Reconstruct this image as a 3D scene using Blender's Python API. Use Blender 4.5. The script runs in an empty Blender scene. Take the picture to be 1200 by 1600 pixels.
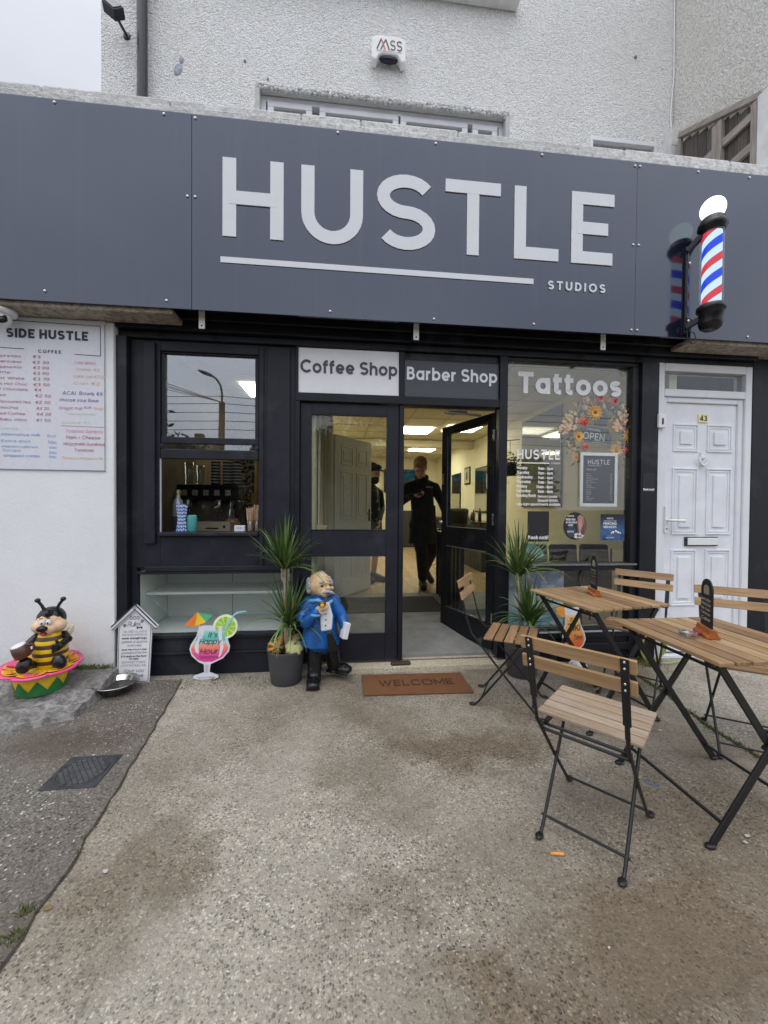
import bpy, bmesh, math, random
from mathutils import Vector, Matrix, Euler
random.seed(7)
sc = bpy.context.scene
PI = math.pi
R_ = math.radians

# ---------------------------------------------------------------- camera
YAW, PITCH, ROLL = R_(6.1), R_(-0.9), 0.008
F = Vector((math.sin(YAW)*math.cos(PITCH), math.cos(YAW)*math.cos(PITCH), math.sin(PITCH)))
R0 = Vector((math.cos(YAW), -math.sin(YAW), 0)); U0 = R0.cross(F)
CR = R0*math.cos(ROLL)+U0*math.sin(ROLL); CU = -R0*math.sin(ROLL)+U0*math.cos(ROLL)
cam_d = bpy.data.cameras.new('camera'); cam = bpy.data.objects.new('camera', cam_d)
sc.collection.objects.link(cam)
cam_d.sensor_fit = 'VERTICAL'; cam_d.sensor_height = 36; cam_d.lens = 620/1600*36
cam_d.clip_start = 0.02; cam_d.clip_end = 600
mw = Matrix((CR, CU, -F)).transposed().to_4x4(); mw.translation = Vector((0, -3.02, 1.25))
cam.matrix_world = mw
sc.camera = cam

# ---------------------------------------------------------------- sky, sun, exposure
SUN_EL, SUN_ROT = R_(68), R_(200)
w = bpy.data.worlds.new('World'); sc.world = w; w.use_nodes = True
nt = w.node_tree; nt.nodes.clear()
sky = nt.nodes.new('ShaderNodeTexSky'); sky.sky_type = 'NISHITA'; sky.sun_disc = False
sky.sun_elevation = SUN_EL; sky.sun_rotation = SUN_ROT; sky.dust_density = 4.0; sky.air_density = 1.0
tc = nt.nodes.new('ShaderNodeTexCoord')
mp = nt.nodes.new('ShaderNodeMapping'); mp.inputs['Scale'].default_value = (1.6, 1.6, 3.2)
cl = nt.nodes.new('ShaderNodeTexNoise'); cl.inputs['Scale'].default_value = 1.3; cl.inputs['Detail'].default_value = 6
rp = nt.nodes.new('ShaderNodeValToRGB')
rp.color_ramp.elements[0].position = .3; rp.color_ramp.elements[0].color = (16.0, 16.8, 19.0, 1)
rp.color_ramp.elements[1].position = .75; rp.color_ramp.elements[1].color = (21.0, 21.5, 22.8, 1)
mx = nt.nodes.new('ShaderNodeMix'); mx.data_type = 'RGBA'; mx.inputs[0].default_value = .88
sxyz = nt.nodes.new('ShaderNodeSeparateXYZ'); nt.links.new(tc.outputs['Generated'], sxyz.inputs[0])
def wm(op, a, b=None):
    q = nt.nodes.new('ShaderNodeMath'); q.operation = op
    for v, i in ((a, 0), (b, 1)):
        if v is None: continue
        if hasattr(v, 'is_linked'): nt.links.new(v, q.inputs[i])
        else: q.inputs[i].default_value = v
    return q.outputs[0]
grad = nt.nodes.new('ShaderNodeValToRGB')          # overcast dome: horizon dimmer than the zenith
for e_, (p_, c_) in zip(grad.color_ramp.elements, ((0, .58), (.9, 1.22))): e_.position = p_; e_.color = (c_, c_, c_, 1)
nt.links.new(sxyz.outputs['Z'], grad.inputs[0])
side = nt.nodes.new('ShaderNodeMapRange')           # brighter cloud on the sun's side of the sky
for k_, v_ in (('From Min', -.3), ('From Max', .75), ('To Min', 1.0), ('To Max', .52)): side.inputs[k_].default_value = v_
side.interpolation_type = 'SMOOTHSTEP'; nt.links.new(sxyz.outputs['Y'], side.inputs['Value'])
bg = nt.nodes.new('ShaderNodeBackground'); bg.inputs['Strength'].default_value = 0.085
wo = nt.nodes.new('ShaderNodeOutputWorld')
nt.links.new(tc.outputs['Generated'], mp.inputs['Vector']); nt.links.new(mp.outputs[0], cl.inputs['Vector'])
nt.links.new(cl.outputs[0], rp.inputs[0]); nt.links.new(sky.outputs[0], mx.inputs[6]); nt.links.new(rp.outputs[0], mx.inputs[7])
scl = nt.nodes.new('ShaderNodeVectorMath'); scl.operation = 'SCALE'; nt.links.new(mx.outputs[2], scl.inputs[0])
nt.links.new(wm('MULTIPLY', grad.outputs[0], side.outputs[0]), scl.inputs['Scale']); nt.links.new(scl.outputs[0], bg.inputs['Color']); nt.links.new(bg.outputs[0], wo.inputs[0])
sd = bpy.data.lights.new('sun', 'SUN'); sd.energy = 0.7; sd.angle = R_(40); sd.color = (1, .97, .92)
so = bpy.data.objects.new('sun', sd); sc.collection.objects.link(so)
_sv = Vector((math.sin(SUN_ROT)*math.cos(SUN_EL), math.cos(SUN_ROT)*math.cos(SUN_EL), math.sin(SUN_EL)))
so.rotation_euler = _sv.to_track_quat('Z', 'Y').to_euler()
sc.view_settings.view_transform = 'Standard'; sc.view_settings.look = 'None'
sc.view_settings.exposure = 0.0; sc.view_settings.gamma = 1
sc.cycles.use_denoising = True
sc.cycles.max_bounces = 10; sc.cycles.transparent_max_bounces = 24; sc.cycles.glossy_bounces = 5
sc.cycles.sample_clamp_indirect = 6; sc.cycles.caustics_reflective = False; sc.cycles.caustics_refractive = False

# ---------------------------------------------------------------- materials
class NT:
    def __init__(s, name):
        s.m = bpy.data.materials.new(name); s.m.use_nodes = True; s.t = s.m.node_tree; s.t.nodes.clear()
        s.out = s.n('ShaderNodeOutputMaterial')
    def n(s, ty, **kw):
        x = s.t.nodes.new(ty)
        for k, v in kw.items():
            if k.startswith('i_'):
                k = k[2:]; k = int(k) if k.isdigit() else k.replace('_', ' ')
                x.inputs[k].default_value = v
            else: setattr(x, k, v)
        return x
    def l(s, a, b): s.t.links.new(a, b)
    def coord(s, scale=(1, 1, 1), kind='Object', rot=(0, 0, 0)):
        c = s.n('ShaderNodeTexCoord'); m = s.n('ShaderNodeMapping')
        m.inputs['Scale'].default_value = scale; m.inputs['Rotation'].default_value = rot
        s.l(c.outputs[kind], m.inputs['Vector']); return m.outputs[0]
    def noise(s, vec, scale, detail=4, rough=.55):
        x = s.n('ShaderNodeTexNoise', i_Scale=scale, i_Detail=detail, i_Roughness=rough)
        if vec: s.l(vec, x.inputs['Vector'])
        return x.outputs[0]
    def ramp(s, fac, stops, interp='LINEAR'):
        x = s.n('ShaderNodeValToRGB'); cr = x.color_ramp; cr.interpolation = interp
        while len(cr.elements) < len(stops): cr.elements.new(.5)
        for e, (p, c) in zip(cr.elements, stops):
            e.position = p; e.color = (c, c, c, 1) if not hasattr(c, '__len__') else tuple(c)+(1,)*(4-len(c))
        s.l(fac, x.inputs[0]); return x.outputs[0]
    def mix(s, fac, a, b, blend='MIX'):
        x = s.n('ShaderNodeMix', data_type='RGBA', blend_type=blend)
        for v, i in ((fac, 0), (a, 6), (b, 7)):
            if hasattr(v, 'is_linked'): s.l(v, x.inputs[i])
            else: x.inputs[i].default_value = v if i == 0 else (tuple(v)+(1,)*(4-len(v)))
        return x.outputs[2]
    def math(s, op, a, b=None, c=None):
        x = s.n('ShaderNodeMath', operation=op)
        for v, i in ((a, 0), (b, 1), (c, 2)):
            if v is None: continue
            if hasattr(v, 'is_linked'): s.l(v, x.inputs[i])
            else: x.inputs[i].default_value = v
        return x.outputs[0]
    def bump(s, h, strength=.3, dist=.01, prev=None):
        b = s.n('ShaderNodeBump', i_Strength=strength, i_Distance=dist); s.l(h, b.inputs['Height'])
        if prev: s.l(prev, b.inputs['Normal'])
        return b.outputs[0]
    def bsdf(s, col=None, rough=.5, normal=None, **kw):
        p = s.n('ShaderNodeBsdfPrincipled')
        for k, v in (('Base Color', col), ('Roughness', rough), ('Normal', normal)):
            if v is None: continue
            if hasattr(v, 'is_linked'): s.l(v, p.inputs[k])
            else: p.inputs[k].default_value = (tuple(v)+(1,)) if k == 'Base Color' else v
        for k, v in kw.items(): p.inputs[k.replace('_', ' ')].default_value = v
        s.l(p.outputs[0], s.out.inputs[0]); s.p = p
        return s.m

_mc = {}
def M(name, col=(.5, .5, .5), rough=.5, metal=0., var=.12, vs=9, bump=.0, bs=120, ior=1.45, coat=0., spec=None):
    if name in _mc: return _mc[name]
    t = NT(name); v = t.coord()
    n1 = t.noise(v, vs, 5)
    c = t.mix(t.ramp(n1, [(.3, 0), (.7, 1)]), tuple(x*(1-var) for x in col), tuple(min(1, x*(1+var)) for x in col))
    r = t.ramp(t.noise(v, vs*2.3, 4), [(.3, max(.02, rough-.07)), (.7, min(1, rough+.09))])
    nm = t.bump(t.noise(v, bs, 3), bump, .004) if bump else None
    t.bsdf(c, r, nm, Metallic=metal, IOR=ior, Coat_Weight=coat)
    _mc[name] = t.m; return t.m
def emit(name, col, strength):
    if name in _mc: return _mc[name]
    t = NT(name); e = t.n('ShaderNodeEmission', i_Color=tuple(col)+(1,), i_Strength=strength)
    t.l(e.outputs[0], t.out.inputs[0]); _mc[name] = t.m; return t.m
def flat(name, col=(.5, .5, .5), rough=.55): return M(name, col, rough, var=.03)

def glass_mat(name, f0=.055, tint=(.95, .97, .96), wave=.03):
    """thin pane: see-through, with a mirror share rising towards grazing (same from both faces)"""
    if name in _mc: return _mc[name]
    t = NT(name); g = t.n('ShaderNodeNewGeometry'); d = t.n('ShaderNodeVectorMath', operation='DOT_PRODUCT')
    t.l(g.outputs['Incoming'], d.inputs[0]); t.l(g.outputs['Normal'], d.inputs[1])
    k = t.math('POWER', t.math('SUBTRACT', 1., t.math('ABSOLUTE', d.outputs['Value'])), 5.)
    fac = t.math('ADD', f0, t.math('MULTIPLY', k, .8))
    tr = t.n('ShaderNodeBsdfTransparent', i_Color=tuple(tint)+(1,))
    gl = t.n('ShaderNodeBsdfGlossy', i_Roughness=.0, i_Color=(.95, .97, 1, 1))
    if wave: t.l(t.bump(t.noise(t.coord(), 1.7, 1), wave, .02), gl.inputs['Normal'])
    ms = t.n('ShaderNodeMixShader'); t.l(fac, ms.inputs[0]); t.l(tr.outputs[0], ms.inputs[1]); t.l(gl.outputs[0], ms.inputs[2])
    t.l(ms.outputs[0], t.out.inputs[0]); _mc[name] = t.m; return t.m

def m_concrete(name, light, dark, stain, agg=125, seed=0., stain_s=.75, blots=()):
    t = NT(name); c0 = t.n('ShaderNodeTexCoord')
    mp_ = t.n('ShaderNodeMapping'); mp_.inputs['Location'].default_value = (seed, seed*.7, 0); t.l(c0.outputs['Object'], mp_.inputs['Vector']); v = mp_.outputs[0]
    nz = t.n('ShaderNodeTexNoise', i_Scale=75., i_Detail=2.); t.l(v, nz.inputs['Vector'])       # warp: stones are not round
    sv = t.n('ShaderNodeVectorMath', operation='SCALE'); sv.inputs['Scale'].default_value = .013; t.l(nz.outputs['Color'], sv.inputs[0])
    wv = t.n('ShaderNodeVectorMath', operation='ADD'); t.l(v, wv.inputs[0]); t.l(sv.outputs[0], wv.inputs[1]); wv = wv.outputs[0]
    big = t.noise(v, stain_s, 5, .62); mid = t.noise(v, 4.5, 7, .68); fine = t.noise(v, 260, 3, .75); patch = t.noise(v, 16, 5, .7)
    vo = t.n('ShaderNodeTexVoronoi', i_Scale=agg, i_Randomness=1.0); t.l(wv, vo.inputs['Vector'])
    vo2 = t.n('ShaderNodeTexVoronoi', i_Scale=agg*.5, i_Randomness=1.0); t.l(wv, vo2.inputs['Vector'])
    sep = t.n('ShaderNodeSeparateColor'); t.l(vo.outputs['Color'], sep.inputs[0])
    sep2 = t.n('ShaderNodeSeparateColor'); t.l(vo2.outputs['Color'], sep2.inputs[0])
    mul = lambda c, k: tuple(x*k for x in c)
    base = t.mix(t.ramp(mid, [(.32, 0), (.68, 1)]), dark, light)
    base = t.mix(t.ramp(patch, [(.38, .45), (.6, 0)]), base, mul(dark, .72))
    base = t.mix(t.ramp(fine, [(.38, .6), (.6, 0)]), base, mul(dark, .5))
    stone = t.ramp(sep.outputs[0], [(0, mul(dark, .16)), (.10, mul(dark, .32)), (.22, mul(dark, .58)), (.38, mul(dark, .9)), (.66, mul(light, .98)), (.86, mul(light, 1.25)), (.965, (.72, .71, .68))], 'CONSTANT')
    smask = t.math('MULTIPLY', t.ramp(vo.outputs['Distance'], [(.40, 1), (.62, 0)]), t.ramp(t.noise(v, 2.3, 4), [(.3, .25), (.6, .85)]))
    col = t.mix(smask, base, stone)
    s2 = t.math('MULTIPLY', t.ramp(vo2.outputs['Distance'], [(.22, 1), (.36, 0)]), t.ramp(sep2.outputs[1], [(.88, 0), (.90, .8)]))
    col = t.mix(s2, col, t.ramp(sep2.outputs[0], [(0, mul(dark, .3)), (.5, mul(dark, .5)), (.8, mul(light, 1.1))], 'CONSTANT'))
    # brown dirt in soft drifts; blots also paint tree-shadow dapple into the colour
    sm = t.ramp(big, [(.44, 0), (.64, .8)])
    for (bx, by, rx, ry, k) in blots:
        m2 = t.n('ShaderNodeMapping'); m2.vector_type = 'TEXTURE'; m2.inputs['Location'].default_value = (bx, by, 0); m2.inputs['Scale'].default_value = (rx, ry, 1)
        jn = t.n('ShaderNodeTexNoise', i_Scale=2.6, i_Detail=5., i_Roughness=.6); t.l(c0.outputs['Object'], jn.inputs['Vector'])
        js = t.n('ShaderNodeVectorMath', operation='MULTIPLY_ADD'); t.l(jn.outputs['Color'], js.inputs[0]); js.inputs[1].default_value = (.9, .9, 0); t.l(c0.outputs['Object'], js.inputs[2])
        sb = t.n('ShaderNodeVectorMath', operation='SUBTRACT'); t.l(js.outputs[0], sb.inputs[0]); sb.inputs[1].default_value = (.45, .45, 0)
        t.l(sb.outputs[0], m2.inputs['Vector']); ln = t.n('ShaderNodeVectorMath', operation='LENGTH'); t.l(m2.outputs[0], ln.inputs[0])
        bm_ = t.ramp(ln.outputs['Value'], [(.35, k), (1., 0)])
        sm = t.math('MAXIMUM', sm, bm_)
    col = t.mix(sm, col, t.mix(1.0, col, stain, 'MULTIPLY'))  # stain tints the brown dirt and the painted tree-shadow dapple alike
    vo3 = t.n('ShaderNodeTexVoronoi', i_Scale=3.3, i_Randomness=1.0); t.l(wv, vo3.inputs['Vector'])       # old gum
    sep3 = t.n('ShaderNodeSeparateColor'); t.l(vo3.outputs['Color'], sep3.inputs[0])
    gum = t.math('MULTIPLY', t.ramp(vo3.outputs['Distance'], [(.04, .45), (.055, 0)]), t.ramp(sep3.outputs[2], [(.6, 0), (.62, 1)]))
    col = t.mix(gum, col, (.13, .13, .135))
    h = t.math('ADD', t.math('MULTIPLY', t.ramp(vo.outputs['Distance'], [(0, 1), (.7, 0)]), .7), t.math('MULTIPLY', fine, .7))
    nm = t.bump(h, .6, .004, t.bump(patch, .35, .012))
    t.bsdf(col, .9, nm); return t.m

def m_wood(name, cols, axis='x', gloss=.45, grey=.0):
    t = NT(name)
    sc_ = {'x': (5, 90, 90), 'y': (90, 5, 90), 'z': (90, 90, 5)}[axis]
    v = t.coord(sc_); v2 = t.coord(tuple(max(1, s_*.16) for s_ in sc_))
    isl = t.n('ShaderNodeAttribute', attribute_name='island').outputs['Fac']
    off = t.n('ShaderNodeVectorMath', operation='ADD'); mu = t.n('ShaderNodeVectorMath', operation='SCALE'); mu.inputs['Scale'].default_value = 37.
    cmb = t.n('ShaderNodeCombineXYZ'); oi = t.n('ShaderNodeObjectInfo')
    for i in range(3): t.l(t.math('ADD', isl, oi.outputs['Random']), cmb.inputs[i])
    t.l(cmb.outputs[0], mu.inputs[0]); t.l(v, off.inputs[0]); t.l(mu.outputs[0], off.inputs[1])
    fine = t.noise(off.outputs[0], 1.0, 5, .6)
    off2 = t.n('ShaderNodeVectorMath', operation='ADD'); t.l(v2, off2.inputs[0]); t.l(mu.outputs[0], off2.inputs[1])
    wide = t.noise(off2.outputs[0], 1.0, 3, .6)
    tone = t.ramp(t.math('FRACT', t.math('ADD', isl, oi.outputs['Random'])), [(i/(len(cols)-1) if len(cols) > 1 else 0, c) for i, c in enumerate(cols)])
    c = t.mix(t.ramp(wide, [(.3, .55), (.7, 0)]), tone, t.mix(1., tone, (.55, .45, .36), 'MULTIPLY'))
    c = t.mix(t.ramp(fine, [(.38, .6), (.62, 0)]), c, t.mix(1., c, (.5, .42, .36), 'MULTIPLY'))
    if grey: c = t.mix(t.math('MULTIPLY', t.ramp(t.noise(t.coord(), 14, 5, .7), [(.4, 0), (.65, 1)]), grey), c, (.36, .32, .28))
    t.bsdf(c, t.ramp(fine, [(.3, gloss+.15), (.7, gloss)]), t.bump(fine, .25, .002)); return t.m

def m_pebble(name, c0, c1, streak=.5):
    t = NT(name); v = t.coord()
    vo = t.n('ShaderNodeTexVoronoi', i_Scale=62., i_Randomness=1.); 
    wv = t.n('ShaderNodeVectorMath', operation='ADD'); nz = t.n('ShaderNodeTexNoise', i_Scale=30., i_Detail=2.)
    sv = t.n('ShaderNodeVectorMath', operation='SCALE'); sv.inputs['Scale'].default_value = .03
    t.l(v, nz.inputs['Vector']); t.l(nz.outputs['Color'], sv.inputs[0]); t.l(v, wv.inputs[0]); t.l(sv.outputs[0], wv.inputs[1]); t.l(wv.outputs[0], vo.inputs['Vector'])
    n2 = t.noise(v, 95, 4, .75); n3 = t.noise(v, 26, 4, .7); big = t.noise(v, 1.1, 4)
    h = t.math('ADD', t.math('MULTIPLY', vo.outputs['Distance'], -1.0), t.math('ADD', t.math('MULTIPLY', n2, .9), t.math('MULTIPLY', n3, 1.1)))
    c = t.mix(t.ramp(h, [(.28, 0), (.75, 1)]), c0, c1)
    c = t.mix(t.math('MULTIPLY', t.ramp(big, [(.4, 0), (.75, 1)]), streak), c, t.mix(1., c, (.84, .83, .79), 'MULTIPLY'))
    pit = t.ramp(t.noise(v, 34, 5, .8), [(.28, .8), (.39, 0)]); c = t.mix(pit, c, tuple(x*.42 for x in c0)); h = t.math('SUBTRACT', h, t.math('MULTIPLY', pit, .5))
    t.bsdf(c, .95, t.bump(h, 1., .0135)); return t.m

def m_render(name, col, dirt=(.5, .48, .42)):
    t = NT(name); v = t.coord()
    n1 = t.noise(v, 55, 4, .7); n2 = t.noise(v, 2.3, 6, .65); n3 = t.noise(v, 14, 5, .7)
    sx = t.n('ShaderNodeSeparateXYZ'); c0 = t.n('ShaderNodeTexCoord'); t.l(c0.outputs['Object'], sx.inputs[0])
    low = t.ramp(sx.outputs['Z'], [(.0, 1), (.35, 0)])
    c = t.mix(t.ramp(n2, [(.35, 0), (.7, .5)]), col, tuple(x*.86 for x in col))
    c = t.mix(t.math('MULTIPLY', low, t.ramp(n3, [(.4, 0), (.62, .75)])), c, dirt)
    c = t.mix(t.ramp(n3, [(.68, 0), (.76, .4)]), c, tuple(x*.7 for x in col))
    t.bsdf(c, .8, t.bump(t.math('ADD', n1, t.math('MULTIPLY', n3, .8)), .35, .006)); return t.m

def m_oldconc(name, a, b, c_):
    t = NT(name); v = t.coord((1, 1, 1))
    n1 = t.noise(v, 4.5, 8, .72); n2 = t.noise(v, 26, 6, .75); n3 = t.noise(v, 1.7, 4)
    c = t.mix(t.ramp(n1, [(.35, 0), (.62, 1)]), a, b)
    c = t.mix(t.ramp(n2, [(.42, .7), (.55, 0)]), c, c_)
    c = t.mix(t.ramp(n3, [(.45, 0), (.6, .5)]), c, tuple(x*.7 for x in a))
    t.bsdf(c, .9, t.bump(t.math('ADD', n1, n2), .8, .03)); return t.m

def m_black_paint(name, col=(.020, .022, .030), rough=.38, chips=True, chip=.735):
    t = NT(name); v = t.coord(); vz = t.coord((60, 60, 4))
    n = t.noise(v, 6, 5, .6); g = t.noise(vz, 1, 4); n2 = t.noise(v, 38, 6, .75)
    c = t.mix(t.ramp(n, [(.3, 0), (.7, 1)]), tuple(x*.82 for x in col), tuple(x*1.25 for x in col))
    if chips: c = t.mix(t.ramp(n2, [(chip, 0), (chip+.015, .7)]), c, (.33, .32, .3))
    c = t.mix(t.ramp(t.noise(v, 2.2, 5, .7), [(.55, 0), (.75, .35)]), c, (.10, .10, .105))
    t.bsdf(c, t.ramp(n, [(.3, rough-.08), (.7, rough+.14)]), t.bump(g, .12, .003), Specular_IOR_Level=.28); return t.m

BLACK = m_black_paint('black_gloss_paint', (.012, .013, .018))
BLACK2 = m_black_paint('black_board_paint', (.0165, .018, .0255), .42)
DARKJ = m_black_paint('dark_joinery', (.008, .009, .012), .3)
WHITE_R = m_render('white_render', (.80, .815, .83))
PEB = m_pebble('pebbledash', (.80, .80, .795), (.98, .98, .97))
PEB2 = m_pebble('cream_pebbledash', (.68, .66, .62), (.95, .94, .90), .7)
OLDC = m_oldconc('weathered_concrete', (.44, .43, .41), (.60, .60, .59), (.25, .24, .22))
SOFF = m_oldconc('stained_soffit', (.40, .34, .26), (.62, .57, .49), (.20, .15, .10))
LEDGE = m_oldconc('broken_concrete', (.22, .21, .195), (.46, .45, .43), (.09, .085, .075))
UPVC = M('white_upvc', (.74, .75, .79), .32, var=.04, vs=3)
UPVC_D = M('white_door_skin', (.76, .78, .83), .36, var=.08, vs=5)
GLASS = glass_mat('window_glass', .045)
GLASS2 = glass_mat('display_glass', .06, (.96, .98, .97))
SASHG = glass_mat('sash_glass', .19, (.84, .88, .90))
CLEAR = glass_mat('clear_glass_body', .05, (.88, .90, .90), 0)
STEEL = M('brushed_steel', (.62, .62, .62), .22, metal=1., var=.1, vs=30)
CHROME = M('bright_metal', (.75, .75, .76), .12, metal=1., var=.05)
BLKMETAL = M('black_powder_coat', (.012, .012, .013), .38, var=.2, vs=30, bump=.05, bs=300)
BLKPLAST = M('black_plastic', (.010, .010, .011), .28, var=.2)
WHITE_P = M('white_plastic', (.76, .77, .78), .4, var=.05)
WHITE_V = flat('white_vinyl', (.86, .88, .91))
CREAM = M('cream_wall_paint', (.70, .66, .49), .7, var=.05, vs=2)
CREAMD = M('cream_ceiling_tile', (.68, .65, .50), .85, var=.06, vs=25)
CLOTH_K = M('black_cloth', (.014, .014, .0155), .8, var=.45, vs=9, bump=.8, bs=16)
SKIN = M('skin', (.58, .36, .27), .5, var=.1)
# ---------------------------------------------------------------- object helpers
COL = sc.collection.objects
def thing(name, label, cat, loc=(0, 0, 0), rz=0, group=None, kind=None):
    o = bpy.data.objects.new(name, None); COL.link(o); o.empty_display_size = .1
    o.location = loc; o.rotation_euler = (0, 0, rz); tag(o, label, cat, group, kind); return o
def tag(o, label=None, cat=None, group=None, kind=None):
    if label: o['label'] = label
    if cat: o['category'] = cat
    if group: o['group'] = group
    if kind: o['kind'] = kind
    return o
def copy_tree(o, parent=None):
    c = o.copy(); COL.link(c)
    if parent: c.parent = parent
    for ch in o.children: copy_tree(ch, c)
    return c

class MB:
    def __init__(s): s.v = []; s.f = []; s.mi = []; s.sm = []; s.isl = []; s.m = 0; s.smooth = False; s.X = None
    def add(s, vs, fs, smooth=None):
        b = len(s.v); s.k = getattr(s, 'k', -1)+1; q = (s.k*.6180339+.13) % 1
        for p in vs:
            p = Vector(p)
            if s.X is not None: p = s.X @ p
            s.v.append(p)
        for f in fs:
            s.f.append([b+i for i in f]); s.mi.append(s.m); s.sm.append(s.smooth if smooth is None else smooth); s.isl.append(q)
    def box(s, x0, x1, y0, y1, z0, z1):
        s.add([(x0, y0, z0), (x1, y0, z0), (x1, y1, z0), (x0, y1, z0), (x0, y0, z1), (x1, y0, z1), (x1, y1, z1), (x0, y1, z1)],
              [(0, 3, 2, 1), (4, 5, 6, 7), (0, 1, 5, 4), (1, 2, 6, 5), (2, 3, 7, 6), (3, 0, 4, 7)], False)
        return s
    def bar(s, p0, p1, w, t, up=(0, 0, 1)):
        p0 = Vector(p0); p1 = Vector(p1); d = (p1-p0).normalized(); up = Vector(up)
        if abs(d.dot(up)) > .98: up = Vector((0, 1, 0))
        a = d.cross(up).normalized()*w/2; b = a.cross(d).normalized()*t/2
        vs = [p0-a-b, p0+a-b, p0+a+b, p0-a+b, p1-a-b, p1+a-b, p1+a+b, p1-a+b]
        s.add(vs, [(0, 3, 2, 1), (4, 5, 6, 7), (0, 1, 5, 4), (1, 2, 6, 5), (2, 3, 7, 6), (3, 0, 4, 7)], False); return s
    def tube(s, pts, r, n=8, cap=True):
        pts = [Vector(p) for p in pts]; k = len(pts); rs = r if hasattr(r, '__len__') else [r]*k
        vs = []; fs = []; up = None
        for i, p in enumerate(pts):
            d = (pts[min(i+1, k-1)]-pts[max(i-1, 0)]).normalized()
            if up is None:
                up = Vector((0, 0, 1)) if abs(d.z) < .9 else Vector((0, 1, 0))
            a = d.cross(up).normalized(); up = a.cross(d).normalized()
            for j in range(n):
                t = 2*PI*j/n; vs.append(p+a*math.cos(t)*rs[i]+up*math.sin(t)*rs[i])
        for i in range(k-1):
            for j in range(n): fs.append((i*n+j, i*n+(j+1) % n, (i+1)*n+(j+1) % n, (i+1)*n+j))
        s.add(vs, fs, True)
        if cap:
            s.add(vs[:n], [tuple(range(n-1, -1, -1))], False); s.add(vs[-n:], [tuple(range(n))], False)
        return s
    def cap_tube(s, pts, r, n=10):
        """tapered capsule chain, every joint closed by a sphere"""
        rs = r if hasattr(r, '__len__') else [r]*len(pts)
        s.tube(pts, rs, n)
        for p, q in zip(pts, rs): s.ell(p, (q, q, q), n, 6)
        return s
    def lathe(s, prof, c=(0, 0, 0), n=24, fn=None, caps=True):
        vs = []; fs = []; k = len(prof)
        for (r, z) in prof:
            for j in range(n):
                a = 2*PI*j/n; q = fn(a, r, z) if fn else r
                vs.append((c[0]+q*math.cos(a), c[1]+q*math.sin(a), c[2]+z))
        for i in range(k-1):
            for j in range(n): fs.append((i*n+j, i*n+(j+1) % n, (i+1)*n+(j+1) % n, (i+1)*n+j))
        s.add(vs, fs, True)
        if caps:
            if prof[0][0] > 1e-4: s.add(vs[:n], [tuple(range(n-1, -1, -1))], False)
            if prof[-1][0] > 1e-4: s.add(vs[-n:], [tuple(range(n))], False)
        return s
    def ell(s, c, r, n=14, k=8, rot=None):
        c = Vector(c); vs = []; fs = []
        E_ = Euler(rot).to_matrix() if rot else None
        for i in range(1, k):
            th = PI*i/k
            for j in range(n):
                a = 2*PI*j/n; p = Vector((r[0]*math.sin(th)*math.cos(a), r[1]*math.sin(th)*math.sin(a), -r[2]*math.cos(th)))
                vs.append(c+(E_ @ p if E_ else p))
        b = len(vs)
        for q in (Vector((0, 0, -r[2])), Vector((0, 0, r[2]))): vs.append(c+(E_ @ q if E_ else q))
        for i in range(k-2):
            for j in range(n): fs.append((i*n+j, i*n+(j+1) % n, (i+1)*n+(j+1) % n, (i+1)*n+j))
        for j in range(n):
            fs.append((b, (j+1) % n, j)); fs.append((b+1, (k-2)*n+j, (k-2)*n+(j+1) % n))
        s.add(vs, fs, True); return s
    def prism(s, pts, fr, t0, t1, sides=True):
        """polygon pts (2-D) in frame fr = (o,u,v,n), from depth t0 to t1 along n"""
        o, u, v, n = fr
        a = [o+u*p[0]+v*p[1]+n*t1 for p in pts]; k = len(a)
        if not sides: s.add(a, [tuple(range(k))], False); return s
        b = [o+u*p[0]+v*p[1]+n*t0 for p in pts]
        s.add(a+b, [tuple(range(k)), tuple(range(2*k-1, k-1, -1))]+[(i, k+i, k+(i+1) % k, (i+1) % k) for i in range(k)], False)
        return s
    def build(s, name, mats, parent=None, bevel=0, remesh=0, smooth_it=0, sub=0):
        me = bpy.data.meshes.new(name); me.from_pydata([tuple(p) for p in s.v], [], s.f)
        mats = mats if isinstance(mats, (list, tuple)) else [mats]
        for m in mats: me.materials.append(m)
        me.polygons.foreach_set('material_index', s.mi); me.polygons.foreach_set('use_smooth', s.sm)
        if len(s.isl) == len(s.f):
            at_ = me.attributes.new('island', 'FLOAT', 'FACE'); at_.data.foreach_set('value', s.isl)
        me.update()
        bm = bmesh.new(); bm.from_mesh(me); bmesh.ops.recalc_face_normals(bm, faces=bm.faces)
        if remesh or sub: bmesh.ops.remove_doubles(bm, verts=bm.verts, dist=1e-5)
        bm.to_mesh(me); bm.free()
        o = bpy.data.objects.new(name, me); COL.link(o)
        if parent: o.parent = parent
        if bevel:
            b = o.modifiers.new('bevel', 'BEVEL'); b.width = bevel; b.segments = 2; b.limit_method = 'ANGLE'; b.angle_limit = R_(40)
        if remesh:
            r = o.modifiers.new('remesh', 'REMESH'); r.mode = 'VOXEL'; r.voxel_size = remesh; r.use_smooth_shade = True
            if smooth_it:
                q = o.modifiers.new('smooth', 'SMOOTH'); q.iterations = smooth_it; q.factor = .5
        return o

def frame(o, u, v):
    u = Vector(u).normalized(); v = Vector(v).normalized(); return (Vector(o), u, v, u.cross(v))
def wallf(x, y, z): return frame((x, y, z), (1, 0, 0), (0, 0, 1))          # faces the street

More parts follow.
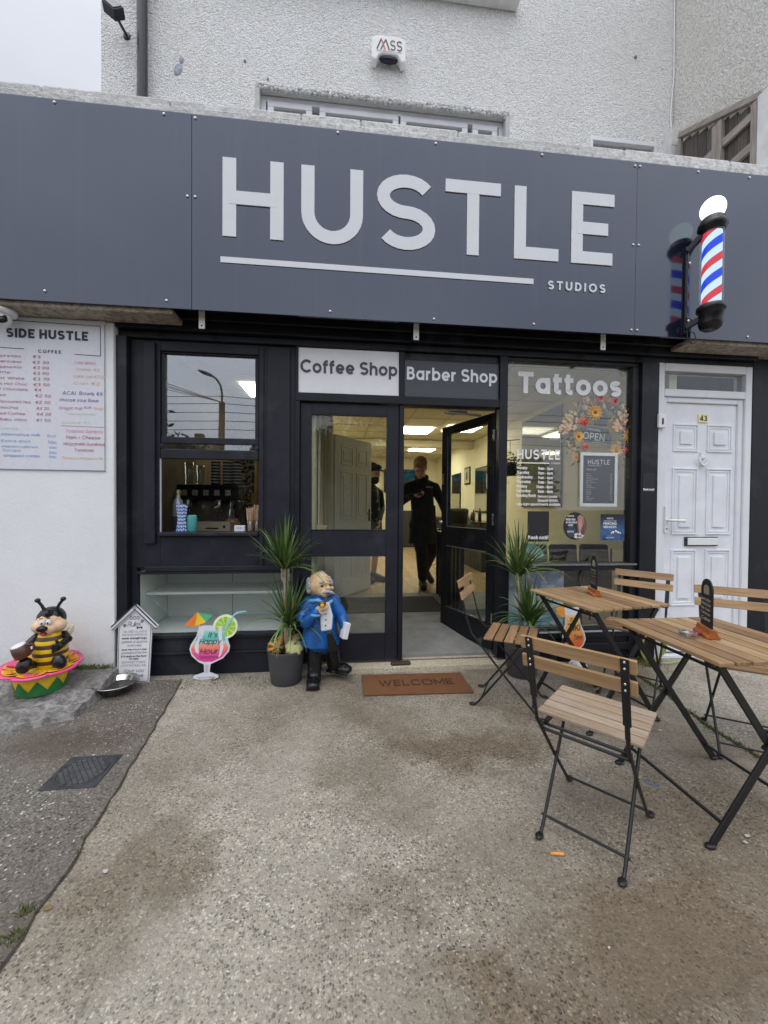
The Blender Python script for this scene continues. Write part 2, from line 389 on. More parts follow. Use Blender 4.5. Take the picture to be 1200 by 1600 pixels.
# ---------------------------------------------------------------- stroke lettering
def arc(cx, cy, rx, ry, a0, a1, n=None):
    n = n or max(4, int(abs(a1-a0)/15)); return [(cx+rx*math.cos(R_(a0+(a1-a0)*i/n)), cy+ry*math.sin(R_(a0+(a1-a0)*i/n))) for i in range(n+1)]
XH = .75
def glyph(c, s):
    t = 1-s; x = XH-s; b = s
    def bowl(x0, xr, y0, y1):
        ry = (y1-y0)/2; rx = min(ry, xr-x0); return [(x0, y1)]+arc(xr-rx, (y0+y1)/2, rx, ry, 90, -90)+[(x0, y0)]
    def O(w, y0, y1): return arc(w/2, (y0+y1)/2, w/2-s, (y1-y0)/2, 0, 360, 28)
    def S(w, y0, y1):
        m = (y0+y1)/2; r1 = (y1-m)/2; rx = w/2-s
        return arc(w/2, m+r1, rx, r1, 28, 270, 16)[:-1]+arc(w/2, m-r1, rx, r1, 90, -152, 16)
    lo = c
    if c == 'A': return .86, [[(s*.8, 0), (.43, 1-s*.4), (.86-s*.8, 0)], [(.2, .3), (.66, .3)]]
    if c == 'B': return .68, [[(s, 0), (s, 1)], bowl(s, .62-s, .53, t), bowl(s, .68-s, b, .53)]
    if c == 'C': return .88, [arc(.5, .5, .5-s, .5-s, 42, 318, 22)]
    if c == 'D': return .8, [[(s, 0), (s, 1)], bowl(s, .8-s, b, t)]
    if c == 'E': return .64, [[(s, 0), (s, 1)], [(s, t), (.64, t)], [(s, .5), (.55, .5)], [(s, b), (.62, b)]]
    if c == 'F': return .58, [[(s, 0), (s, 1)], [(s, t), (.58, t)], [(s, .48), (.52, .48)]]
    if c == 'G': return .92, [arc(.5, .5, .5-s, .5-s, 42, 360, 24)+[], [(.52, .46), (1-s, .46)]]
    if c == 'H': return .76, [[(s, 0), (s, 1)], [(.76-s, 0), (.76-s, 1)], [(s, .5), (.76-s, .5)]]
    if c == 'I': return 2*s, [[(s, 0), (s, 1)]]
    if c == 'J': return .5, [[(.5-s, 1)]+arc(.25, .25+s*0, .25-s, .25-s, 0, -160)]
    if c == 'K': return .72, [[(s, 0), (s, 1)], [(.68, 1), (s*1.5, .46)], [(.3, .62), (.7, 0)]]
    if c == 'L': return .58, [[(s, 0), (s, 1)], [(s, b), (.6, b)]]
    if c == 'M': return .92, [[(s, 0), (s, 1-s*.3), (.46, .25), (.92-s, 1-s*.3), (.92-s, 0)]]
    if c == 'N': return .8, [[(s, 0), (s, 1-s*.4), (.8-s, s*.4), (.8-s, 1)]]
    if c == 'O': return 1., [O(1., b, t)]
    if c == 'P': return .64, [[(s, 0), (s, 1)], bowl(s, .64-s, .42, t)]
    if c == 'Q': return 1., [O(1., b, t), [(.62, .32), (.95, 0)]]
    if c == 'R': return .68, [[(s, 0), (s, 1)], bowl(s, .64-s, .46, t), [(.36, .46), (.66, 0)]]
    if c == 'S': return .72, [S(.72, b, t)]
    if c == 'T': return .74, [[(.37, 0), (.37, 1)], [(0, t), (.74, t)]]
    if c == 'U': return .8, [[(s, 1)]+arc(.4, .4, .4-s, .4-s, 180, 360, 16)+[(.8-s, 1)]]
    if c == 'V': return .84, [[(s*.8, 1), (.42, s*.4), (.84-s*.8, 1)]]
    if c == 'W': return 1.2, [[(s*.8, 1), (.34, s*.4), (.6, .9), (.86, s*.4), (1.2-s*.8, 1)]]
    if c == 'X': return .8, [[(s, 0), (.8-s, 1)], [(s, 1), (.8-s, 0)]]
    if c == 'Y': return .8, [[(s, 1), (.4, .45), (.4, 0)], [(.8-s, 1), (.4, .45)]]
    if c == 'Z': return .7, [[(0, t), (.66, t), (.04, b), (.7, b)]]
    if c == 'a': return .72, [O(.7, b, x), [(.7-s, 0), (.7-s, XH)]]
    if c == 'b': return .72, [O(.72, b, x), [(s, 0), (s, 1)]]
    if c == 'c': return .64, [arc(.37, XH/2, .37-s, XH/2-s, 45, 315, 18)]
    if c == 'd': return .72, [O(.72, b, x), [(.72-s, 0), (.72-s, 1)]]
    if c == 'e': return .72, [[(s*1.2, XH/2-.02), (.72-s*.6, XH/2-.02)], arc(.36, XH/2, .36-s, XH/2-s, -4, 318, 20)]
    if c == 'f': return .42, [[(.16, 0), (.16, .75)]+arc(.16+.2, .8, .2, .2-s, 180, 80, 6), [(0, .66), (.4, .66)]]
    if c == 'g': return .72, [O(.72, b, x), [(.72-s, XH), (.72-s, 0)]+arc(.36, -.03, .36-s, .26-s, 0, -150, 10)]
    if c == 'h': return .66, [[(s, 0), (s, 1)], [(s, XH*.5)]+arc(.33, XH*.55, .33-s, XH*.45-s, 180, 0, 10)+[(.66-s, 0)]]
    if c == 'i': return 2*s, [[(s, 0), (s, XH)], [(s, .86), (s, .86+2*s)]]
    if c == 'j': return 2*s+.1, [[(s+.1, XH), (s+.1, -.1), (0, -.2)], [(s+.1, .86), (s+.1, .86+2*s)]]
    if c == 'k': return .6, [[(s, 0), (s, 1)], [(.56, XH), (s*1.5, .34)], [(.24, .46), (.58, 0)]]
    if c == 'l': return 2*s, [[(s, 0), (s, 1)]]
    if c == 'm': return 1., [[(s, 0), (s, XH)], [(s, .4)]+arc(.26+s*.3, .45, .26-s*.6, .3-s, 180, 0, 8)+[(.5, 0)], [(.5, .4)]+arc(.74-s*.3, .45, .26-s*.6, .3-s, 180, 0, 8)+[(1-s, 0)]]
    if c == 'n': return .66, [[(s, 0), (s, XH)], [(s, .4)]+arc(.33, .42, .33-s, .33-s, 180, 0, 10)+[(.66-s, 0)]]
    if c == 'o': return .74, [O(.74, b, x)]
    if c == 'p': return .72, [O(.72, b, x), [(s, -.26), (s, XH)]]
    if c == 'q': return .72, [O(.72, b, x), [(.72-s, -.26), (.72-s, XH)]]
    if c == 'r': return .42, [[(s, 0), (s, XH)], [(s, .36)]+arc(.34, .4, .34-s, .35-s, 180, 80, 6)]
    if c == 's': return .58, [S(.58, b, x)]
    if c == 't': return .46, [[(.18, .96), (.18, .2)]+arc(.18+.18, .2, .18, .2-s, 180, 285, 6), [(0, .68), (.44, .68)]]
    if c == 'u': return .66, [[(s, XH)]+arc(.33, .33, .33-s, .33-s, 180, 360, 10)+[(.66-s, XH)], [(.66-s, 0), (.66-s, XH)]]
    if c == 'v': return .66, [[(s*.8, XH), (.33, s*.4), (.66-s*.8, XH)]]
    if c == 'w': return .96, [[(s*.8, XH), (.27, s*.4), (.48, XH), (.69, s*.4), (.96-s*.8, XH)]]
    if c == 'x': return .62, [[(s, 0), (.62-s, XH)], [(s, XH), (.62-s, 0)]]
    if c == 'y': return .66, [[(s*.8, XH), (.34, .02)], [(.66-s*.8, XH), (.22, -.26)]]
    if c == 'z': return .56, [[(0, x), (.52, x), (.04, b), (.56, b)]]
    if c == '0': return .66, [arc(.33, .5, .33-s, .5-s, 0, 360, 24)]
    if c == '1': return .36, [[(.04, .8), (.3-s, 1-s), (.3-s, 0)]]
    if c == '2': return .62, [arc(.31, .69, .31-s, .31-s, 170, -35, 12)+[(s, b), (.62, b)]]
    if c == '3': return .62, [arc(.3, .74, .27-s, .26-s, 160, -90, 12), arc(.31, .27, .31-s, .27-s, 90, -160, 12)]
    if c == '4': return .7, [[(.52, 0), (.52, 1), (s, .28), (.7, .28)]]
    if c == '5': return .62, [[(.58, t), (.12, t), (.09, .56)]+arc(.3, .32, .31-s, .32-s, 120, -150, 14)]
    if c == '6': return .66, [O(.66, b, .62), [(s*1.1, .34), (.46, 1)]]
    if c == '7': return .6, [[(0, t), (.56, t), (.2, 0)]]
    if c == '8': return .64, [arc(.32, .75, .26-s, .25-s, 0, 360, 18), arc(.32, .26, .32-s, .26-s, 0, 360, 18)]
    if c == '9': return .66, [O(.66, .38, t), [(.66-s*1.1, .66), (.2, 0)]]
    if c == '-': return .36, [[(.04, .36), (.34, .36)]]
    if c == '.': return 2*s, [[(s, 0), (s, 2*s)]]
    if c == ',': return 2*s, [[(s, 2*s), (s*.4, -.12)]]
    if c == "'": return 2*s, [[(s, 1), (s, .74)]]
    if c == '!': return 2*s, [[(s, .3), (s, 1)], [(s, 0), (s, 2*s)]]
    if c == '/': return .5, [[(.04, -.1), (.46, 1.05)]]
    if c == '(': return .3, [arc(.5, .42, .42, .62, 125, 235, 8)]
    if c == ')': return .3, [arc(-.2, .42, .42, .62, 55, -55, 8)]
    if c == '+': return .5, [[(.05, .38), (.45, .38)], [(.25, .18), (.25, .58)]]
    if c == '&': return .8, [[(.78, 0), (.2, .7)]+arc(.36, .8, .17, .2-s, 200, -20, 8)+[(.1, .32)]+arc(.32, .24, .3-s, .24-s, 160, 350, 8)]
    if c == '\u20ac': return .7, [arc(.45, .5, .4-s, .5-s, 50, 310, 16), [(0, .58), (.55, .58)], [(0, .42), (.55, .42)]]
    return .34, []

def ribbon(mb, pts, s, place, t0, t1, solid):
    P_ = [Vector(p) for p in pts]; k = len(P_)
    closed = (P_[0]-P_[-1]).length < 1e-6 and k > 3
    if closed: P_ = P_[:-1]; k -= 1
    L_, Rr = [], []
    for i in range(k):
        a = P_[i-1] if (closed or i > 0) else None; b = P_[(i+1) % k] if (closed or i < k-1) else None
        d1 = (P_[i]-a).normalized() if a is not None and (P_[i]-a).length > 1e-9 else None
        d2 = (b-P_[i]).normalized() if b is not None and (b-P_[i]).length > 1e-9 else None
        d1 = d1 or d2; d2 = d2 or d1
        n1 = Vector((-d1.y, d1.x)); n2 = Vector((-d2.y, d2.x)); m = (n1+n2)
        if m.length < .2: m = n1
        m.normalize(); q = m/max(.35, m.dot(n1))
        L_.append(P_[i]+q*s); Rr.append(P_[i]-q*s)
    vs = [place(p, t1) for p in L_]+[place(p, t1) for p in Rr]
    fs = []; seg = range(k if closed else k-1)
    for i in seg: j = (i+1) % k; fs.append((i, k+i, k+j, j))
    if solid:
        vs += [place(p, t0) for p in L_]+[place(p, t0) for p in Rr]
        for i in seg:
            j = (i+1) % k; fs.append((i, j, 2*k+j, 2*k+i)); fs.append((k+j, k+i, 3*k+i, 3*k+j))
        if not closed: fs.append((0, 2*k, 3*k, k)); fs.append((k-1, 2*k-1, 4*k-1, 3*k-1))
    mb.add(vs, fs, False)

def text(mb, s, fr, h, wt=.17, track=.12, align='l', width=None, slant=0., lift=.0015, solid=False, t0=0., jit=0., space=.34):
    """lettering: cap height h, stroke weight wt (share of cap height); lies in frame fr"""
    o, u, v, n = fr; sw = wt/2; x = 0; run = []
    rng = random.Random(len(s)*131+int(h*1e5))
    for c in s:
        if c == ' ': x += space; continue
        gw, st = glyph(c, sw); run.append((x, st)); x += gw+track
    total = max(1e-6, x-track); k = h if width is None else width/total
    off = {'l': 0, 'c': -total/2, 'r': -total}[align]
    step = 0
    for gx, st in run:
        jy = rng.uniform(-jit, jit); jr = 1+rng.uniform(-jit, jit)
        for pl in st:
            step += 1; dz = (step % 5)*.00018
            def place(p, t, gx=gx, dz=dz):
                yy = p.y*jr+jy
                return o+u*((off+gx+p.x+slant*yy)*k)+v*(yy*h)+n*(t+(dz if t > 0 or not solid else 0))
            ribbon(mb, pl, sw, place, t0, lift, solid)
    return total*k
def rect(mb, fr, x0, x1, y0, y1, t0, t1=None):
    mb.prism([(x0, y0), (x1, y0), (x1, y1), (x0, y1)], fr, t0, t1 if t1 is not None else t0, t1 is not None); return mb
def disc(mb, fr, cx, cy, rx, ry, t0, t1=None, n=28):
    mb.prism([(cx+rx*math.cos(2*PI*i/n), cy+ry*math.sin(2*PI*i/n)) for i in range(n)], fr, t0, t1 if t1 is not None else t0, t1 is not None); return mb
def rframe(mb, fr, x0, x1, y0, y1, w, t):
    """hollow rectangle of four butted strips"""
    for a, b, c, d in ((x0, x1, y0, y0+w), (x0, x1, y1-w, y1), (x0, x0+w, y0+w, y1-w), (x1-w, x1, y0+w, y1-w)): rect(mb, fr, a, b, c, d, t)
# ================================================================ ground and street
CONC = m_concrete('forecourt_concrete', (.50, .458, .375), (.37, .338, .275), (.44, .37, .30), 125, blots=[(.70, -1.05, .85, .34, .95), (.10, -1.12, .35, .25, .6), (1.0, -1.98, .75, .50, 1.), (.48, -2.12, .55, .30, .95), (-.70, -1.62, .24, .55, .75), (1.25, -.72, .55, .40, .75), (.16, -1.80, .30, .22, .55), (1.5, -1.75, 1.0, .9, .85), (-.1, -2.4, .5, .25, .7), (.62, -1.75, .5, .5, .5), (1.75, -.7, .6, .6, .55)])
CONC_D = m_concrete('old_tarmac_concrete', (.255, .232, .20), (.165, .148, .126), (.62, .55, .48), 120, seed=5.3, blots=[(-1.35, -.75, .5, .22, .9)])
def sheet(name, pts, z, m):
    b = MB(); b.add([(x, y, z) for x, y in pts], [tuple(range(len(pts)))], False)
    return tag(b.build(name, m), kind='structure')
sheet('ground', [(-200, -200), (200, -200), (200, 60), (-200, 60)], -.16, M('verge_soil', (.07, .08, .045), .95, var=.4, vs=2))
sheet('road', [(-200, -15), (200, -15), (200, -8), (-200, -8)], -.12, M('asphalt', (.055, .055, .057), .9, var=.3, vs=5, bump=.3, bs=200))
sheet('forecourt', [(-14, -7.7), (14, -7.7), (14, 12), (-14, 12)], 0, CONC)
kb = MB(); kb.box(-200, 200, -8., -7.7, -.3, -.002); kb.box(-200, 200, -15.3, -15, -.3, 0); tag(kb.build('kerb', OLDC, bevel=.015), kind='structure')
sheet('pavement', [(-200, -18), (200, -18), (200, -15.3), (-200, -15.3)], -.02, CONC_D)
seam = [(-1.12, -.085), (-1.10, -.2), (-1.065, -.42), (-1.03, -.72), (-.985, -1.05), (-.945, -1.39), (-.915, -1.58), (-.90, -1.88), (-.87, -2.6), (-.8, -4), (-.7, -7.7)]
rs = random.Random(3); fine_seam = []
for (x0, y0), (x1, y1) in zip(seam, seam[1:]):
    n = max(2, int(abs(y1-y0)/.06))
    for i in range(n):
        t = i/n; fine_seam.append((x0+(x1-x0)*t+rs.uniform(-.008, .008), y0+(y1-y0)*t))
fine_seam.append(seam[-1])
b = MB(); loop = [(x, y) for x, y in fine_seam]+[(-14, -7.7), (-14, -.085)]
b.prism(loop, frame((0, 0, 0), (1, 0, 0), (0, 1, 0)), -.02, .007)
tag(b.build('side_path', CONC_D), kind='structure')
# thin dirt-filled joint along the seam
b = MB(); jp = [(x-.003, y) for x, y in fine_seam]; jw = [.004+.006*rs.random() for _ in jp]
b.add([(x, y, .0085) for x, y in jp]+[(x+ww, y, .004) for (x, y), ww in zip(jp, jw)], [(i, i+1, len(jp)+i+1, len(jp)+i) for i in range(len(jp)-1)], False)
tag(b.build('joint_dirt', M('joint_soil', (.055, .045, .035), .95, var=.4, vs=40)), kind='structure')
# crack across the right of the forecourt
crk = [(2.16, -.06), (2.2, -.35), (2.17, -.62), (2.10, -.95), (2.09, -1.3), (2.13, -1.7), (2.1, -2.3), (2.2, -4)]
b = MB(); ck = []
for (x0, y0), (x1, y1) in zip(crk, crk[1:]):
    n = max(2, int(abs(y1-y0)/.05))
    for i in range(n): t = i/n; ck.append((x0+(x1-x0)*t+rs.uniform(-.01, .01), y0+(y1-y0)*t))
b.add([(x-.006-.005*rs.random(), y, .004) for x, y in ck]+[(x+.006+.006*rs.random(), y, .004) for x, y in ck], [(i, i+1, len(ck)+i+1, len(ck)+i) for i in range(len(ck)-1)], False)
tag(b.build('paving_joint', M('joint_soil')), kind='structure')
# broken concrete ledge at the foot of the white wall
b = MB(); nx, ny = 90, 30; rs = random.Random(11); gv = {}
from mathutils import noise as mnoise
for i in range(nx+1):
    for j in range(ny+1):
        x = -4.2+i/nx*(4.2-1.53); yy = j/ny
        edge = -.70+.05*mnoise.noise(Vector((x*3, 0, 1)))+.025*mnoise.noise(Vector((x*11, 0, 2)))
        if x > -1.75: edge += (x+1.75)*.55
        y = -.075+(edge+.075)*yy
        top = .120-.085*yy+.022*mnoise.noise(Vector((x*5, y*6, 0)))+.018*mnoise.noise(Vector((x*15, y*17, 3)))+.010*mnoise.noise(Vector((x*40, y*45, 3)))
        if j == ny: top = -.01
        gv[i, j] = len(b.v); b.v.append(Vector((x, y, top)))
for i in range(nx):
    for j in range(ny): b.f.append([gv[i, j], gv[i, j+1], gv[i+1, j+1], gv[i+1, j]]); b.mi.append(0); b.sm.append(False)
b.add([b.v[gv[nx, j]] for j in range(ny+1)]+[(b.v[gv[nx, j]].x+.015, b.v[gv[nx, j]].y, -.01) for j in range(ny+1)], [(j, j+1, ny+2+j, ny+1+j) for j in range(ny)], False)
tag(b.build('concrete_ledge', LEDGE), 'broken rough concrete ledge sloping out from the foot of the white wall', 'ledge')

# ================================================================ the shop building
B = thing('shop_building', 'two storey white pebbledashed building with a black shopfront and dark fascia', 'building')
def part(name, m, fill, parent=B, bevel=.003):
    b = MB(); fill(b); return b.build(name, m, parent, bevel)
XL, XR, YU = -2.195, 3.46, .9
# upper storey, opening A (wide window) and B (small window)
def upper(b):
    b.box(XL, -.817, YU, 1.3, 3.85, 8.6); b.box(-.817, 1.643, YU, 1.3, 5.205, 8.6); b.box(1.643, 2.555, YU, 1.3, 3.85, 8.6)
    b.box(2.555, 3.25, YU, 1.3, 5.08, 8.6); b.box(3.25, XR, YU, 1.3, 3.85, 8.6)
    b.box(XL, XL+.3, 1.3, 9, 3.85, 8.6); b.box(XL+.3, XR, 8.7, 9, 3.85, 8.6); b.box(XL+.3, XR, 1.3, 8.7, 8.3, 8.6)
up = part('upper_wall', PEB, upper, bevel=0)
# ragged pebble lip above the wide window
b = MB(); rs = random.Random(5)
for i in range(900):
    x = rs.uniform(-.82, 1.65); r = rs.uniform(.006, .016)
    b.ell((x, YU-.002+rs.uniform(-.008, .01), 5.203+rs.uniform(-.016, .03)), (r*rs.uniform(.8, 1.4), r, r*rs.uniform(.7, 1.2)), 6, 4)
b.build('pebble_lip', PEB, B)
part('window_reveal', M('grey_plaster', (.50, .50, .49), .9, var=.12, vs=12), lambda b: (b.box(-.815, 1.641, .915, .97, 5.198, 5.204), b.box(-.835, -.795, .893, .97, 3.9, 5.197), b.box(1.622, 1.662, .893, .97, 3.9, 5.197)))
def upwin(x0, x1, lights, top, name='upper_window'):
    wn = part(name, UPVC, lambda b: (b.box(x0, x1, .972, 1.04, top-.05, top), b.box(x0, x0+.05, .972, 1.04, 3.85, top-.05), b.box(x1-.05, x1, .972, 1.04, 3.85, top-.05)), B, .004)
    for (a, c, z0) in lights:
        part('window_frame', UPVC, lambda b: (b.box(a, c, .96, 1.03, top-.105, top-.052), b.box(a, a+.06, .96, 1.03, z0, top-.105), b.box(c-.06, c, .96, 1.03, z0, top-.105), b.box(a+.06, c-.06, .96, 1.03, z0, z0+.06)), wn, .006)
        part('pane', GLASS, lambda b: b.box(a+.06, c-.06, .985, .990, z0+.06, top-.105), wn, 0)
upwin(-.80, 1.63, [(-.735, -.31, 4.1), (-.24, .54, 4.1), (.56, 1.25, 4.1), (1.30, 1.565, 4.1)], 5.196)
part('dark_backing', M('dark_room_grey', (.12, .12, .125), .9), lambda b: b.box(-.9, 1.7, 1.5, 1.52, 3.9, 5.3))  # dark sheet added to stand in for the unlit room behind the panes
wb = part('small_window', UPVC, lambda b: (b.box(2.53, 3.275, .885, .93, 5.045, 5.085), b.box(2.53, 2.56, .885, .93, 3.9, 5.045), b.box(3.245, 3.275, .885, .93, 3.9, 5.045)), bevel=.004)
part('blind', M('grey_board', (.42, .42, .41), .8), lambda b: b.box(2.56, 3.245, 1.0, 1.02, 3.9, 5.046), wb)
part('window_sill', M('painted_sill', (.70, .70, .70), .6), lambda b: b.box(-1.2, 1.72, .80, .9, 6.235, 6.32), bevel=.01)
part('upper_pane', GLASS, lambda b: b.box(-1.0, 1.6, .893, .898, 6.34, 7.6), bevel=0)
# flat roof, its edge and coping over the shopfront
part('flat_roof', m_oldconc('roof_slab_edge', (.66, .66, .65), (.80, .80, .79), (.45, .44, .42)), lambda b: b.box(-4.6, 5.6, -.225, 9, 3.805, 3.86), bevel=.012)
cp = MB(); rs = random.Random(9); x = -4.6
while x < 5.6:
    wd = rs.uniform(.28, 1.1); dz = rs.uniform(-.003, .004)
    cp.box(x, min(5.6, x+wd)-.003, -.215+rs.uniform(-.005, .004), .35, 3.862, 3.935+dz); x += wd
cp.build('coping', m_oldconc('pale_coping', (.72, .72, .71), (.86, .86, .86), (.52, .51, .49)), B, bevel=.014)
part('roof_edge_trim', m_oldconc('peeling_white_paint', (.76, .76, .75), (.88, .88, .87), (.45, .44, .42)), lambda b: b.box(-4.6, 5.6, -.262, -.226, 3.80, 3.845), bevel=.006)
part('beam', DARKJ, lambda b: b.box(-4.6, 5.6, -.22, -.02, 2.63, 3.80))
# lower walls either side
part('left_wall', WHITE_R, lambda b: b.box(-4.6, -1.572, -.08, 9, 0, 2.50), bevel=.008)
for x0, x1 in ((-4.6, -1.12), (2.62, 5.6)): part('concrete_soffit', SOFF, lambda b: b.box(x0, x1, -.245, .02, 2.505, 2.545), bevel=.01)
part('right_wall', m_black_paint('worn_black_wall', (.013, .0145, .019), .45, chip=.66), lambda b: b.box(3.415, 5.6, -.03, .3, 0, 2.50), bevel=.006)
# stepped black cornice under the fascia
part('cornice', DARKJ, lambda b: (b.box(-1.57, 3.415, -.16, .08, 2.585, 2.628), b.box(-1.57, 3.415, -.11, .08, 2.535, 2.583), b.box(-1.57, 3.415, -.075, .08, 2.475, 2.533), b.box(-1.57, 3.415, -.03, .08, 2.425, 2.473)), bevel=.006)
for x0, x1, y in ((-1.571, -1.502, -.055), (2.405, 2.553, -.045)): part('pilaster', BLACK, lambda b: b.box(x0, x1, y, .08, 0, 2.424))
# ---- left bay: joinery boards
def leftbay(b):
    b.box(-1.50, -1.302, 0, .05, .79, 2.424); b.box(-.612, -.345, 0, .05, .79, 2.424)
    b.box(-1.302, -.612, 0, .05, .79, 1.018); b.box(-1.302, -.612, 0, .05, 2.352, 2.424)
    b.box(-1.50, -1.462, 0, .05, .30, .79); b.box(-.36, -.345, 0, .05, .30, .79)
    b.box(-1.50, -.345, .003, .05, 0, .30)
lb = part('shopfront_panel', BLACK2, leftbay)
part('moulding', BLACK2, lambda b: (b.box(-1.405, -1.328, -.028, -.001, .965, 2.40), b.box(-.548, -.385, -.018, -.001, .80, 2.41), b.box(-.605, -.575, -.012, -.001, .80, 2.41),
     b.box(-1.40, -.37, -.022, -.001, .765, .80), b.box(-1.46, -.37, -.012, -.001, .742, .764), b.box(-1.46, -.37, -.02, -.001, .275, .302), b.box(-1.49, -.36, -.012, -.001, .155, .170)), lb, .004)
sw_ = part('sash_window', BLACK2, lambda b: (b.box(-1.300, -1.272, .012, .06, 1.70, 2.335), b.box(-.642, -.614, .012, .06, 1.70, 2.335), b.box(-1.300, -.614, .012, .06, 2.337, 2.35), b.box(-1.300, -.614, .005, .06, 1.69, 1.737),
     b.box(-1.300, -.614, -.006, .035, 1.578, 1.648), b.box(-1.300, -1.275, .0, .04, 1.649, 1.689), b.box(-.640, -.614, .0, .04, 1.649, 1.689)), B, .005)
part('upper_pane', SASHG, lambda b: b.box(-1.275, -.640, .03, .034, 1.737, 2.337), sw_, 0)
part('lower_pane', SASHG, lambda b: b.box(-1.275, -.640, .016, .020, 1.648, 1.69), sw_, 0)
part('sash_horn', BLACK2, lambda b: [b.ell((x, .0, 1.665), (.012, .012, .022)) for x in (-1.292, -.622)], sw_, 0)
part('window_sill', BLACK2, lambda b: b.box(-1.305, -.61, -.035, .16, 1.02, 1.046), sw_, .005)
part('track', M('grey_track', (.42, .43, .45), .4), lambda b: b.box(-1.303, -1.296, -.004, .012, 1.047, 1.577), sw_, 0)
dc = part('display_case', M('white_laminate', (.72, .75, .73), .45, var=.04, vs=3), lambda b: (b.box(-1.46, -.36, .50, .52, .30, .742), b.box(-1.48, -1.462, .056, .52, .30, .742), b.box(-.358, -.34, .056, .52, .30, .742), b.box(-1.46, -.36, .056, .50, .285, .30), b.box(-1.46, -.36, .056, .50, .743, .758)), B, .001)
part('shelf', M('white_laminate'), lambda b: b.box(-1.458, -.362, .12, .498, .565, .583), dc, .002)
part('back_joint', M('dark_joint', (.2, .21, .2), .7), lambda b: b.box(-.929, -.925, .494, .4985, .302, .74), dc, 0)
part('display_pane', glass_mat('lower_glass', .04), lambda b: b.box(-1.462, -.36, .026, .030, .302, .742), B, 0)
# ---- doors
part('door_frame', BLACK, lambda b: (b.box(-.344, -.312, -.03, .08, .06, 2.02), b.box(-.344, 1.218, -.03, .08, 2.022, 2.084), b.box(.436, .472, -.012, .07, .06, 2.02), b.box(1.22, 1.286, -.03, .08, .06, 2.424), b.box(-.344, -.326, -.02, .08, 2.085, 2.424), b.box(.430, .470, -.02, .08, 2.085, 2.424)), bevel=.004)
def leaf(parent, x0, x1, y, flip=1):
    d = part('door_leaf', BLACK2, lambda b: (b.box(x0, x0+.085, y, y+.045, .062, 2.015), b.box(x1-.095, x1, y, y+.045, .062, 2.015), b.box(x0+.085, x1-.095, y, y+.045, 1.94, 2.015), b.box(x0+.085, x1-.095, y, y+.045, .862, 1.06), b.box(x0+.085, x1-.095, y, y+.045, .062, .262)), parent, .004)
    return d
dl = leaf(B, -.310, .434, .0)
part('pane', GLASS, lambda b: (b.box(-.225, .339, .02, .025, 1.06, 1.94), b.box(-.225, .339, .02, .025, .262, .862)), dl, 0)
for z0, z1 in ((1.928, 1.94), (1.06, 1.068), (.262, .272)): part('bead', BLACK, lambda b: b.box(-.225, .339, -.004, .018, z0, z1), dl, .002)
# open leaf, hinged on the right jamb and swung into the shop
od = MB(); L = .735
def oleaf(b):
    b.box(-L, -L+.095, 0, .045, .085, 2.005); b.box(-.085, 0, 0, .045, .085, 2.005)
    b.box(-L+.095, -.085, 0, .045, 1.93, 2.005); b.box(-L+.095, -.085, 0, .045, .88, 1.06); b.box(-L+.095, -.085, 0, .045, .085, .30)
oleaf(od); o_ = od.build('open_door_leaf', DARKJ, B, .004); o_.location = (1.212, .055, 0); o_.rotation_euler = (0, 0, -R_(70))
part('pane', GLASS, lambda b: (b.box(-L+.095, -.085, .02, .025, 1.06, 1.93), b.box(-L+.095, -.085, .02, .025, .30, .88)), o_, 0)
for bx in ((-L+.095, -.085, -.004, .0, 1.06, 1.066), (-L+.095, -.085, -.004, .0, .874, .88), (-L+.095, -.085, -.004, 0, .30, .306), (-L+.095, -L+.10, -.004, 0, 1.067, 1.93)): part('bead', M('worn_bead', (.16, .16, .15), .5, var=.3, vs=40), lambda b: b.box(*bx), o_, 0)
part('latch', STEEL, lambda b: (b.box(-L+.02, -L+.05, -.012, 0, 1.46, 1.56), b.ell((-L+.05, -.03, 1.1), (.018, .025, .018))), o_, .003)
for z in (.3, 1.1, 1.78): part('hinge', STEEL, lambda b: b.box(-.012, .004, -.006, .02, z, z+.09), o_, .002)
part('door_closer', M('grey_closer', (.22, .22, .21), .4), lambda b: (b.bar((.80, .03, 1.985), (1.12, .12, 1.99), .022, .014), b.bar((.80, .03, 1.985), (.86, .07, 2.005), .022, .014), b.box(.85, 1.0, .085, .12, 1.99, 2.015)))
# threshold
part('threshold', m_concrete('terrazzo', (.70, .63, .49), (.64, .57, .43), (.85, .8, .7), 110, 2.2), lambda b: (b.box(-.36, 1.30, -.085, .10, -.01, .040),), bevel=.006)
part('mosaic_strip', flat('mosaic_black', (.03, .03, .03)), lambda b: [b.box(-.30+i*.022+(j % 2)*.011, -.289+i*.022+(j % 2)*.011, .03+j*.011, .041+j*.011, .040, .0425) for i in range(70) for j in range(2)], bevel=0)
part('step_slab', M('grey_step', (.27, .27, .26), .85, var=.2, vs=7, bump=.3, bs=60), lambda b: b.prism([(.10, .0), (1.3, .0), (1.3, .12), (.7, .12), (.10, .06)], frame((-.3, 0, 0), (0, 1, 0), (0, 0, 1)), -0.0, 1.5), bevel=0)
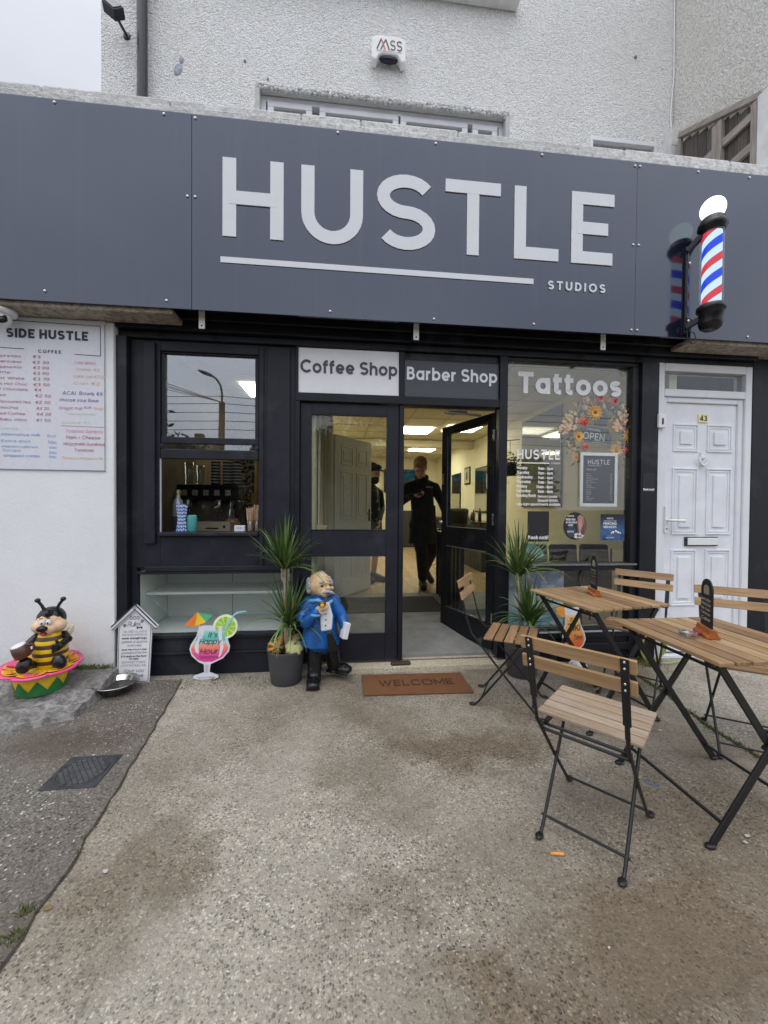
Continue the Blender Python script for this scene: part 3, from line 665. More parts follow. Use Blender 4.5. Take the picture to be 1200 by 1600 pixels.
# ---- transom signs
def sign_panel(x0, x1, z0, z1, m, txt, mt, tw, h, tz, tx):
    p_ = part('transom_panel', m, lambda b: b.box(x0, x1, -.008, .02, z0, z1), B, .002)
    b = MB(); text(b, txt, wallf(tx, -.009, tz), h, .19, .11, 'c', tw, lift=.0025); b.build('lettering', mt, p_)
GREYINK = flat('charcoal_ink', (.085, .088, .10)); SIGNGREY = M('sign_grey', (.075, .078, .095), .4, var=.05)
sign_panel(-.325, .428, 2.086, 2.42, M('white_sign_panel', (.88, .88, .91), .45, var=.03), 'Coffee Shop', GREYINK, .725, .098, 2.235, .052)
sign_panel(.472, 1.218, 2.086, 2.365, SIGNGREY, 'Barber Shop', WHITE_V, .715, .098, 2.215, .846)
part('transom_board', DARKJ, lambda b: b.box(.472, 1.218, .0, .03, 2.366, 2.424))
# ---- display window on the right
part('window_surround', BLACK, lambda b: (b.box(1.287, 2.404, -.01, .07, 2.395, 2.424), b.box(2.345, 2.404, -.015, .07, .06, 2.394), b.box(1.287, 2.344, -.045, .07, .745, .80), b.box(1.287, 1.325, -.005, .07, .27, .744), b.box(1.287, 2.344, -.005, .07, .0, .27), b.box(1.325, 2.344, -.03, -.006, .20, .262), b.box(1.325, 2.344, -.022, -.006, .09, .15)), bevel=.005)
part('sill_trim', M('worn_bead'), lambda b: b.box(1.287, 2.38, -.052, -.046, .785, .80), bevel=.002)
dw = part('display_window', GLASS2, lambda b: b.box(1.287, 2.344, .02, .026, .80, 2.394), bevel=0)
part('lower_display_pane', GLASS, lambda b: b.box(1.325, 2.344, .02, .026, .27, .744), bevel=0)
part('plinth_vent', M('grey_track'), lambda b: b.box(1.33, 2.34, -.034, -.0305, .245, .258), bevel=0)
b = MB(); f_ = wallf(0, .0185, 0)
f2 = lambda x, z: wallf(x, .0185, z)
text(b, 'Tattoos', f2(1.386, 2.155), .170, .22, .10, 'l', .882); b.build('lettering', WHITE_V, dw)
b = MB(); text(b, 'HUSTLE', f2(1.388, 1.632), .078, .17, .22, 'l', .36); rect(b, f2(0, 0), 1.386, 1.66, 1.598, 1.606, .001); text(b, 'STUDIOS', f2(1.675, 1.596), .013, .2, .25, 'l', .072); b.build('lettering', WHITE_V, dw)
b = MB()
hrs = [('Monday', '9am - 6pm'), ('Tuesday', '9am - 6pm'), ('Wednesday', '9am - 6pm'), ('Thursday', '9am - 7pm'), ('Friday', '10am - 8pm'), ('Saturday', '8am - 4pm'), ('Sunday/Bank', None)]
for i, (d_, h_) in enumerate(hrs):
    z = 1.551-i*.0368; text(b, d_, f2(1.386, z), .0235, .21, .12, 'l', len(d_)*.0148)
    if h_: text(b, h_, f2(1.690, z-.003), .0235, .21, .12, 'r', len(h_)*.0138)
text(b, 'Sensory Sunday', f2(1.565, 1.551-6*.0368-.004), .020, .19, .12, 'l', .165); text(b, '(Enquire Within)', f2(1.565, 1.551-7*.0368), .020, .19, .12, 'l', .17)
text(b, 'Late night appointments available', f2(1.386, 1.262), .021, .19, .12, 'l', .372); b.build('opening_hours', WHITE_V, dw)
# ---- white front door with its frame
fd = part('front_door', UPVC_D, lambda b: b.box(2.655, 3.305, .006, .06, .05, 2.12), bevel=.003)
def dframe(b):
    b.box(2.556, 2.615, -.03, .08, 0, 2.438); b.box(3.352, 3.412, -.03, .08, 0, 2.438); b.box(2.615, 3.352, -.03, .08, 2.37, 2.438); b.box(2.615, 3.352, -.03, .08, 2.165, 2.225)
    b.box(2.617, 2.654, -.012, .07, .03, 2.163); b.box(3.306, 3.350, -.012, .07, .03, 2.163); b.box(2.654, 3.306, -.012, .07, 2.121, 2.163); b.box(2.617, 3.35, -.02, .08, 0, .03)
part('frame', UPVC, dframe, fd, .006)
part('transom_pane', GLASS, lambda b: b.box(2.615, 3.352, .01, .015, 2.225, 2.37), fd, 0)
part('hall_dark', M('dark_hall', (.05, .05, .055), .9), lambda b: b.box(2.56, 3.41, .25, .27, 0, 2.5), fd, 0)
def panel_(b, x0, x1, z0, z1):
    for k, (q, dy) in enumerate(((0, .010), (.020, .005))):
        a0, a1, c0, c1 = x0+q, x1-q, z0+q, z1-q; t_ = .014
        for (u0, u1, w0, w1) in ((a0, a1, c0, c0+t_), (a0, a1, c1-t_, c1), (a0, a0+t_, c0+t_, c1-t_), (a1-t_, a1, c0+t_, c1-t_)): b.box(u0, u1, .006-dy, .0065, w0, w1)
    b.box(x0+.062, x1-.062, -.006, .0065, z0+.062, z1-.062)
for (x0, x1) in ((2.725, 2.955), (3.036, 3.268)):
    for (z0, z1) in ((1.72, 1.95), (1.03, 1.585), (.435, .905)): part('door_panel', UPVC_D, lambda b: panel_(b, x0, x1, z0, z1), fd, .004)
part('number_plate', M('brass_plate', (.78, .68, .33), .35, metal=.3), lambda b: b.box(2.95, 3.035, -.002, .0055, 1.965, 2.035), fd, .001)
b = MB(); text(b, '43', wallf(2.993, -.0022, 1.978), .044, .17, .16, 'c'); b.build('lettering', flat('number_black', (.02, .02, .02)), fd)
part('letterbox', M('dark_slot', (.03, .03, .03), .5), lambda b: b.box(2.845, 3.145, -.008, .0055, .935, 1.01), fd, .002)
part('letterbox_flap', WHITE_P, lambda b: b.box(2.862, 3.14, -.016, -.0085, .943, 1.003), fd, .004)
part('knocker', WHITE_P, lambda b: (b.ell((2.985, -.012, 1.672), (.02, .016, .02)), b.tube([(2.95, -.014, 1.668)]+[(2.985+.038*math.cos(R_(a)), -.024, 1.66+.055*math.sin(R_(a))) for a in range(180, 361, 20)], .008, 8), b.bar((2.985, -.004, 1.60), (2.985, -.004, 1.72), .02, .012, (0, 1, 0)), b.ell((2.985, -.01, 1.61), (.012, .012, .012))), fd, 0)
part('door_handle', WHITE_P, lambda b: (b.box(2.642, 2.668, -.03, -.0125, 1.045, 1.265), b.tube([(2.655, -.03, 1.15), (2.655, -.065, 1.15), (2.69, -.07, 1.15), (2.77, -.068, 1.147)], [.011, .011, .012, .014], 10), b.ell((2.775, -.068, 1.147), (.018, .013, .015))), fd, .005)
part('keyhole', STEEL, lambda b: b.ell((2.655, -.031, 1.085), (.008, .006, .013)), fd, 0)
# drain pipe, cable, junction box
part('drainpipe', M('black_pipe', (.022, .024, .032), .35), lambda b: (b.tube([(-1.81, .83, 3.9), (-1.81, .83, 8.3)], .043, 16), b.tube([(-1.81, .83, 5.9), (-1.81, .83, 5.98)], .052, 16)))
part('wall_cable', WHITE_P, lambda b: b.tube([(3.44, .885, 8.2), (3.44, .885, 6.6), (3.445, .88, 5.8), (3.42, .885, 5.4), (3.425, .88, 5.25)], .007, 6))
part('junction_box', M('weathered_white', (.62, .62, .61), .6), lambda b: (b.box(3.35, 3.45, .80, .9, 3.9, 5.17), b.box(3.36, 3.44, .797, .80, 5.0, 5.1)), bevel=.004)
part('wall_patch', M('blue_grey_filler', (.33, .37, .43), .9, var=.3, vs=40), lambda b: (b.ell((-1.53, .897, 5.27), (.035, .006, .06), rot=(0, .4, 0)), b.ell((-1.50, .897, 5.36), (.02, .006, .035))), bevel=0)
part('wall_plug', flat('grey_plug', (.22, .22, .22)), lambda b: (b.ell((3.02, .895, 5.95), (.018, .01, .018)), b.ell((-.93, .897, 5.42), (.012, .008, .014)), b.ell((-.72, .897, 5.28), (.009, .006, .016))), bevel=0)

# ---- interior shell
def inter(b):
    b.box(-1.57, -1.50, .06, 8.4, -.01, 2.62); b.box(2.75, 2.82, .08, 8.4, -.01, 2.62); b.box(-1.5, 2.75, 8.3, 8.4, -.01, 2.62)
    b.box(-.27, -.21, .085, 1.78, .0, 1.02); b.box(-.27, -.21, .085, 1.78, 2.3, 2.62); b.box(-.27, -.21, .085, .42, 1.02, 2.3); b.box(-.27, -.21, 1.60, 1.78, 1.02, 2.3)
    b.box(-.209, -.11, 1.70, 1.78, 0, 2.62); b.box(-1.5, -.27, 2.7, 2.76, 0, 2.62)
    b.box(1.35, 2.75, .07, .075, .0, .27)
part('interior_wall', CREAM, inter, bevel=0)
part('ceiling', CREAMD, lambda b: (b.box(-1.57, 2.82, .08, 8.4, 2.62, 2.66),), bevel=0)
part('ceiling_grid', M('grid_grey', (.42, .40, .30), .7), lambda b: [b.box(-1.5, 2.75, y, y+.012, 2.6155, 2.6195) for y in [.1+.6*i for i in range(14)]]+[b.box(x, x+.012, .1, 8.3, 2.612, 2.615) for x in [-1.36+.6*i for i in range(7)]], bevel=0)
part('ceiling_beam', CREAM, lambda b: b.box(-1.49, 2.74, 5.05, 5.3, 2.47, 2.611), bevel=.004)
part('wood_floor', m_wood('pale_laminate', [(.40, .31, .19), (.46, .37, .23), (.36, .28, .17)], 'y', .35), lambda b: [b.box(-1.5+i*.19, -1.5+i*.19+.188, 2.05, 8.3, .0, .12) for i in range(23)], bevel=0)
part('concrete_floor', M('grey_step'), lambda b: (b.box(-1.5, 2.75, 1.205, 2.05, .0, .119), b.box(1.21, 2.75, .08, 1.205, 0, .06), b.box(-1.5, -.305, .53, 1.205, 0, .06)), bevel=0)
part('skirting', M('white_gloss', (.55, .52, .4), .4), lambda b: (b.box(-.6, 2.74, 8.28, 8.299, .121, .23), b.box(2.73, 2.749, 2.1, 8.28, .121, .23)), bevel=0)
PANEL = emit('ceiling_panel_light', (1., .92, .67), 28.)
PANEL_DIM = emit('ceiling_panel_dim', (1., .92, .67), 9.)
def ceil_light(x, y, lab, m=None):
    t = thing('ceiling_light', lab, 'ceiling light', (x, y, 2.606), group='square ceiling lights in the shop')
    MB().box(-.285, .285, -.285, .285, -.004, .002).build('diffuser', m or PANEL, t)
    b = MB(); rframe(b, frame((0, 0, -.0045), (1, 0, 0), (0, -1, 0)), -.3, .3, -.3, .3, .014, .001); b.build('frame', WHITE_P, t)
ceil_light(1.30, 4.05, 'nearer square light panel in the shop ceiling above the doorway')
ceil_light(1.92, 6.40, 'farther square light panel in the shop ceiling, behind the ceiling beam')
ceil_light(-.66, 4.4, 'square ceiling light seen through the top left of the closed door')
ceil_light(-.86, 1.85, 'square ceiling light seen through the upper sash above the coffee counter', PANEL_DIM)
ceil_light(2.08, 3.78, 'square ceiling light over the styling mirrors, caught in the large mirror', PANEL_DIM)
ceil_light(.1, 6.4, 'square ceiling light at the back of the shop behind the white door')
# ================================================================ fascia sign
def m_fascia():
    t = NT('glossy_grey_composite'); v = t.coord()
    n = t.noise(v, 1.2, 4); sm = t.noise(v, 9, 6, .7)
    c = t.mix(t.ramp(n, [(.3, 0), (.7, 1)]), (.008, .010, .021), (.010, .0125, .026))
    st = t.noise(t.coord((9, 1, .35)), 1.5, 5, .65); c = t.mix(t.ramp(sm, [(.62, 0), (.75, .5)]), c, (.006, .006, .008)); c = t.mix(t.ramp(st, [(.55, 0), (.8, .5)]), c, (.05, .05, .055))
    nm = t.bump(t.noise(v, .9, 2), .05, .03)
    t.bsdf(c, t.math('ADD', t.ramp(n, [(.3, .07), (.7, .11)]), t.math('MULTIPLY', t.ramp(sm, [(.5, 0), (.75, 1)]), .12)), nm, IOR=1.87, Specular_Tint=(.80, .86, 1., 1.)); return t.m
FASC = m_fascia()
FS = thing('fascia_sign', 'long glossy dark grey shop fascia with big white lettering', 'shop sign', (0, -.27, 2.53))
ff = lambda x, z: wallf(x, -.001, z-2.53)
def fbox(b, x0, x1): b.box(x0, x1, 0, .018, 0, 1.268)
for x0, x1 in ((-4.6, -.990), (-.987, 2.1502), (2.1517, 5.6)):
    b = MB(); fbox(b, x0, x1); b.build('panel', FASC, FS, .0015)
LET = M('white_acrylic', (.66, .68, .71), .35, var=.02)
def big(ch, x0, x1, z0=3.022, z1=3.535):
    b = MB(); h = z1-z0; gw, _ = glyph(ch, .17/2); k = (x1-x0)/gw
    o, u, v, n = ff(x0, z0)
    _, st = glyph(ch, .085)
    for i, pl in enumerate(st):
        # keep the stroke weight even in both directions: rebuild in metres
        sx = [(p[0]*k, p[1]*h) for p in pl]; dz = i*.0006
        ribbon(b, sx, .0435, lambda p, t: o+u*p.x+v*p.y+n*(t+dz if t > .004 else t), -.0005, .006, True)
    b.build('letter', LET, FS, 0)
for ch, x0, x1 in (('H', -.793, -.398), ('U', -.283, .133), ('S', .222, .642), ('T', .707, 1.107), ('L', 1.206, 1.532), ('E', 1.641, 1.97)): big(ch, x0, x1)
b = MB(); rect(b, ff(0, 0), -.805, 1.359, 2.849, 2.887, -.0005, .005); b.build('underline_bar', LET, FS, 0)
b = MB(); text(b, 'STUDIOS', ff(1.470, 2.82), .062, .2, .38, 'l', .44, lift=.006, solid=True, t0=-.0005); b.build('small_lettering', LET, FS)
for x, z in [(-1.816, 3.775), (-1.161, 3.775), (-.967, 3.77), (-1.015, 3.262), (-.967, 3.262), (-1.878, 2.592), (-1.146, 2.577), (-.086, 2.57), (-.041, 3.775), (.636, 3.772), (.635, 2.56), (1.413, 3.772), (1.368, 2.565),
             (2.133, 3.765), (2.172, 3.765), (2.128, 3.19), (2.172, 3.19), (2.126, 2.565), (2.172, 2.566), (2.643, 3.77), (3.071, 3.768), (3.085, 2.565), (-2.6, 3.775), (-2.7, 2.59), (3.7, 3.77), (3.8, 2.56)]:
    b = MB(); b.ell((x, -.002, z-2.53), (.0105, .006, .0105), 12, 6); b.build('rivet', M('dull_rivet', (.42, .42, .43), .25, metal=1., var=.1), FS)
for x in (-.954, .526, 1.964):
    b = MB(); b.box(x-.020, x+.020, .085, .091, -.085, .06)
    o = b.build('bracket', M('cream_bracket', (.72, .71, .66), .45), FS, .0015)
    b = MB(); b.ell((x, .084, -.065), (.006, .003, .006), 8, 5); b.ell((x, .084, .035), (.006, .003, .006), 8, 5); b.build('screw', BLKMETAL, o)

# ================================================================ barber pole
BP = thing('barber_pole', 'lit striped barber pole with white globe standing off the fascia', 'barber pole', (2.635, -.405, 2.50))
def m_pole():
    t = NT('lit_barber_stripes'); c0 = t.n('ShaderNodeTexCoord'); sx = t.n('ShaderNodeSeparateXYZ'); t.l(c0.outputs['Object'], sx.inputs[0])
    ang = t.math('DIVIDE', t.math('ARCTAN2', sx.outputs['Y'], sx.outputs['X']), 2*PI)
    ph = t.math('FRACT', t.math('ADD', t.math('SUBTRACT', t.math('DIVIDE', sx.outputs['Z'], .235), ang), 10.13))
    c = t.ramp(ph, [(0, (.012, .045, .52)), (.26, (.44, .57, .68)), (.5, (.46, .032, .048)), (.74, (.44, .57, .68))], 'CONSTANT')
    e = t.n('ShaderNodeEmission', i_Strength=1.6); t.l(c, e.inputs['Color'])
    t.l(e.outputs[0], t.out.inputs[0]); return t.m
b = MB(); b.lathe([(.058, .205), (.058, .725)], n=32); b.build('striped_cylinder', m_pole(), BP)
b = MB(); b.lathe([(.071, .20), (.071, .73)], n=32, caps=False); b.build('clear_tube', glass_mat('acrylic_tube', .03, (.93, .95, .97), 0), BP)
b = MB(); b.ell((0, 0, .895), (.077, .077, .08), 28, 16); b.build('globe', emit('lit_globe', (.86, 1., .98), 1.9), BP)
b = MB(); b.lathe([(.03, .835), (.062, .832), (.072, .82), (.074, .80), (.088, .79), (.09, .765), (.082, .752), (.078, .74), (.070, .725), (.06, .722)], n=32); b.build('top_cap', BLKPLAST, BP)
b = MB(); b.lathe([(.05, .215), (.074, .212), (.086, .20), (.088, .175), (.080, .165), (.074, .16), (.074, .085), (.066, .055), (.045, .035), (.02, .028), (.001, .027)][::-1], n=32); b.build('base_cap', BLKPLAST, BP)
b = MB(); b.box(-.094, -.076, .116, .134, .06, .70); b.bar((-.086, .115, .66), (-.03, .0, .76), .03, .04); b.bar((-.086, .115, .10), (-.03, 0, .14), .03, .04); b.build('wall_bracket', BLKPLAST, BP, .004)
b = MB(); [b.ell((-.055, .128, z), (.011, .008, .011), 10, 6) for z in (.155, .585)]; b.build('bolt', CHROME, BP)
b = MB(); b.tube([(-.11, .08, .06), (-.115, .07, .0), (-.09, .06, -.045), (-.05, .06, -.03), (-.06, .07, .04), (-.08, .1, .07)], .0035, 6); b.build('cable', BLKPLAST, BP)

# ================================================================ alarm box, flood lamp, camera
AL = thing('alarm_box', 'white alarm siren box with dark lens on the pebbledash wall', 'alarm box', (.421, .895, 5.50))
b = MB(); pr = [(-.165, .015), (-.15, 0), (-.118, -.005), (-.11, .02), (-.085, .055), (-.05, .062), (.05, .062), (.085, .055), (.11, .02), (.118, -.005), (.15, 0), (.165, .015), (.165, .19), (.15, .215), (.08, .23), (-.08, .23), (-.15, .215), (-.165, .19)]
b.prism(pr, wallf(0, 0, 0), 0, .085); b.build('housing', M('alarm_white', (.80, .80, .79), .4, var=.03), AL, .012)
b = MB(); b.ell((0, -.045, .042), (.092, .03, .026)); b.build('strobe_lens', M('smoked_lens', (.008, .009, .03), .12), AL)
b = MB(); fa = lambda x, z: wallf(x, -.0865, z)
def stroke(b, pts, fr, s, lift=.001): ribbon(b, pts, s, lambda p, t: fr[0]+fr[1]*p.x+fr[2]*p.y+fr[3]*t, 0, lift, False)
stroke(b, [(-.115, .092), (-.075, .188), (-.072, .188)], fa(0, 0), .0055); stroke(b, [(-.03, .188), (.005, .092)], fa(0, 0), .0055, .0012); stroke(b, [(-.078, .092), (-.032, .188)], fa(0, 0), .0045, .0014)
text(b, 'SS', fa(.012, .094), .094, .11, .16, 'l', .115); text(b, 'MONITORED SECURITY SYSTEMS', fa(-.115, .075), .009, .2, .2, 'l', .235)
b.build('lettering', flat('navy_ink', (.03, .03, .06)), AL)
b = MB(); stroke(b, [(-.072, .188), (-.035, .092)], fa(0, 0), .0055, .0017); b.build('orange_stroke', flat('orange_ink', (.62, .18, .05)), AL)
FL = thing('flood_lamp', 'small black flood lamp on the top left corner of the upper wall', 'flood lamp', (-1.995, .73, 5.53))
b = MB(); b.X = Euler((R_(-25), R_(38), 0)).to_matrix().to_4x4(); b.box(-.062, .062, -.05, .03, -.055, .055); b.build('lamp_head', M('lamp_housing', (.03, .032, .045), .35), FL, .006)
b = MB(); b.X = Euler((R_(-25), R_(38), 0)).to_matrix().to_4x4(); b.box(-.05, .05, -.056, -.051, -.043, .043); b.build('lens', M('dull_lens', (.05, .05, .06), .2), FL)
b = MB(); b.tube([(0, .02, 0), (.01, .09, -.01), (.02, .17, -.01)], .012, 8); b.ell((.02, .172, -.015), (.035, .012, .04)); b.build('mount', M('lamp_housing'), FL)
SC = thing('security_camera', 'white dome security camera under the soffit beside the menu board', 'camera', (-2.20, -.17, 2.50))
b = MB(); b.lathe([(.075, 0), (.078, -.012), (.07, -.028), (.055, -.035)], n=28); b.build('mount', WHITE_P, SC)
b = MB(); b.ell((0, -.005, -.055), (.052, .052, .05), 20, 12); b.build('ball', WHITE_P, SC)
b = MB(); b.X = Matrix.Translation((.012, -.030, -.072)) @ Euler((R_(55), 0, R_(18))).to_matrix().to_4x4(); b.lathe([(.036, 0), (.036, .022), (.03, .028), (.001, .028)], n=24); b.build('lens', BLKPLAST, SC)

# ================================================================ fence and neighbour
NB = thing('neighbour_house', 'cream pebbledashed gable wall standing forward on the right', 'house')
part('gable_wall', PEB2, lambda b: (b.box(3.462, 9, -.06, 9, 3.88, 8.6),), NB, 0)
part('white_pier', M('pier_paint', (.70, .70, .69), .8, bump=.4, bs=50), lambda b: b.box(3.36, 3.47, -.20, -.062, 3.88, 4.62), NB, .006)
FN = thing('timber_fence', 'weathered grey timber fence with a sloping top rail on the flat roof', 'fence', (3.42, 0, 3.9))
GW = m_wood('weathered_grey_timber', [(.10, .092, .088), (.16, .148, .14), (.125, .115, .11)], 'z', .8); GWP = m_wood('weathered_post', [(.36, .34, .32), (.42, .40, .375)], 'z', .8)
GW2 = m_wood('weathered_rail', [(.40, .37, .35), (.48, .45, .42)], 'y', .8)
zt = lambda y: .76+(y+.03)*.50
b = MB(); y = -.02; rs = random.Random(4)
while y < .74:
    wd = rs.uniform(.085, .11); b.box(.006+rs.uniform(0, .004), .022, y, y+wd-.004, 0, zt(y)-.03); y += wd
b.build('board', GW, FN, .002)
b = MB(); b.bar((-.012, -.05, zt(-.05)), (-.012, .745, zt(.745)), .05, .055, (1, 0, 0)); b.build('top_rail', GW2, FN, .004)
b = MB(); b.box(-.045, .004, .27, .36, 0, zt(.27)-.05); b.build('post', GWP, FN, .004)
b = MB(); b.box(-.045, .004, -.05, .005, 0, zt(-.05)-.03); b.build('post', GWP, FN, .004)
b = MB(); b.box(-.03, .004, .72, .75, 0, zt(.72)-.03); b.build('post', GWP, FN, .004)
for (y0, z0, y1, z1) in ((.265, .64, .005, .64), (.265, .385, .005, .385), (.715, .64, .36, .64)):
    b = MB(); b.bar((-.018, y0, z0), (-.018, y1, z1), .07, .03, (1, 0, 0)); b.build('rail', GW2, FN, .003)

# ================================================================ menu board on the white wall
MBD = thing('menu_board', 'white hand written coffee menu board on the white wall', 'menu board', (-2.0, -.082, 1.98))
MX = lambda zx: -2.277+.00401*zx/5+2.0
MZ = lambda zy: 2.488-(zy/5-40)*.00433-1.98
b = MB(); b.box(-.74, MX(815), -.006, 0, MZ(1372), MZ(187)); b.build('board', M('whiteboard', (.68, .69, .75), .3, var=.02), MBD, .001)
INK = flat('dark_ink', (.035, .037, .05)); mf = lambda x, z: wallf(x, -.0065, z)
b = MB()
for pts in ([(-.70, MZ(205)), (MX(780), MZ(228)), (MX(780), MZ(462)), (MX(575), MZ(457))], [(MX(180), MZ(432)), (-.70, MZ(420)), (-.70, MZ(205))]): stroke(b, pts, mf(0, 0), .0022)
stroke(b, [(-.737, MZ(1366)), (MX(812), MZ(1369)), (MX(812), MZ(215))], mf(0, 0), .0012, .0013)
text(b, 'SIDE HUSTLE', mf(MX(45), MZ(348)), .062, .24, .14, 'l', MX(682)-MX(45)); text(b, 'COFFEE', mf(MX(290), MZ(457)), .021, .17, .42, 'l', MX(468)-MX(290))
b.build('heading', INK, MBD)
b = MB(); stroke(b, [(MX(465), MZ(1020)), (MX(812), MZ(1025))], mf(0, 0), .0013); b.build('rule', flat('mauve_ink', (.33, .12, .2)), MBD)
cols = {'r': (.42, .035, .07), 'm': (.55, .12, .28), 'o': (.85, .42, .24), 'v': (.12, .02, .34), 'b': (.10, .33, .62), 'g': (.42, .62, .50), 'p': (.72, .22, .38), 'y': (.72, .72, .45), 'l': (.35, .45, .62)}
for k, c_ in cols.items(): cols[k] = flat('marker_'+{'r': 'red', 'm': 'maroon', 'o': 'orange', 'v': 'violet', 'b': 'blue', 'g': 'green', 'p': 'pink', 'y': 'yellow', 'l': 'lilac'}[k], c_)
hand = {}
def wr(s, zx0, zx1, zy, col, h=.019, wt=.105, al='l'):
    b = hand.setdefault(col, MB()); text(b, s, mf(MX(zx0), MZ(zy)), h, wt, .14, 'l', MX(zx1)-MX(zx0), .12, lift=.001, jit=.05, space=.4)
left = [('Espresso', -52, 155, 500, '\u20ac3', 245, 305), ('Americano', -70, 157, 543, '\u20ac3 30', 245, 370), ('Cappucino', -62, 157, 585, '\u20ac3 90', 248, 370), ('Latte', -50, 70, 628, '\u20ac3 90', 248, 370), ('Flat White', -50, 180, 672, '\u20ac3 70', 248, 374), ('Kids Hot Choc', -62, 205, 716, '\u20ac3 50', 250, 376),
        ('Hot Chocolate', -62, 207, 757, '\u20ac4', 258, 310), ('Tea', -40, 35, 802, '\u20ac2 50', 264, 384), ('Flavoured tea', -20, 228, 853, '\u20ac2 50', 266, 380), ('Mocha', -25, 128, 900, '\u20ac4 20', 274, 370), ('Iced Coffee', -40, 186, 945, '\u20ac4 20', 274, 385), ('Baby chino', -10, 195, 992, '\u20ac1 50', 272, 380)]
for s, x0, x1, zy, pr_, p0, p1 in left: wr(s, x0, x1, zy, 'r', .017); wr(pr_, p0, p1, zy, 'r', .019)
for s, x0, x1, zy, c_, h in [('Extras', -30, 130, 1062, 'g', .017), ('Alternative milk', -5, 300, 1108, 'b', .018), ('Extra shot', 0, 225, 1158, 'b', .017), ('Marshmallows', 5, 280, 1200, 'b', .015), ('Syrups', 10, 150, 1230, 'b', .017), ('Whipped cream', 15, 295, 1272, 'b', .018),
                          ('50', 350, 420, 1112, 'l', .018), ('50c', 360, 430, 1162, 'b', .018), ('50c', 368, 430, 1200, 'b', .014), ('50c', 368, 430, 1242, 'b', .016), ('50c', 368, 425, 1275, 'b', .016),
                          ('Cold drinks', 568, 742, 532, 'p', .020), ('Water \u20ac2', 580, 770, 582, 'o', .017), ('Cans can \u20ac2.50', 562, 812, 638, 'o', .020), ('Can \u20ac2', 562, 770, 692, 'o', .018), ('ACAI  Bowls \u20ac6', 476, 795, 775, 'v', .024), ('choose your Base', 452, 762, 828, 'v', .022), ('Dragon fruit', 452, 632, 892, 'm', .021), ('ACAI', 645, 702, 880, 'v', .016), ('Mango', 722, 800, 885, 'o', .018),
                          ('Toppings included', 510, 735, 930, 'g', .012), ('Extra \u20ac1', 470, 690, 1000, 'y', .018), ('Toasted Sambos', 500, 795, 1072, 'p', .022), ('Ham + Cheese', 505, 775, 1122, 'r', .023), ('Mozzarella-Sundried', 484, 806, 1172, 'r', .021), ('Tomatoes', 568, 722, 1220, 'r', .021), ('Focaccia and pesto \u20ac6', 475, 795, 1282, 'o', .018)]: wr(s, x0, x1, zy, c_, h)
for k, b in hand.items(): b.build('handwriting', cols[k], MBD)

# ================================================================ dog rules sign
DG = thing('dog_sign', 'white house shaped sign of dog rules leaning on the black shopfront', 'sign', (-1.432, -.118, .008), 0)
DG.rotation_euler = (R_(-5), 0, R_(1))
b = MB(); b.prism([(-.105, 0), (.105, 0), (.112, .395), (0, .50), (-.112, .395)], wallf(0, 0, 0), -.012, 0); b.build('board', M('sign_white', (.74, .74, .76), .5, var=.03), DG, .001)
df = lambda x, z: wallf(x, -.0005, z)
b = MB(); stroke(b, [(-.098, .008), (.098, .008), (.104, .39)], df(0, 0), .0016); stroke(b, [(-.098, .008), (-.104, .39)], df(0, 0), .0016)
b.build('border', INK, DG)
for s in (-1, 1):
    b = MB(); b.bar((s*.145, -.004, .375), (s*-.006, -.004, .525), .034, .02, (0, 1, 0)); o = b.build('roof_strip', WHITE_P, DG, .002)
    b = MB(); b.bar((s*.149, -.006, .388), (s*-.003, -.006, .541), .007, .025, (0, 1, 0)); b.bar((s*.142, -.0095, .366), (s*.0, -.0095, .506), .004, .018, (0, 1, 0)); b.build('edging', INK, o)
b = MB(); text(b, 'DOG', df(-.034, .432), .024, .13, .2, 'l', .06); text(b, 'Rules', df(-.05, .385), .034, .08, .06, 'l', .085, .3)
for x, z in ((-.068, .387), (.045, .415)):
    disc(b, df(x, z), 0, 0, .007, .006, .001, n=10); [disc(b, df(x+dx, z+dz), 0, 0, .003, .004, .001, n=8) for dx, dz in ((-.008, .008), (-.003, .012), (.004, .012), (.009, .008))]
rect(b, df(.03, .376), -.012, .012, -.003, .003, .001); [disc(b, df(.03+dx, .376+dz), 0, 0, .005, .005, .0012, n=8) for dx in (-.014, .014) for dz in (-.004, .004)]
for i, (s, h, wt, sl, wd) in enumerate([('I WILL GREET ALL GUESTS', .015, .08, 0, .16), ('(AND MAYBE SOMEONES LEG)', .013, .08, 0, .165), ('never enough hugs,', .015, .19, 0, .165), ('pamper & spoil me', .017, .08, .3, .165), ('everyday', .016, .08, .3, .09), ('MORE THE SPACE IS MINE', .009, .2, 0, .165), ('give kisses all the time', .013, .1, .3, .165), ('if it lands on the floor', .013, .2, 0, .165), ("it's mine", .012, .2, .1, .06), ("DON'T FORGET TO GIVE ME", .014, .08, 0, .155), ('LOTS OF TREATS & BELLY RUBS', .014, .08, 0, .165), ('I love you', .024, .08, .35, .13), ('woof bark', .022, .08, .35, .13)]):
    text(b, s, df(0, [.343, .322, .298, .272, .248, .222, .199, .175, .158, .134, .112, .072, .038][i]), h, wt, .12, 'c', wd, sl)
b.build('lettering', INK, DG)

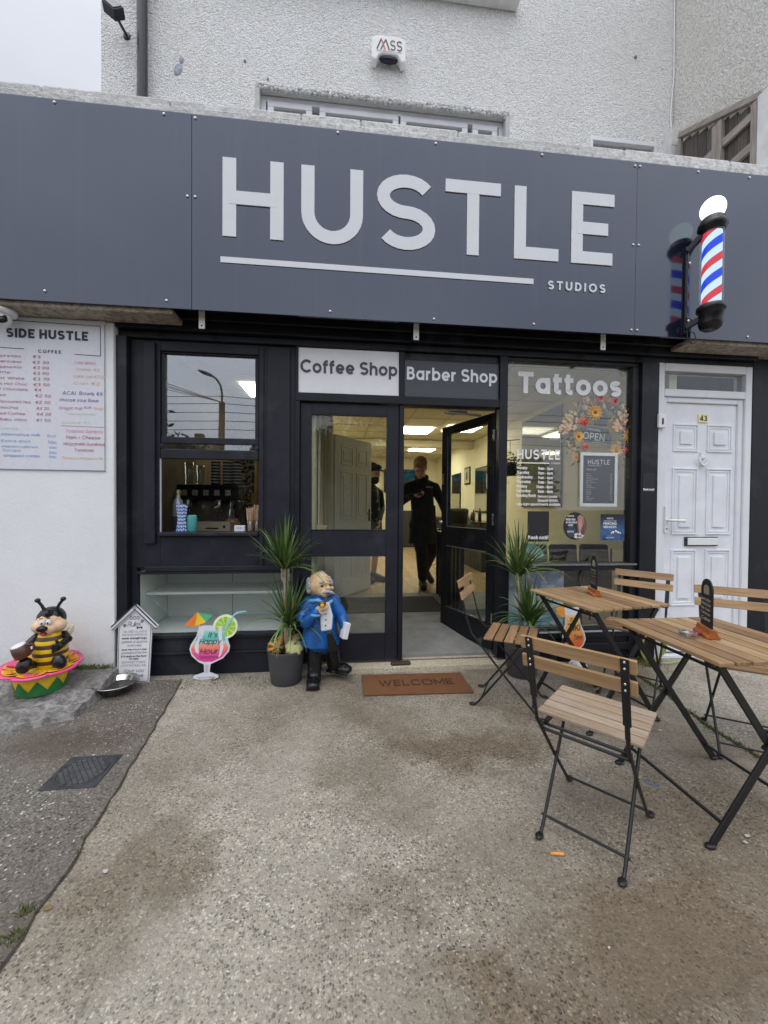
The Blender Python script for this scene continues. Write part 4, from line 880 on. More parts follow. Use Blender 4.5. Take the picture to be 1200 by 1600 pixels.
# ================================================================ cocktail signs
def ramp_z(name, stops, z0, z1, rough=.4):
    t = NT(name); c0 = t.n('ShaderNodeTexCoord'); sx = t.n('ShaderNodeSeparateXYZ'); t.l(c0.outputs['Object'], sx.inputs[0])
    f = t.math('DIVIDE', t.math('SUBTRACT', sx.outputs['Z'], z0), z1-z0); t.bsdf(t.ramp(f, stops), rough); return t.m
CK = thing('cocktail_sign', 'cut out sign of a teal and pink cocktail with lime and paper umbrella', 'sign', (-.952, -.10, .004)); CK.rotation_euler = (R_(-6), 0, 0)
k_ = lambda px, py: ((px-710)/1200*240*.00452, (985-py)/1200*240*.00452)   # sign drawing units to metres
def poly(b, pts, t0, t1=None, fr=wallf(0, 0, 0)): b.prism([k_(*p) for p in pts], fr, t0, t1 if t1 is not None else t0, t1 is not None)
bowl_o = [(645, 570), (860, 570), (852, 640), (885, 735), (878, 775), (835, 825), (760, 860), (740, 868), (735, 930), (800, 955), (805, 972), (770, 985), (650, 985), (610, 970), (620, 952), (695, 930), (690, 868), (650, 850), (595, 800), (577, 750), (585, 715), (625, 650)]
b = MB(); poly(b, bowl_o, -.010, 0); b.build('glass_board', M('printed_white', (.66, .68, .72), .4, var=.04), CK)
b = MB(); poly(b, [(655, 610), (845, 610), (840, 650), (855, 700), (612, 700), (640, 640)], .0012); poly(b, [(612, 700), (855, 700), (872, 745), (866, 772), (828, 815), (755, 848), (690, 848), (640, 830), (600, 785), (590, 748)], .0012)
b.build('drink', ramp_z('cocktail_layers', [(0, (.72, .03, .30)), (.28, (.80, .10, .30)), (.42, (.85, .20, .14)), (.56, (.86, .36, .26)), (.62, (.45, .70, .62)), (.72, (.10, .52, .43)), (1, (.28, .70, .62))], k_(0, 850)[1], k_(0, 610)[1]), CK)
b = MB(); poly(b, [(790, 575), (825, 575), (822, 650), (838, 740), (820, 800), (800, 820), (812, 740), (795, 650)], .0022); poly(b, [(650, 575), (690, 575), (680, 640), (645, 725), (650, 790), (625, 770), (615, 735), (640, 660)], .0022); b.build('highlight', M('pale_tint', (.72, .70, .74), .4), CK)
lim = MB(); disc(lim, wallf(0, 0, 0), *k_(845, 580), .086, .086, -.008, -.001); lo_ = lim.build('lime_slice', M('lime_rim', (.80, .88, .62), .4), CK)
b = MB(); cx, cz = k_(845, 580)
for i in range(10):
    a0 = 2*PI*i/10+.05; a1 = 2*PI*(i+1)/10-.05; b.prism([(cx, cz)]+[(cx+.070*math.cos(a0+(a1-a0)*j/4), cz+.070*math.sin(a0+(a1-a0)*j/4)) for j in range(5)], wallf(0, -.0, 0), .0003, .0003, False)
b.build('flesh', M('lime_flesh', (.36, .60, .05), .4, var=.2, vs=30), lo_)
b = MB(); poly(b, [(835, 592), (900, 490), (925, 466), (1000, 458), (1004, 466), (930, 480), (912, 498), (850, 600)], -.006, .003); b.build('straw', M('straw_blue', (.30, .62, .66), .4, var=.1), CK)
um = MB(); um.m = 0; poly(um, [(625, 462), (532, 562), (585, 572), (610, 575)], -.006, .001); um.m = 1; poly(um, [(627, 462), (611, 574), (650, 560), (695, 540)], -.006, .0012); um.m = 2; poly(um, [(630, 464), (697, 541), (715, 520), (748, 490)], -.006, .0014)
um.m = 3; poly(um, [(652, 556), (660, 556), (658, 605), (654, 605)], -.006, .002); um.build('paper_umbrella', [M('orange_print', (.80, .20, .04), .4), M('yellow_print', (.85, .55, .03), .4), M('green_print', (.08, .45, .22), .4), M('stick_red', (.5, .2, .15), .4)], CK)
b = MB(); kf = lambda x, y: frame(wallf(0, 0, 0)[0]+Vector((k_(x, y)[0], -.0035, k_(x, y)[1])), (1, 0, 0), (0, 0, 1))
for s, x, y, h, wd in (("It's", 715, 660, .036, .062), ('Happy', 648, 712, .038, .150), ('Hour', 655, 785, .036, .125), ('Somewhere', 655, 820, .018, .125)): text(b, s, kf(x, y), h, .11, .12, 'l', wd, .28)
b.build('lettering', flat('script_ink', (.03, .05, .08)), CK)
b = MB(); poly(b, [(700, 870), (728, 870), (722, 935), (703, 935)], .001); poly(b, [(640, 962), (775, 962), (770, 975), (650, 975)], .001); b.build('stem_shade', M('print_grey', (.48, .50, .56), .4), CK)
TK = thing('tiki_sign', 'cut out sign of an orange drink with an orange slice, under the rear table', 'sign', (1.83, -.10, .004)); TK.rotation_euler = (R_(-6), 0, R_(-2))
t_ = lambda px, py: ((px-865)/1000*200*.00462, (1190-py)/1000*200*.00462)
def tpoly(b, pts, t0, t1=None): b.prism([t_(*p) for p in pts], wallf(0, 0, 0), t0, t1 if t1 is not None else t0, t1 is not None)
b = MB(); tpoly(b, [(792, 705), (922, 700), (922, 780), (935, 850), (965, 920), (972, 970), (950, 1020), (915, 1050), (860, 1056), (815, 1045), (780, 1000), (765, 950), (772, 900), (793, 850), (797, 780)], -.01, 0)
tpoly(b, [(850, 1050), (890, 1050), (895, 1130), (940, 1150), (942, 1185), (815, 1185), (815, 1165), (848, 1135)], -.011, -.001); b.build('glass_board', M('printed_white'), TK)
b = MB(); tpoly(b, [(803, 765), (913, 765), (912, 790), (925, 855), (953, 925), (960, 968), (940, 1012), (910, 1040), (860, 1045), (822, 1036), (790, 995), (777, 950), (784, 905), (804, 855), (808, 795)], .0012)
b.build('drink', ramp_z('tiki_layers', [(0, (.70, .09, .03)), (.2, (.80, .16, .03)), (.5, (.85, .36, .07)), (.8, (.88, .48, .10)), (1, (.86, .58, .28))], t_(0, 1045)[1], t_(0, 765)[1]), TK)
b = MB(); disc(b, wallf(0, 0, 0), *t_(772, 733), .048, .046, -.008, -.002); o = b.build('orange_slice', M('orange_peel', (.85, .42, .06), .45), TK)
b = MB(); cx, cz = t_(772, 733)
for i in range(8):
    a0 = 2*PI*i/8+.08; a1 = 2*PI*(i+1)/8-.08; b.prism([(cx, cz)]+[(cx+.038*math.cos(a0+(a1-a0)*j/4), cz+.036*math.sin(a0+(a1-a0)*j/4)) for j in range(5)], wallf(0, 0, 0), -.001, -.001, False)
b.build('flesh', M('orange_flesh', (.86, .33, .04), .4), o)
b = MB()
for s, x, y, h, wd in (("It's", 838, 820, .034, .048), ('Tiki', 808, 905, .062, .105), ('Time', 862, 975, .040, .072)): text(b, s, frame(Vector((t_(x, y)[0], -.003, t_(x, y)[1])), (1, .0, .1), (-.1, 0, 1)), h, .12, .12, 'l', wd, .25)
b.build('lettering', flat('script_ink'), TK)

# ================================================================ bowl, door mat, wedge, utility cover
BO = thing('dog_bowl', 'steel dog bowl with water in front of the dog rules sign', 'bowl', (-1.475, -.245, .010))
b = MB(); b.lathe([(.07, 0), (.088, .004), (.112, .055), (.128, .066), (.133, .068), (.134, .062), (.130, .061), (.115, .053), (.092, .010), (.07, .006), (.001, .006)], n=40, caps=False); b.build('shell', M('bowl_steel', (.42, .41, .40), .2, metal=1., var=.1, vs=20), BO)
b = MB(); b.lathe([(.001, .034), (.101, .034)], n=32, caps=False); t = NT('still_water'); t.bsdf((.05, .05, .045), .03, IOR=1.33); b.build('water', t.m, BO)
DM = thing('door_mat', 'brown coir mat with faded lettering on the concrete before the open doorway', 'door mat', (.52, -.30, 0), R_(-1.5))
t = NT('coir'); v = t.coord(); n1 = t.noise(v, 240, 4, .8); n2 = t.noise(v, 9, 4)
t.bsdf(t.mix(t.ramp(n1, [(.3, 0), (.7, 1)]), t.mix(t.ramp(n2, [(.3, 0), (.7, 1)]), (.115, .045, .016), (.155, .064, .024)), (.25, .11, .045)), .95, t.bump(n1, .8, .006)); COIR = t.m
b = MB(); b.prism([(-.365, -.155), (.37, -.158), (.362, .147), (-.37, .15)], frame((0, 0, 0), (1, 0, 0), (0, 1, 0)), .002, .016); mo = b.build('pile', COIR, DM, .005)
b = MB(); rs = random.Random(2)
for i in range(6500):
    x = rs.uniform(-.37, .368); y = rs.uniform(-.157, .149); a = rs.uniform(0, 6.28); q = rs.uniform(.004, .009); z = .0155
    b.add([(x-.0008*math.sin(a), y+.0008*math.cos(a), z), (x+.0008*math.sin(a), y-.0008*math.cos(a), z), (x+q*math.cos(a), y+q*math.sin(a), z+rs.uniform(.001, .006))], [(0, 1, 2)], False)
tag(b.build('coir_fibre', COIR, DM), kind='stuff')
b = MB(); text(b, 'WELCOME', frame((-.255, -.05, .0195), (1, 0, 0), (0, 1, 0)), .085, .10, .18, 'l', .52, lift=.0015); b.build('lettering', M('mat_black', (.055, .028, .013), .95, var=.3, vs=60), DM)
b = MB(); b.box(-.075, .075, -.022, .022, 0, .022); o = b.build('door_wedge', M('rusty_brown', (.05, .033, .026), .7, var=.4, vs=30)); o.location = (.455, -.045, .0405); o.rotation_euler = (0, 0, R_(2)); o.modifiers.new('bevel', 'BEVEL').width = .006
tag(o, 'small dark brown block lying on the pale threshold behind the mat', 'wedge')
MC = thing('utility_cover', 'square cast iron utility cover set in the dark path on the left', 'utility cover', (-1.185, -1.065, .0075), R_(2))
IRON = M('cast_iron', (.055, .057, .062), .55, metal=.3, var=.35, vs=25, bump=.5, bs=90)
b = MB(); b.prism([(-.118, -.112), (.115, -.118), (.12, .112), (-.115, .118)], frame((0, 0, 0), (1, 0, 0), (0, 1, 0)), -.002, .004); b.build('frame', IRON, MC, .002)
b = MB(); rs = random.Random(8)
for i in range(-5, 6):
    for j in range(-6, 7):
        x = i*.019; y = j*.0155+(i % 2)*.006
        if x*x+y*y < .0088: b.X = Matrix.Rotation(R_(38), 4, 'Z'); b.box(x-.0075, x+.0075, y-.005, y+.005, .0042, .0072)
b.X = None; b.build('raised_studs', M('worn_iron', (.11, .11, .115), .5, metal=.3, var=.3, vs=30), MC, .001)
b = MB(); b.tube([(.1*math.cos(R_(a)), .1*math.sin(R_(a)), .004) for a in range(0, 361, 10)], .0032, 6, False); b.build('ring', IRON, MC)
# ================================================================ bistro chairs and tables
SEATW = m_wood('bleached_acacia', [(.47, .36, .24), (.55, .44, .31), (.42, .31, .20), (.50, .39, .27)], 'x', .65, .55)
BACKW = m_wood('oiled_acacia', [(.47, .30, .14), (.53, .35, .175), (.42, .26, .12)], 'x', .5, .15)
TABLEW = m_wood('acacia_tabletop', [(.26, .145, .065), (.54, .37, .185), (.35, .21, .10), (.48, .31, .15), (.24, .13, .06), (.57, .41, .22)], 'y', .42, .1)
def screw_heads(b, pts, n_, r=.0045):
    for p in pts: b.ell(p, (r, r*.5 if n_ == 'y' else r, r), 8, 5)
def chair():
    t = thing('bistro_chair', 'x', 'chair')
    b = MB()
    for i in range(5):
        y = -.135+i*.0605; b.box(-.178, .178, y, y+.0515, .436, .449)
    b.build('seat', SEATW, t, .003)
    bk = thing_part = MB(); tilt = Euler((R_(14), 0, 0)).to_matrix().to_4x4()
    bk.X = Matrix.Translation((0, -.292, .76)) @ tilt; bk.box(-.182, .182, -.006, .006, -.024, .024)
    bk.X = Matrix.Translation((0, -.2735, .688)) @ tilt; bk.box(-.182, .182, -.006, .006, -.024, .024)
    ob = bk.build('backrest', BACKW, t, .002)
    for s in (-1, 1):
        x = s*.150
        b = MB(); b.X = None
        # flat upright bar, then round rod down to the front foot
        P_ = [(x, -.3075, .783), (x, -.268, .64), (x, -.245, .55)]
        for p, q in zip(P_, P_[1:]): b.bar(p, q, .024, .0045, (0, 1, .25))
        b.bar((x, -.2448, .552), (x, -.232, .50), .015, .006, (0, 1, .25))
        b.tube([(x, -.236, .52), (x, -.215, .455), (x, -.165, .40), (x, -.02, .232), (x, .165, .032), (x, .182, .014), (x+s*.004, .195, .009)], .0068, 8)
        b.ell((x+s*.006, .205, .0085), (.015, .021, .0085))
        lg = b.build('leg', BLKMETAL, t)
        b = MB(); screw_heads(b, [(x, -.3085, .774), (x, -.3035, .752), (x, -.290, .700), (x, -.2855, .678)], 'y'); b.build('screw', STEEL, lg)
        b = MB(); b.tube([(x-s*.012, .128, .432), (x-s*.012, .10, .40), (x-s*.012, -.02, .235), (x-s*.012, -.168, .032), (x-s*.012, -.185, .014), (x-s*.014, -.198, .009)], .0064, 8)
        b.ell((x-s*.013, -.207, .0085), (.015, .021, .0085)); b.ell((x-s*.006, -.018, .2335), (.011, .008, .008)); b.build('leg', BLKMETAL, t)
        b = MB(); b.bar((x-s*.016, -.165, .428), (x-s*.016, .165, .428), .012, .0145); b.bar((x-s*.01, -.17, .428), (x-s*.002, -.165, .40), .03, .004, (1, 0, 0)); b.build('seat_rail', BLKMETAL, t)
    for y, z, r in ((-.162, .397, .0062), (-.150, .412, .0062), (.148, .052, .0052), (-.152, .055, .0052)):
        b = MB(); b.tube([(-.15, y, z), (.15, y, z)], r, 8); b.build('stretcher', BLKMETAL, t)
    return t
def place_chair(t, x, y, fx, fy, label):
    t.location = (x, y, 0); t.rotation_euler = (0, 0, math.atan2(fy, fx)-PI/2); tag(t, label, 'chair', 'folding bistro chairs outside the shop')
c0 = chair(); place_chair(c0, .997, -1.575, .745, .667, 'nearest folding chair, seen from behind, with bleached slatted seat')
for x, y, fx, fy, lab in ((1.075, -.60, .86, -.51, 'folding chair with its back to the open door, seen side on'),
                          (1.985, -.52, -.76, -.65, 'folding chair behind the rear table, beside the white front door'),
                          (2.135, -1.16, -.56, -.83, 'folding chair behind the front table, cut by the right edge')):
    c = copy_tree(c0); place_chair(c, x, y, fx, fy, lab)
SEATB = m_wood('oiled_seat', [(.38, .22, .10), (.44, .27, .13), (.30, .17, .075), (.34, .19, .085)], 'x', .5, .2)
for o in [o for o in COL if o.name.startswith('bistro_chair') and o is not c0]:
    for ch in o.children:
        if ch.name.startswith('seat') and not ch.name.startswith('seat_rail'): ch.data = ch.data.copy(); ch.data.materials[0] = SEATB
def table():
    t = thing('bistro_table', 'x', 'table')
    b = MB(); n = 8; wd = .54/n
    for i in range(n): b.box(-.27+i*wd+.004, -.27+(i+1)*wd-.004, -.276, .276, .684, .700)
    b.build('tabletop', TABLEW, t, .003)
    for y in (-.232, .232):
        b = MB(); b.bar((-.255, y*.93, .677), (.255, y*.93, .677), .022, .0135); b.build('top_rail', BLKMETAL, t)
        for s in (-1, 1):
            yy = y+s*.007*(1 if y > 0 else -1)
            b = MB(); b.bar((s*.215, yy, .672), (-s*.232, yy, .03), .028, .011, (0, 1, 0)); b.bar((-s*.232, yy, .034), (-s*.245, yy, .006), .026, .012, (0, 1, 0))
            b.ell((-s*.250, yy, .009), (.022, .015, .009)); b.build('leg', BLKMETAL, t, .002)
        b = MB(); b.tube([(-.008, y-.018, .345), (-.008, y+.018, .345)], .010, 10); b.build('pivot', BLKMETAL, t)
    for s in (-1, 1):
        b = MB(); b.bar((s*.195, -.225, .082), (s*.195, .225, .082), .010, .010); b.build('stretcher', BLKMETAL, t)
    b = MB(); b.bar((-.19, -.22, .64), (-.19, .22, .64), .010, .010); b.build('stretcher', BLKMETAL, t)
    return t
T1 = table(); T1.location = (1.605, -1.475, 0); T1.rotation_euler = (0, 0, R_(.5)); tag(T1, 'front slatted wooden folding table on black crossed legs, lighter on it', 'table', 'folding bistro tables outside the shop')
T2 = copy_tree(T1); T2.location = (1.565, -.715, 0); T2.rotation_euler = (0, 0, R_(10)); tag(T2, 'rear slatted wooden folding table, beside the display window', 'table', 'folding bistro tables outside the shop')
def table_sign(x, y, rz, label, lines):
    t = thing('table_sign', label, 'table sign', (x, y, .7005), rz, 'chalk menus standing on the tables')
    b = MB(); b.prism([(-.026, 0), (.026, 0), (.026, .012), (.017, .018), (.012, .04), (-.012, .04), (-.017, .018), (-.026, .012)], frame((-.065, 0, 0), (0, 1, 0), (0, 0, 1)), 0, .13)
    b.build('base', M('orange_stained_wood', (.36, .11, .025), .4, var=.25, vs=14), t, .003)
    b = MB(); pts = [(-.052, 0), (.052, 0), (.052, .165)]+[(.052*math.cos(R_(a)), .165+.05*math.sin(R_(a))) for a in range(15, 180, 15)]+[(-.052, .165)]
    fr = wallf(0, 0, .03); b.prism(pts[:3]+[(.052, .12), (-.052, .12)][:0]+pts[3:], fr, -.003, .003)
    bo = b.build('board', M('chalkboard', (.012, .012, .013), .55, var=.3), t, .001)
    b = MB(); hole = [(-.024, .148), (.024, .148)]+[(.024*math.cos(R_(a)), .168+.022*math.sin(R_(a))) for a in range(0, 181, 20)]
    b.prism(hole, fr, -.0036, .0036); b.build('hand_hole', M('hole_pale', (.30, .27, .22), .9), bo)
    for s, z, c_, h in lines:
        b = MB(); text(b, s, frame((0, -.0034, z), (1, 0, 0), (0, 0, 1)), h, .12, .12, 'c', .08, .1, lift=.001); text(b, s, frame((0, .0034, z), (-1, 0, 0), (0, 0, 1)), h, .12, .12, 'c', .08, .1, lift=.001)
        b.build('chalk_text', flat('chalk_'+c_, {'white': (.7, .7, .68), 'green': (.2, .55, .3), 'orange': (.65, .3, .12), 'blue': (.25, .45, .6), 'pink': (.6, .2, .25)}[c_]), bo)
table_sign(1.585, -.68, R_(75), 'black chalk menu in an orange wooden foot on the rear table', [('Break & Cake', .150, 'white', .012), ('HOT DRINKS', .130, 'green', .011), ('Sandwiches', .110, 'orange', .012), ('Treats', .090, 'pink', .012), ('\u20ac6.50', .066, 'blue', .018)])
table_sign(1.575, -1.468, R_(66), 'black chalk menu in an orange wooden foot on the front table', [('Iced Coffee', .150, 'white', .012), ('Matcha', .130, 'white', .012), ('Ham + Cheese', .110, 'white', .012), ('Tomatoes', .090, 'white', .012), ('Cake', .066, 'white', .014)])
AT = thing('glass_ashtray', 'small clear glass ashtray on the front table beside its chalk menu', 'ashtray', (1.478, -1.482, .7005), R_(30))
b = MB(); b.lathe([(.026, 0), (.034, .004), (.036, .026), (.031, .026), (.028, .008), (.001, .007)], n=10)
# = t.n('ShaderNodeFresnel', i_IOR=1.6); a_ = t.n('ShaderNodeBsdfTransparent', i_Color=(.8, .83, .82, 1)); g_ = t.n('ShaderNodeBsdfGlossy', i_Roughness=.03); m_ = t.n('ShaderNodeMixShader'); t.l(fr_.outputs[0], m_.inputs[0]); t.l(a_.outputs[0], m_.inputs[1]); t.l(g_.outputs[0], m_.inputs[2]); t.l(m_.outputs[0], t.out.inputs[0]); CLEAR = t.m
b.build('dish', CLEAR, AT)
LT = thing('lighter', 'slim red lighter with metal tip lying by the ashtray', 'lighter', (1.50, -1.452, .708), R_(-22))
b = MB(); b.tube([(0, 0, 0), (.075, 0, .006)], .0065, 10); b.build('barrel', M('red_plastic', (.42, .01, .04), .25), LT)
b = MB(); b.tube([(-.03, 0, 0), (0, 0, 0)], .007, 10); b.box(-.034, -.02, -.005, .005, .003, .011); b.build('tip', STEEL, LT)

# ================================================================ potted dracaenas and gourds
def m_leaf():
    t = NT('dracaena_leaf'); v = t.coord(); isl = t.n('ShaderNodeAttribute', attribute_name='island').outputs['Fac']
    c = t.ramp(isl, [(0, (.035, .085, .022)), (.45, (.078, .165, .038)), (.8, (.15, .25, .06)), (.94, (.22, .26, .09)), (1, (.26, .19, .08))])
    c = t.mix(t.ramp(t.noise(v, 25, 3), [(.4, 0), (.7, .4)]), c, (.10, .14, .045))
    t.bsdf(c, .38, Subsurface_Weight=0.0); return t.m
LEAF = m_leaf(); BARK = M('dracaena_bark', (.30, .25, .19), .9, var=.5, vs=60, bump=.6, bs=90)
def blade(b, o, az, el, L, w, droop, rng):
    n = 7; p = Vector(o); d = Vector((math.cos(az)*math.cos(el), math.sin(az)*math.cos(el), math.sin(el))); vs = []; fs = []
    side = Vector((-math.sin(az), math.cos(az), 0)); tw = rng.uniform(-.3, .3)
    for i in range(n+1):
        t = i/n; ww = w*(.55+1.5*t if t < .3 else 1.0*(1-((t-.3)/.7)**1.5)) if i < n else .0008
        nrm = side.cross(d).normalized(); s_ = (side*math.cos(tw)+nrm*math.sin(tw))
        vs += [p-s_*ww/2+nrm*ww*.12, p-nrm*ww*.1, p+s_*ww/2+nrm*ww*.12]
        p = p+d*(L/n); d = (d+Vector((0, 0, -droop*(.4+1.2*t)/n))).normalized()
    for i in range(n): fs += [(3*i, 3*i+1, 3*i+4, 3*i+3), (3*i+1, 3*i+2, 3*i+5, 3*i+4)]
    b.add(vs, fs, True)
def dracaena(x, y, label, seed, h1, o1, h2, o2, up):
    rng = random.Random(seed); t = thing('potted_dracaena', label, 'potted plant', (x, y, 0), 0, 'dracaenas in grey pots by the entrance')
    b = MB(); b.lathe([(.098, 0), (.104, .006), (.116, .10), (.128, .215), (.130, .232), (.127, .237), (.121, .232), (.118, .20), (.001, .195)], n=40); b.build('pot', M('grey_pot', (.060, .060, .068), .45, var=.06, vs=3), t)
    b = MB(); b.lathe([(.001, .198), (.119, .196)], n=24, caps=False); b.build('soil', M('potting_soil', (.035, .025, .018), .95, var=.4, vs=50, bump=.8, bs=60), t)
    b = MB(); x1, y1 = o1; x2, y2 = o2
    b.tube([(0, 0, .19), (.004, 0, .3), (x1*.4-.004, y1*.4, h1*.6), (x1*.8, y1*.8, h1*.86), (x1, y1, h1)], [.018, .017, .015, .013, .011], 10)
    b.tube([(.012, -.01, .19), (.02, -.01, .30), (x2*.8+.004, y2, h2*.8), (x2, y2, h2)], [.011, .009, .009, .008], 8)
    b.tube([(x1*.8, y1*.8, h1*.84), (x1*.8-.022, y1, h1*.92), (x1-.022, y1, h1+.02)], .008, 8); b.tube([(x1*.8, y1*.8, h1*.84), (x1*.8+.022, y1, h1*.91), (x1+.022, y1, h1+.02)], .009, 8)
    b.build('trunk', BARK, t)
    for (hx, hy, hz), n, L, nd in (((x1, y1, h1+.02), 48, .40, 4), ((x1-.03, y1, h1+.03), 20, .35, 2), ((x2, y2, h2+.01), 46, .38, 5), ((x2+.025, y2-.01, h2-.02), 20, .32, 4)):
        b = MB()
        for i in range(n):
            q = i/n; el = R_(88-q*52+rng.uniform(-9, 9)); az = rng.uniform(0, 2*PI)
            if math.sin(az) > .55 and el < R_(60): az = -az
            blade(b, (hx+.008*math.cos(az), hy+.008*math.sin(az), hz-.03*q), az, el, L*rng.uniform(.6, 1.1)*(1-.1*q), rng.uniform(.015, .023), rng.choice((rng.uniform(.1, .5), rng.uniform(.1, .5), rng.uniform(.8, 1.6)))+q*.5, rng)
        for i in range(nd):
            az = rng.choice((PI+rng.uniform(-.7, .5), rng.uniform(-.8, .3), rng.uniform(-2, -1))); blade(b, (hx, hy, hz-.02), az, R_(rng.uniform(10, 35)), L*1.0, .017, rng.uniform(1.9, 2.6), rng)
        b.build('foliage', LEAF, t)
    return t
dracaena(-.385, -.165, 'dracaena in a grey pot beside the blue jacketed figurine, gourds at its foot', 21, .80, (-.01, 0), .43, (.012, -.02), 0)
dracaena(1.345, -.20, 'dracaena in a grey pot behind the slatted chair, right of the open door', 34, .74, (-.03, 0), .42, (.035, -.02), 0)
def gourd(name, label, loc, prof, k, mats, rot, group='ornamental gourds in the left plant pot', amp=.08):
    t = thing(name, label, 'gourd', loc, 0, group); t.rotation_euler = rot
    b = MB(); n = k*6; b.lathe(prof, n=n, fn=lambda a, r, z: r*(1+amp*abs(math.cos(a*k/2))-amp*.5))
    for fi in range(len(b.f)):
        j = fi % n
        if (j//3) % 2 == 0 and len(mats) > 1: b.mi[fi] = 1
    b.build('fruit', mats, t)
    b = MB(); b.tube([(0, 0, prof[-1][1]-.005), (.003, 0, prof[-1][1]+.015), (.012, 0, prof[-1][1]+.028)], [.010, .007, .008], 8); b.build('stalk', M('gourd_stalk', (.30, .22, .10), .9), t)
GO = M('gourd_orange', (.62, .22, .03), .4, var=.2, vs=30); GK = M('gourd_dark', (.055, .065, .03), .45, var=.3, vs=40); GY = M('gourd_cream', (.60, .60, .26), .45, var=.12, vs=30); GG = M('gourd_green', (.06, .13, .05), .5, var=.3, vs=30)
rd = [(.001, -.05), (.028, -.044), (.05, -.018), (.055, .005), (.046, .034), (.024, .05), (.008, .054)]
gourd('orange_gourd', 'orange and dark striped gourd on the left side of the pot', (-.385-.068, -.205, .262), rd, 7, [GO, GK], (R_(75), 0, R_(20)))
gourd('pale_gourd', 'pale yellow ribbed squash with green lines on the right side of the pot', (-.385+.062, -.215, .258), [(.001, -.045), (.04, -.04), (.06, -.012), (.056, .01), (.03, .034), (.012, .04)], 8, [GY, GY, GG], (R_(35), R_(10), 0), amp=.16)
gourd('tan_gourd', 'small tan gourd behind the pale squash in the left pot', (-.385+.065, -.13, .285), [(q*.72, z*.75) for q, z in rd], 5, [M('gourd_tan', (.46, .33, .16), .6, var=.2, vs=20)], (R_(20), R_(-20), 0))
gourd('amber_gourd', 'small amber bottle gourd standing behind the striped gourd', (-.385-.04, -.12, .29), [(.001, -.04), (.032, -.03), (.036, -.01), (.02, .018), (.018, .03), (.006, .042)], 4, [GO], (0, R_(10), 0), amp=.02)
gourd('round_gourd', 'yellow gourd in the right pot behind the chair seat', (1.345-.05, -.22, .26), [(q*.85, z*.85) for q, z in rd], 6, [M('gourd_yellow', (.55, .38, .06), .45, var=.2, vs=25), GK], (R_(60), 0, 0), group='ornamental gourds in the right plant pot')

# ================================================================ garden figurine of an old man
GN = thing('man_figurine', 'painted garden figurine of an old man in a blue jacket with a pipe', 'figurine', (-.095, -.175, 0.002))
PSKIN = M('painted_skin', (.66, .46, .26), .35, var=.06, vs=20); PBLUE = M('painted_blue', (.008, .095, .33), .36, var=.45, vs=11, bump=.5, bs=20); PBLK = M('painted_black', (.010, .010, .011), .25, var=.3, vs=20, bump=.1, bs=25)
PGREY = M('painted_grey_hair', (.36, .38, .42), .5, var=.25, vs=60, bump=.5, bs=110); PWHT = M('painted_white', (.74, .76, .78), .4, var=.05)
b = MB(); b.ell((-.058, 0, .690), (.082, .082, .085)); b.ell((-.030, -.035, .655), (.060, .052, .048)); b.ell((-.018, -.070, .640), (.036, .03, .03)); b.cap_tube([(-.05, .0, .60), (-.05, 0, .66)], .042)
b.ell((.006, -.084, .676), (.019, .02, .018)); b.ell((-.035, -.076, .668), (.018, .014, .014)); b.ell((.030, -.062, .672), (.016, .014, .014)); b.ell((-.125, -.012, .660), (.016, .02, .028)); b.ell((-.018, -.074, .708), (.045, .012, .006), rot=(0, R_(-18), 0))
b.build('head', PSKIN, GN, remesh=.0045, smooth_it=5)
b = MB(); rs = random.Random(6)
for i in range(70):
    a = R_(rs.uniform(60, 300)); z = rs.uniform(.640, .715); x = -.058+.080*math.cos(a-R_(55)); y = .080*math.sin(a-R_(55))+.01
    if y > -.02 or x < -.12: b.ell((x, y, z), (.017, .017, .021), 8, 6)
b.ell((-.045, .005, .768), (.026, .022, .010)); b.build('hair', PGREY, GN, remesh=.0045, smooth_it=2)
b = MB()
for s, x0 in ((-1, .0), (1, .008)): b.cap_tube([(x0, -.100, .655), (x0+s*.022, -.093, .648), (x0+s*.040, -.080, .634)], [.011, .011, .006], 8)
b.ell((-.036, -.080, .716), (.024, .008, .008), rot=(0, R_(-25), 0)); b.ell((.020, -.078, .730), (.018, .008, .008), rot=(0, R_(10), 0)); b.build('moustache', PGREY, GN, remesh=.003, smooth_it=2)
b = MB(); b.ell((-.036, -.084, .690), (.011, .007, .008)); b.ell((.018, -.085, .698), (.009, .007, .007)); b.build('eye', PBLK, GN)
b = MB()
b.cap_tube([(-.048, .0, .30), (-.05, .0, .42), (-.045, .0, .545)], [.112, .108, .085], 16); b.cap_tube([(-.125, 0, .555), (.045, 0, .562)], .050, 12)
b.lathe([(.138, .268), (.135, .285), (.122, .36), (.11, .42)], (-.048, 0, 0), 28)
b.cap_tube([(-.135, -.01, .548), (-.162, -.06, .47), (-.14, -.10, .445), (-.070, -.135, .520)], [.052, .052, .046, .036], 12); b.cap_tube([(.05, -.01, .545), (.098, -.015, .46), (.122, -.065, .405)], [.046, .044, .038], 12)
b.build('jacket', PBLUE, GN, remesh=.006, smooth_it=4)
b = MB(); b.prism([(-.040, .385), (.034, .395), (.040, .49), (.012, .585), (-.055, .575), (-.046, .47)], wallf(0, -.118, 0), -.03, .012); b.build('shirt', PWHT, GN, bevel=.012)
b = MB(); b.prism([(.0, .398), (.040, .402), (.078, .275), (.012, .262)], frame((0, -.108, 0), (1, 0, 0), (0, -.16, 1)), -.02, .016); b.build('trouser_front', PBLK, GN, bevel=.008)
b = MB(); [b.ell((-.008+.001*i, -.133, .43+i*.04), (.005, .004, .005)) for i in range(3)]; b.build('button', PBLK, GN)
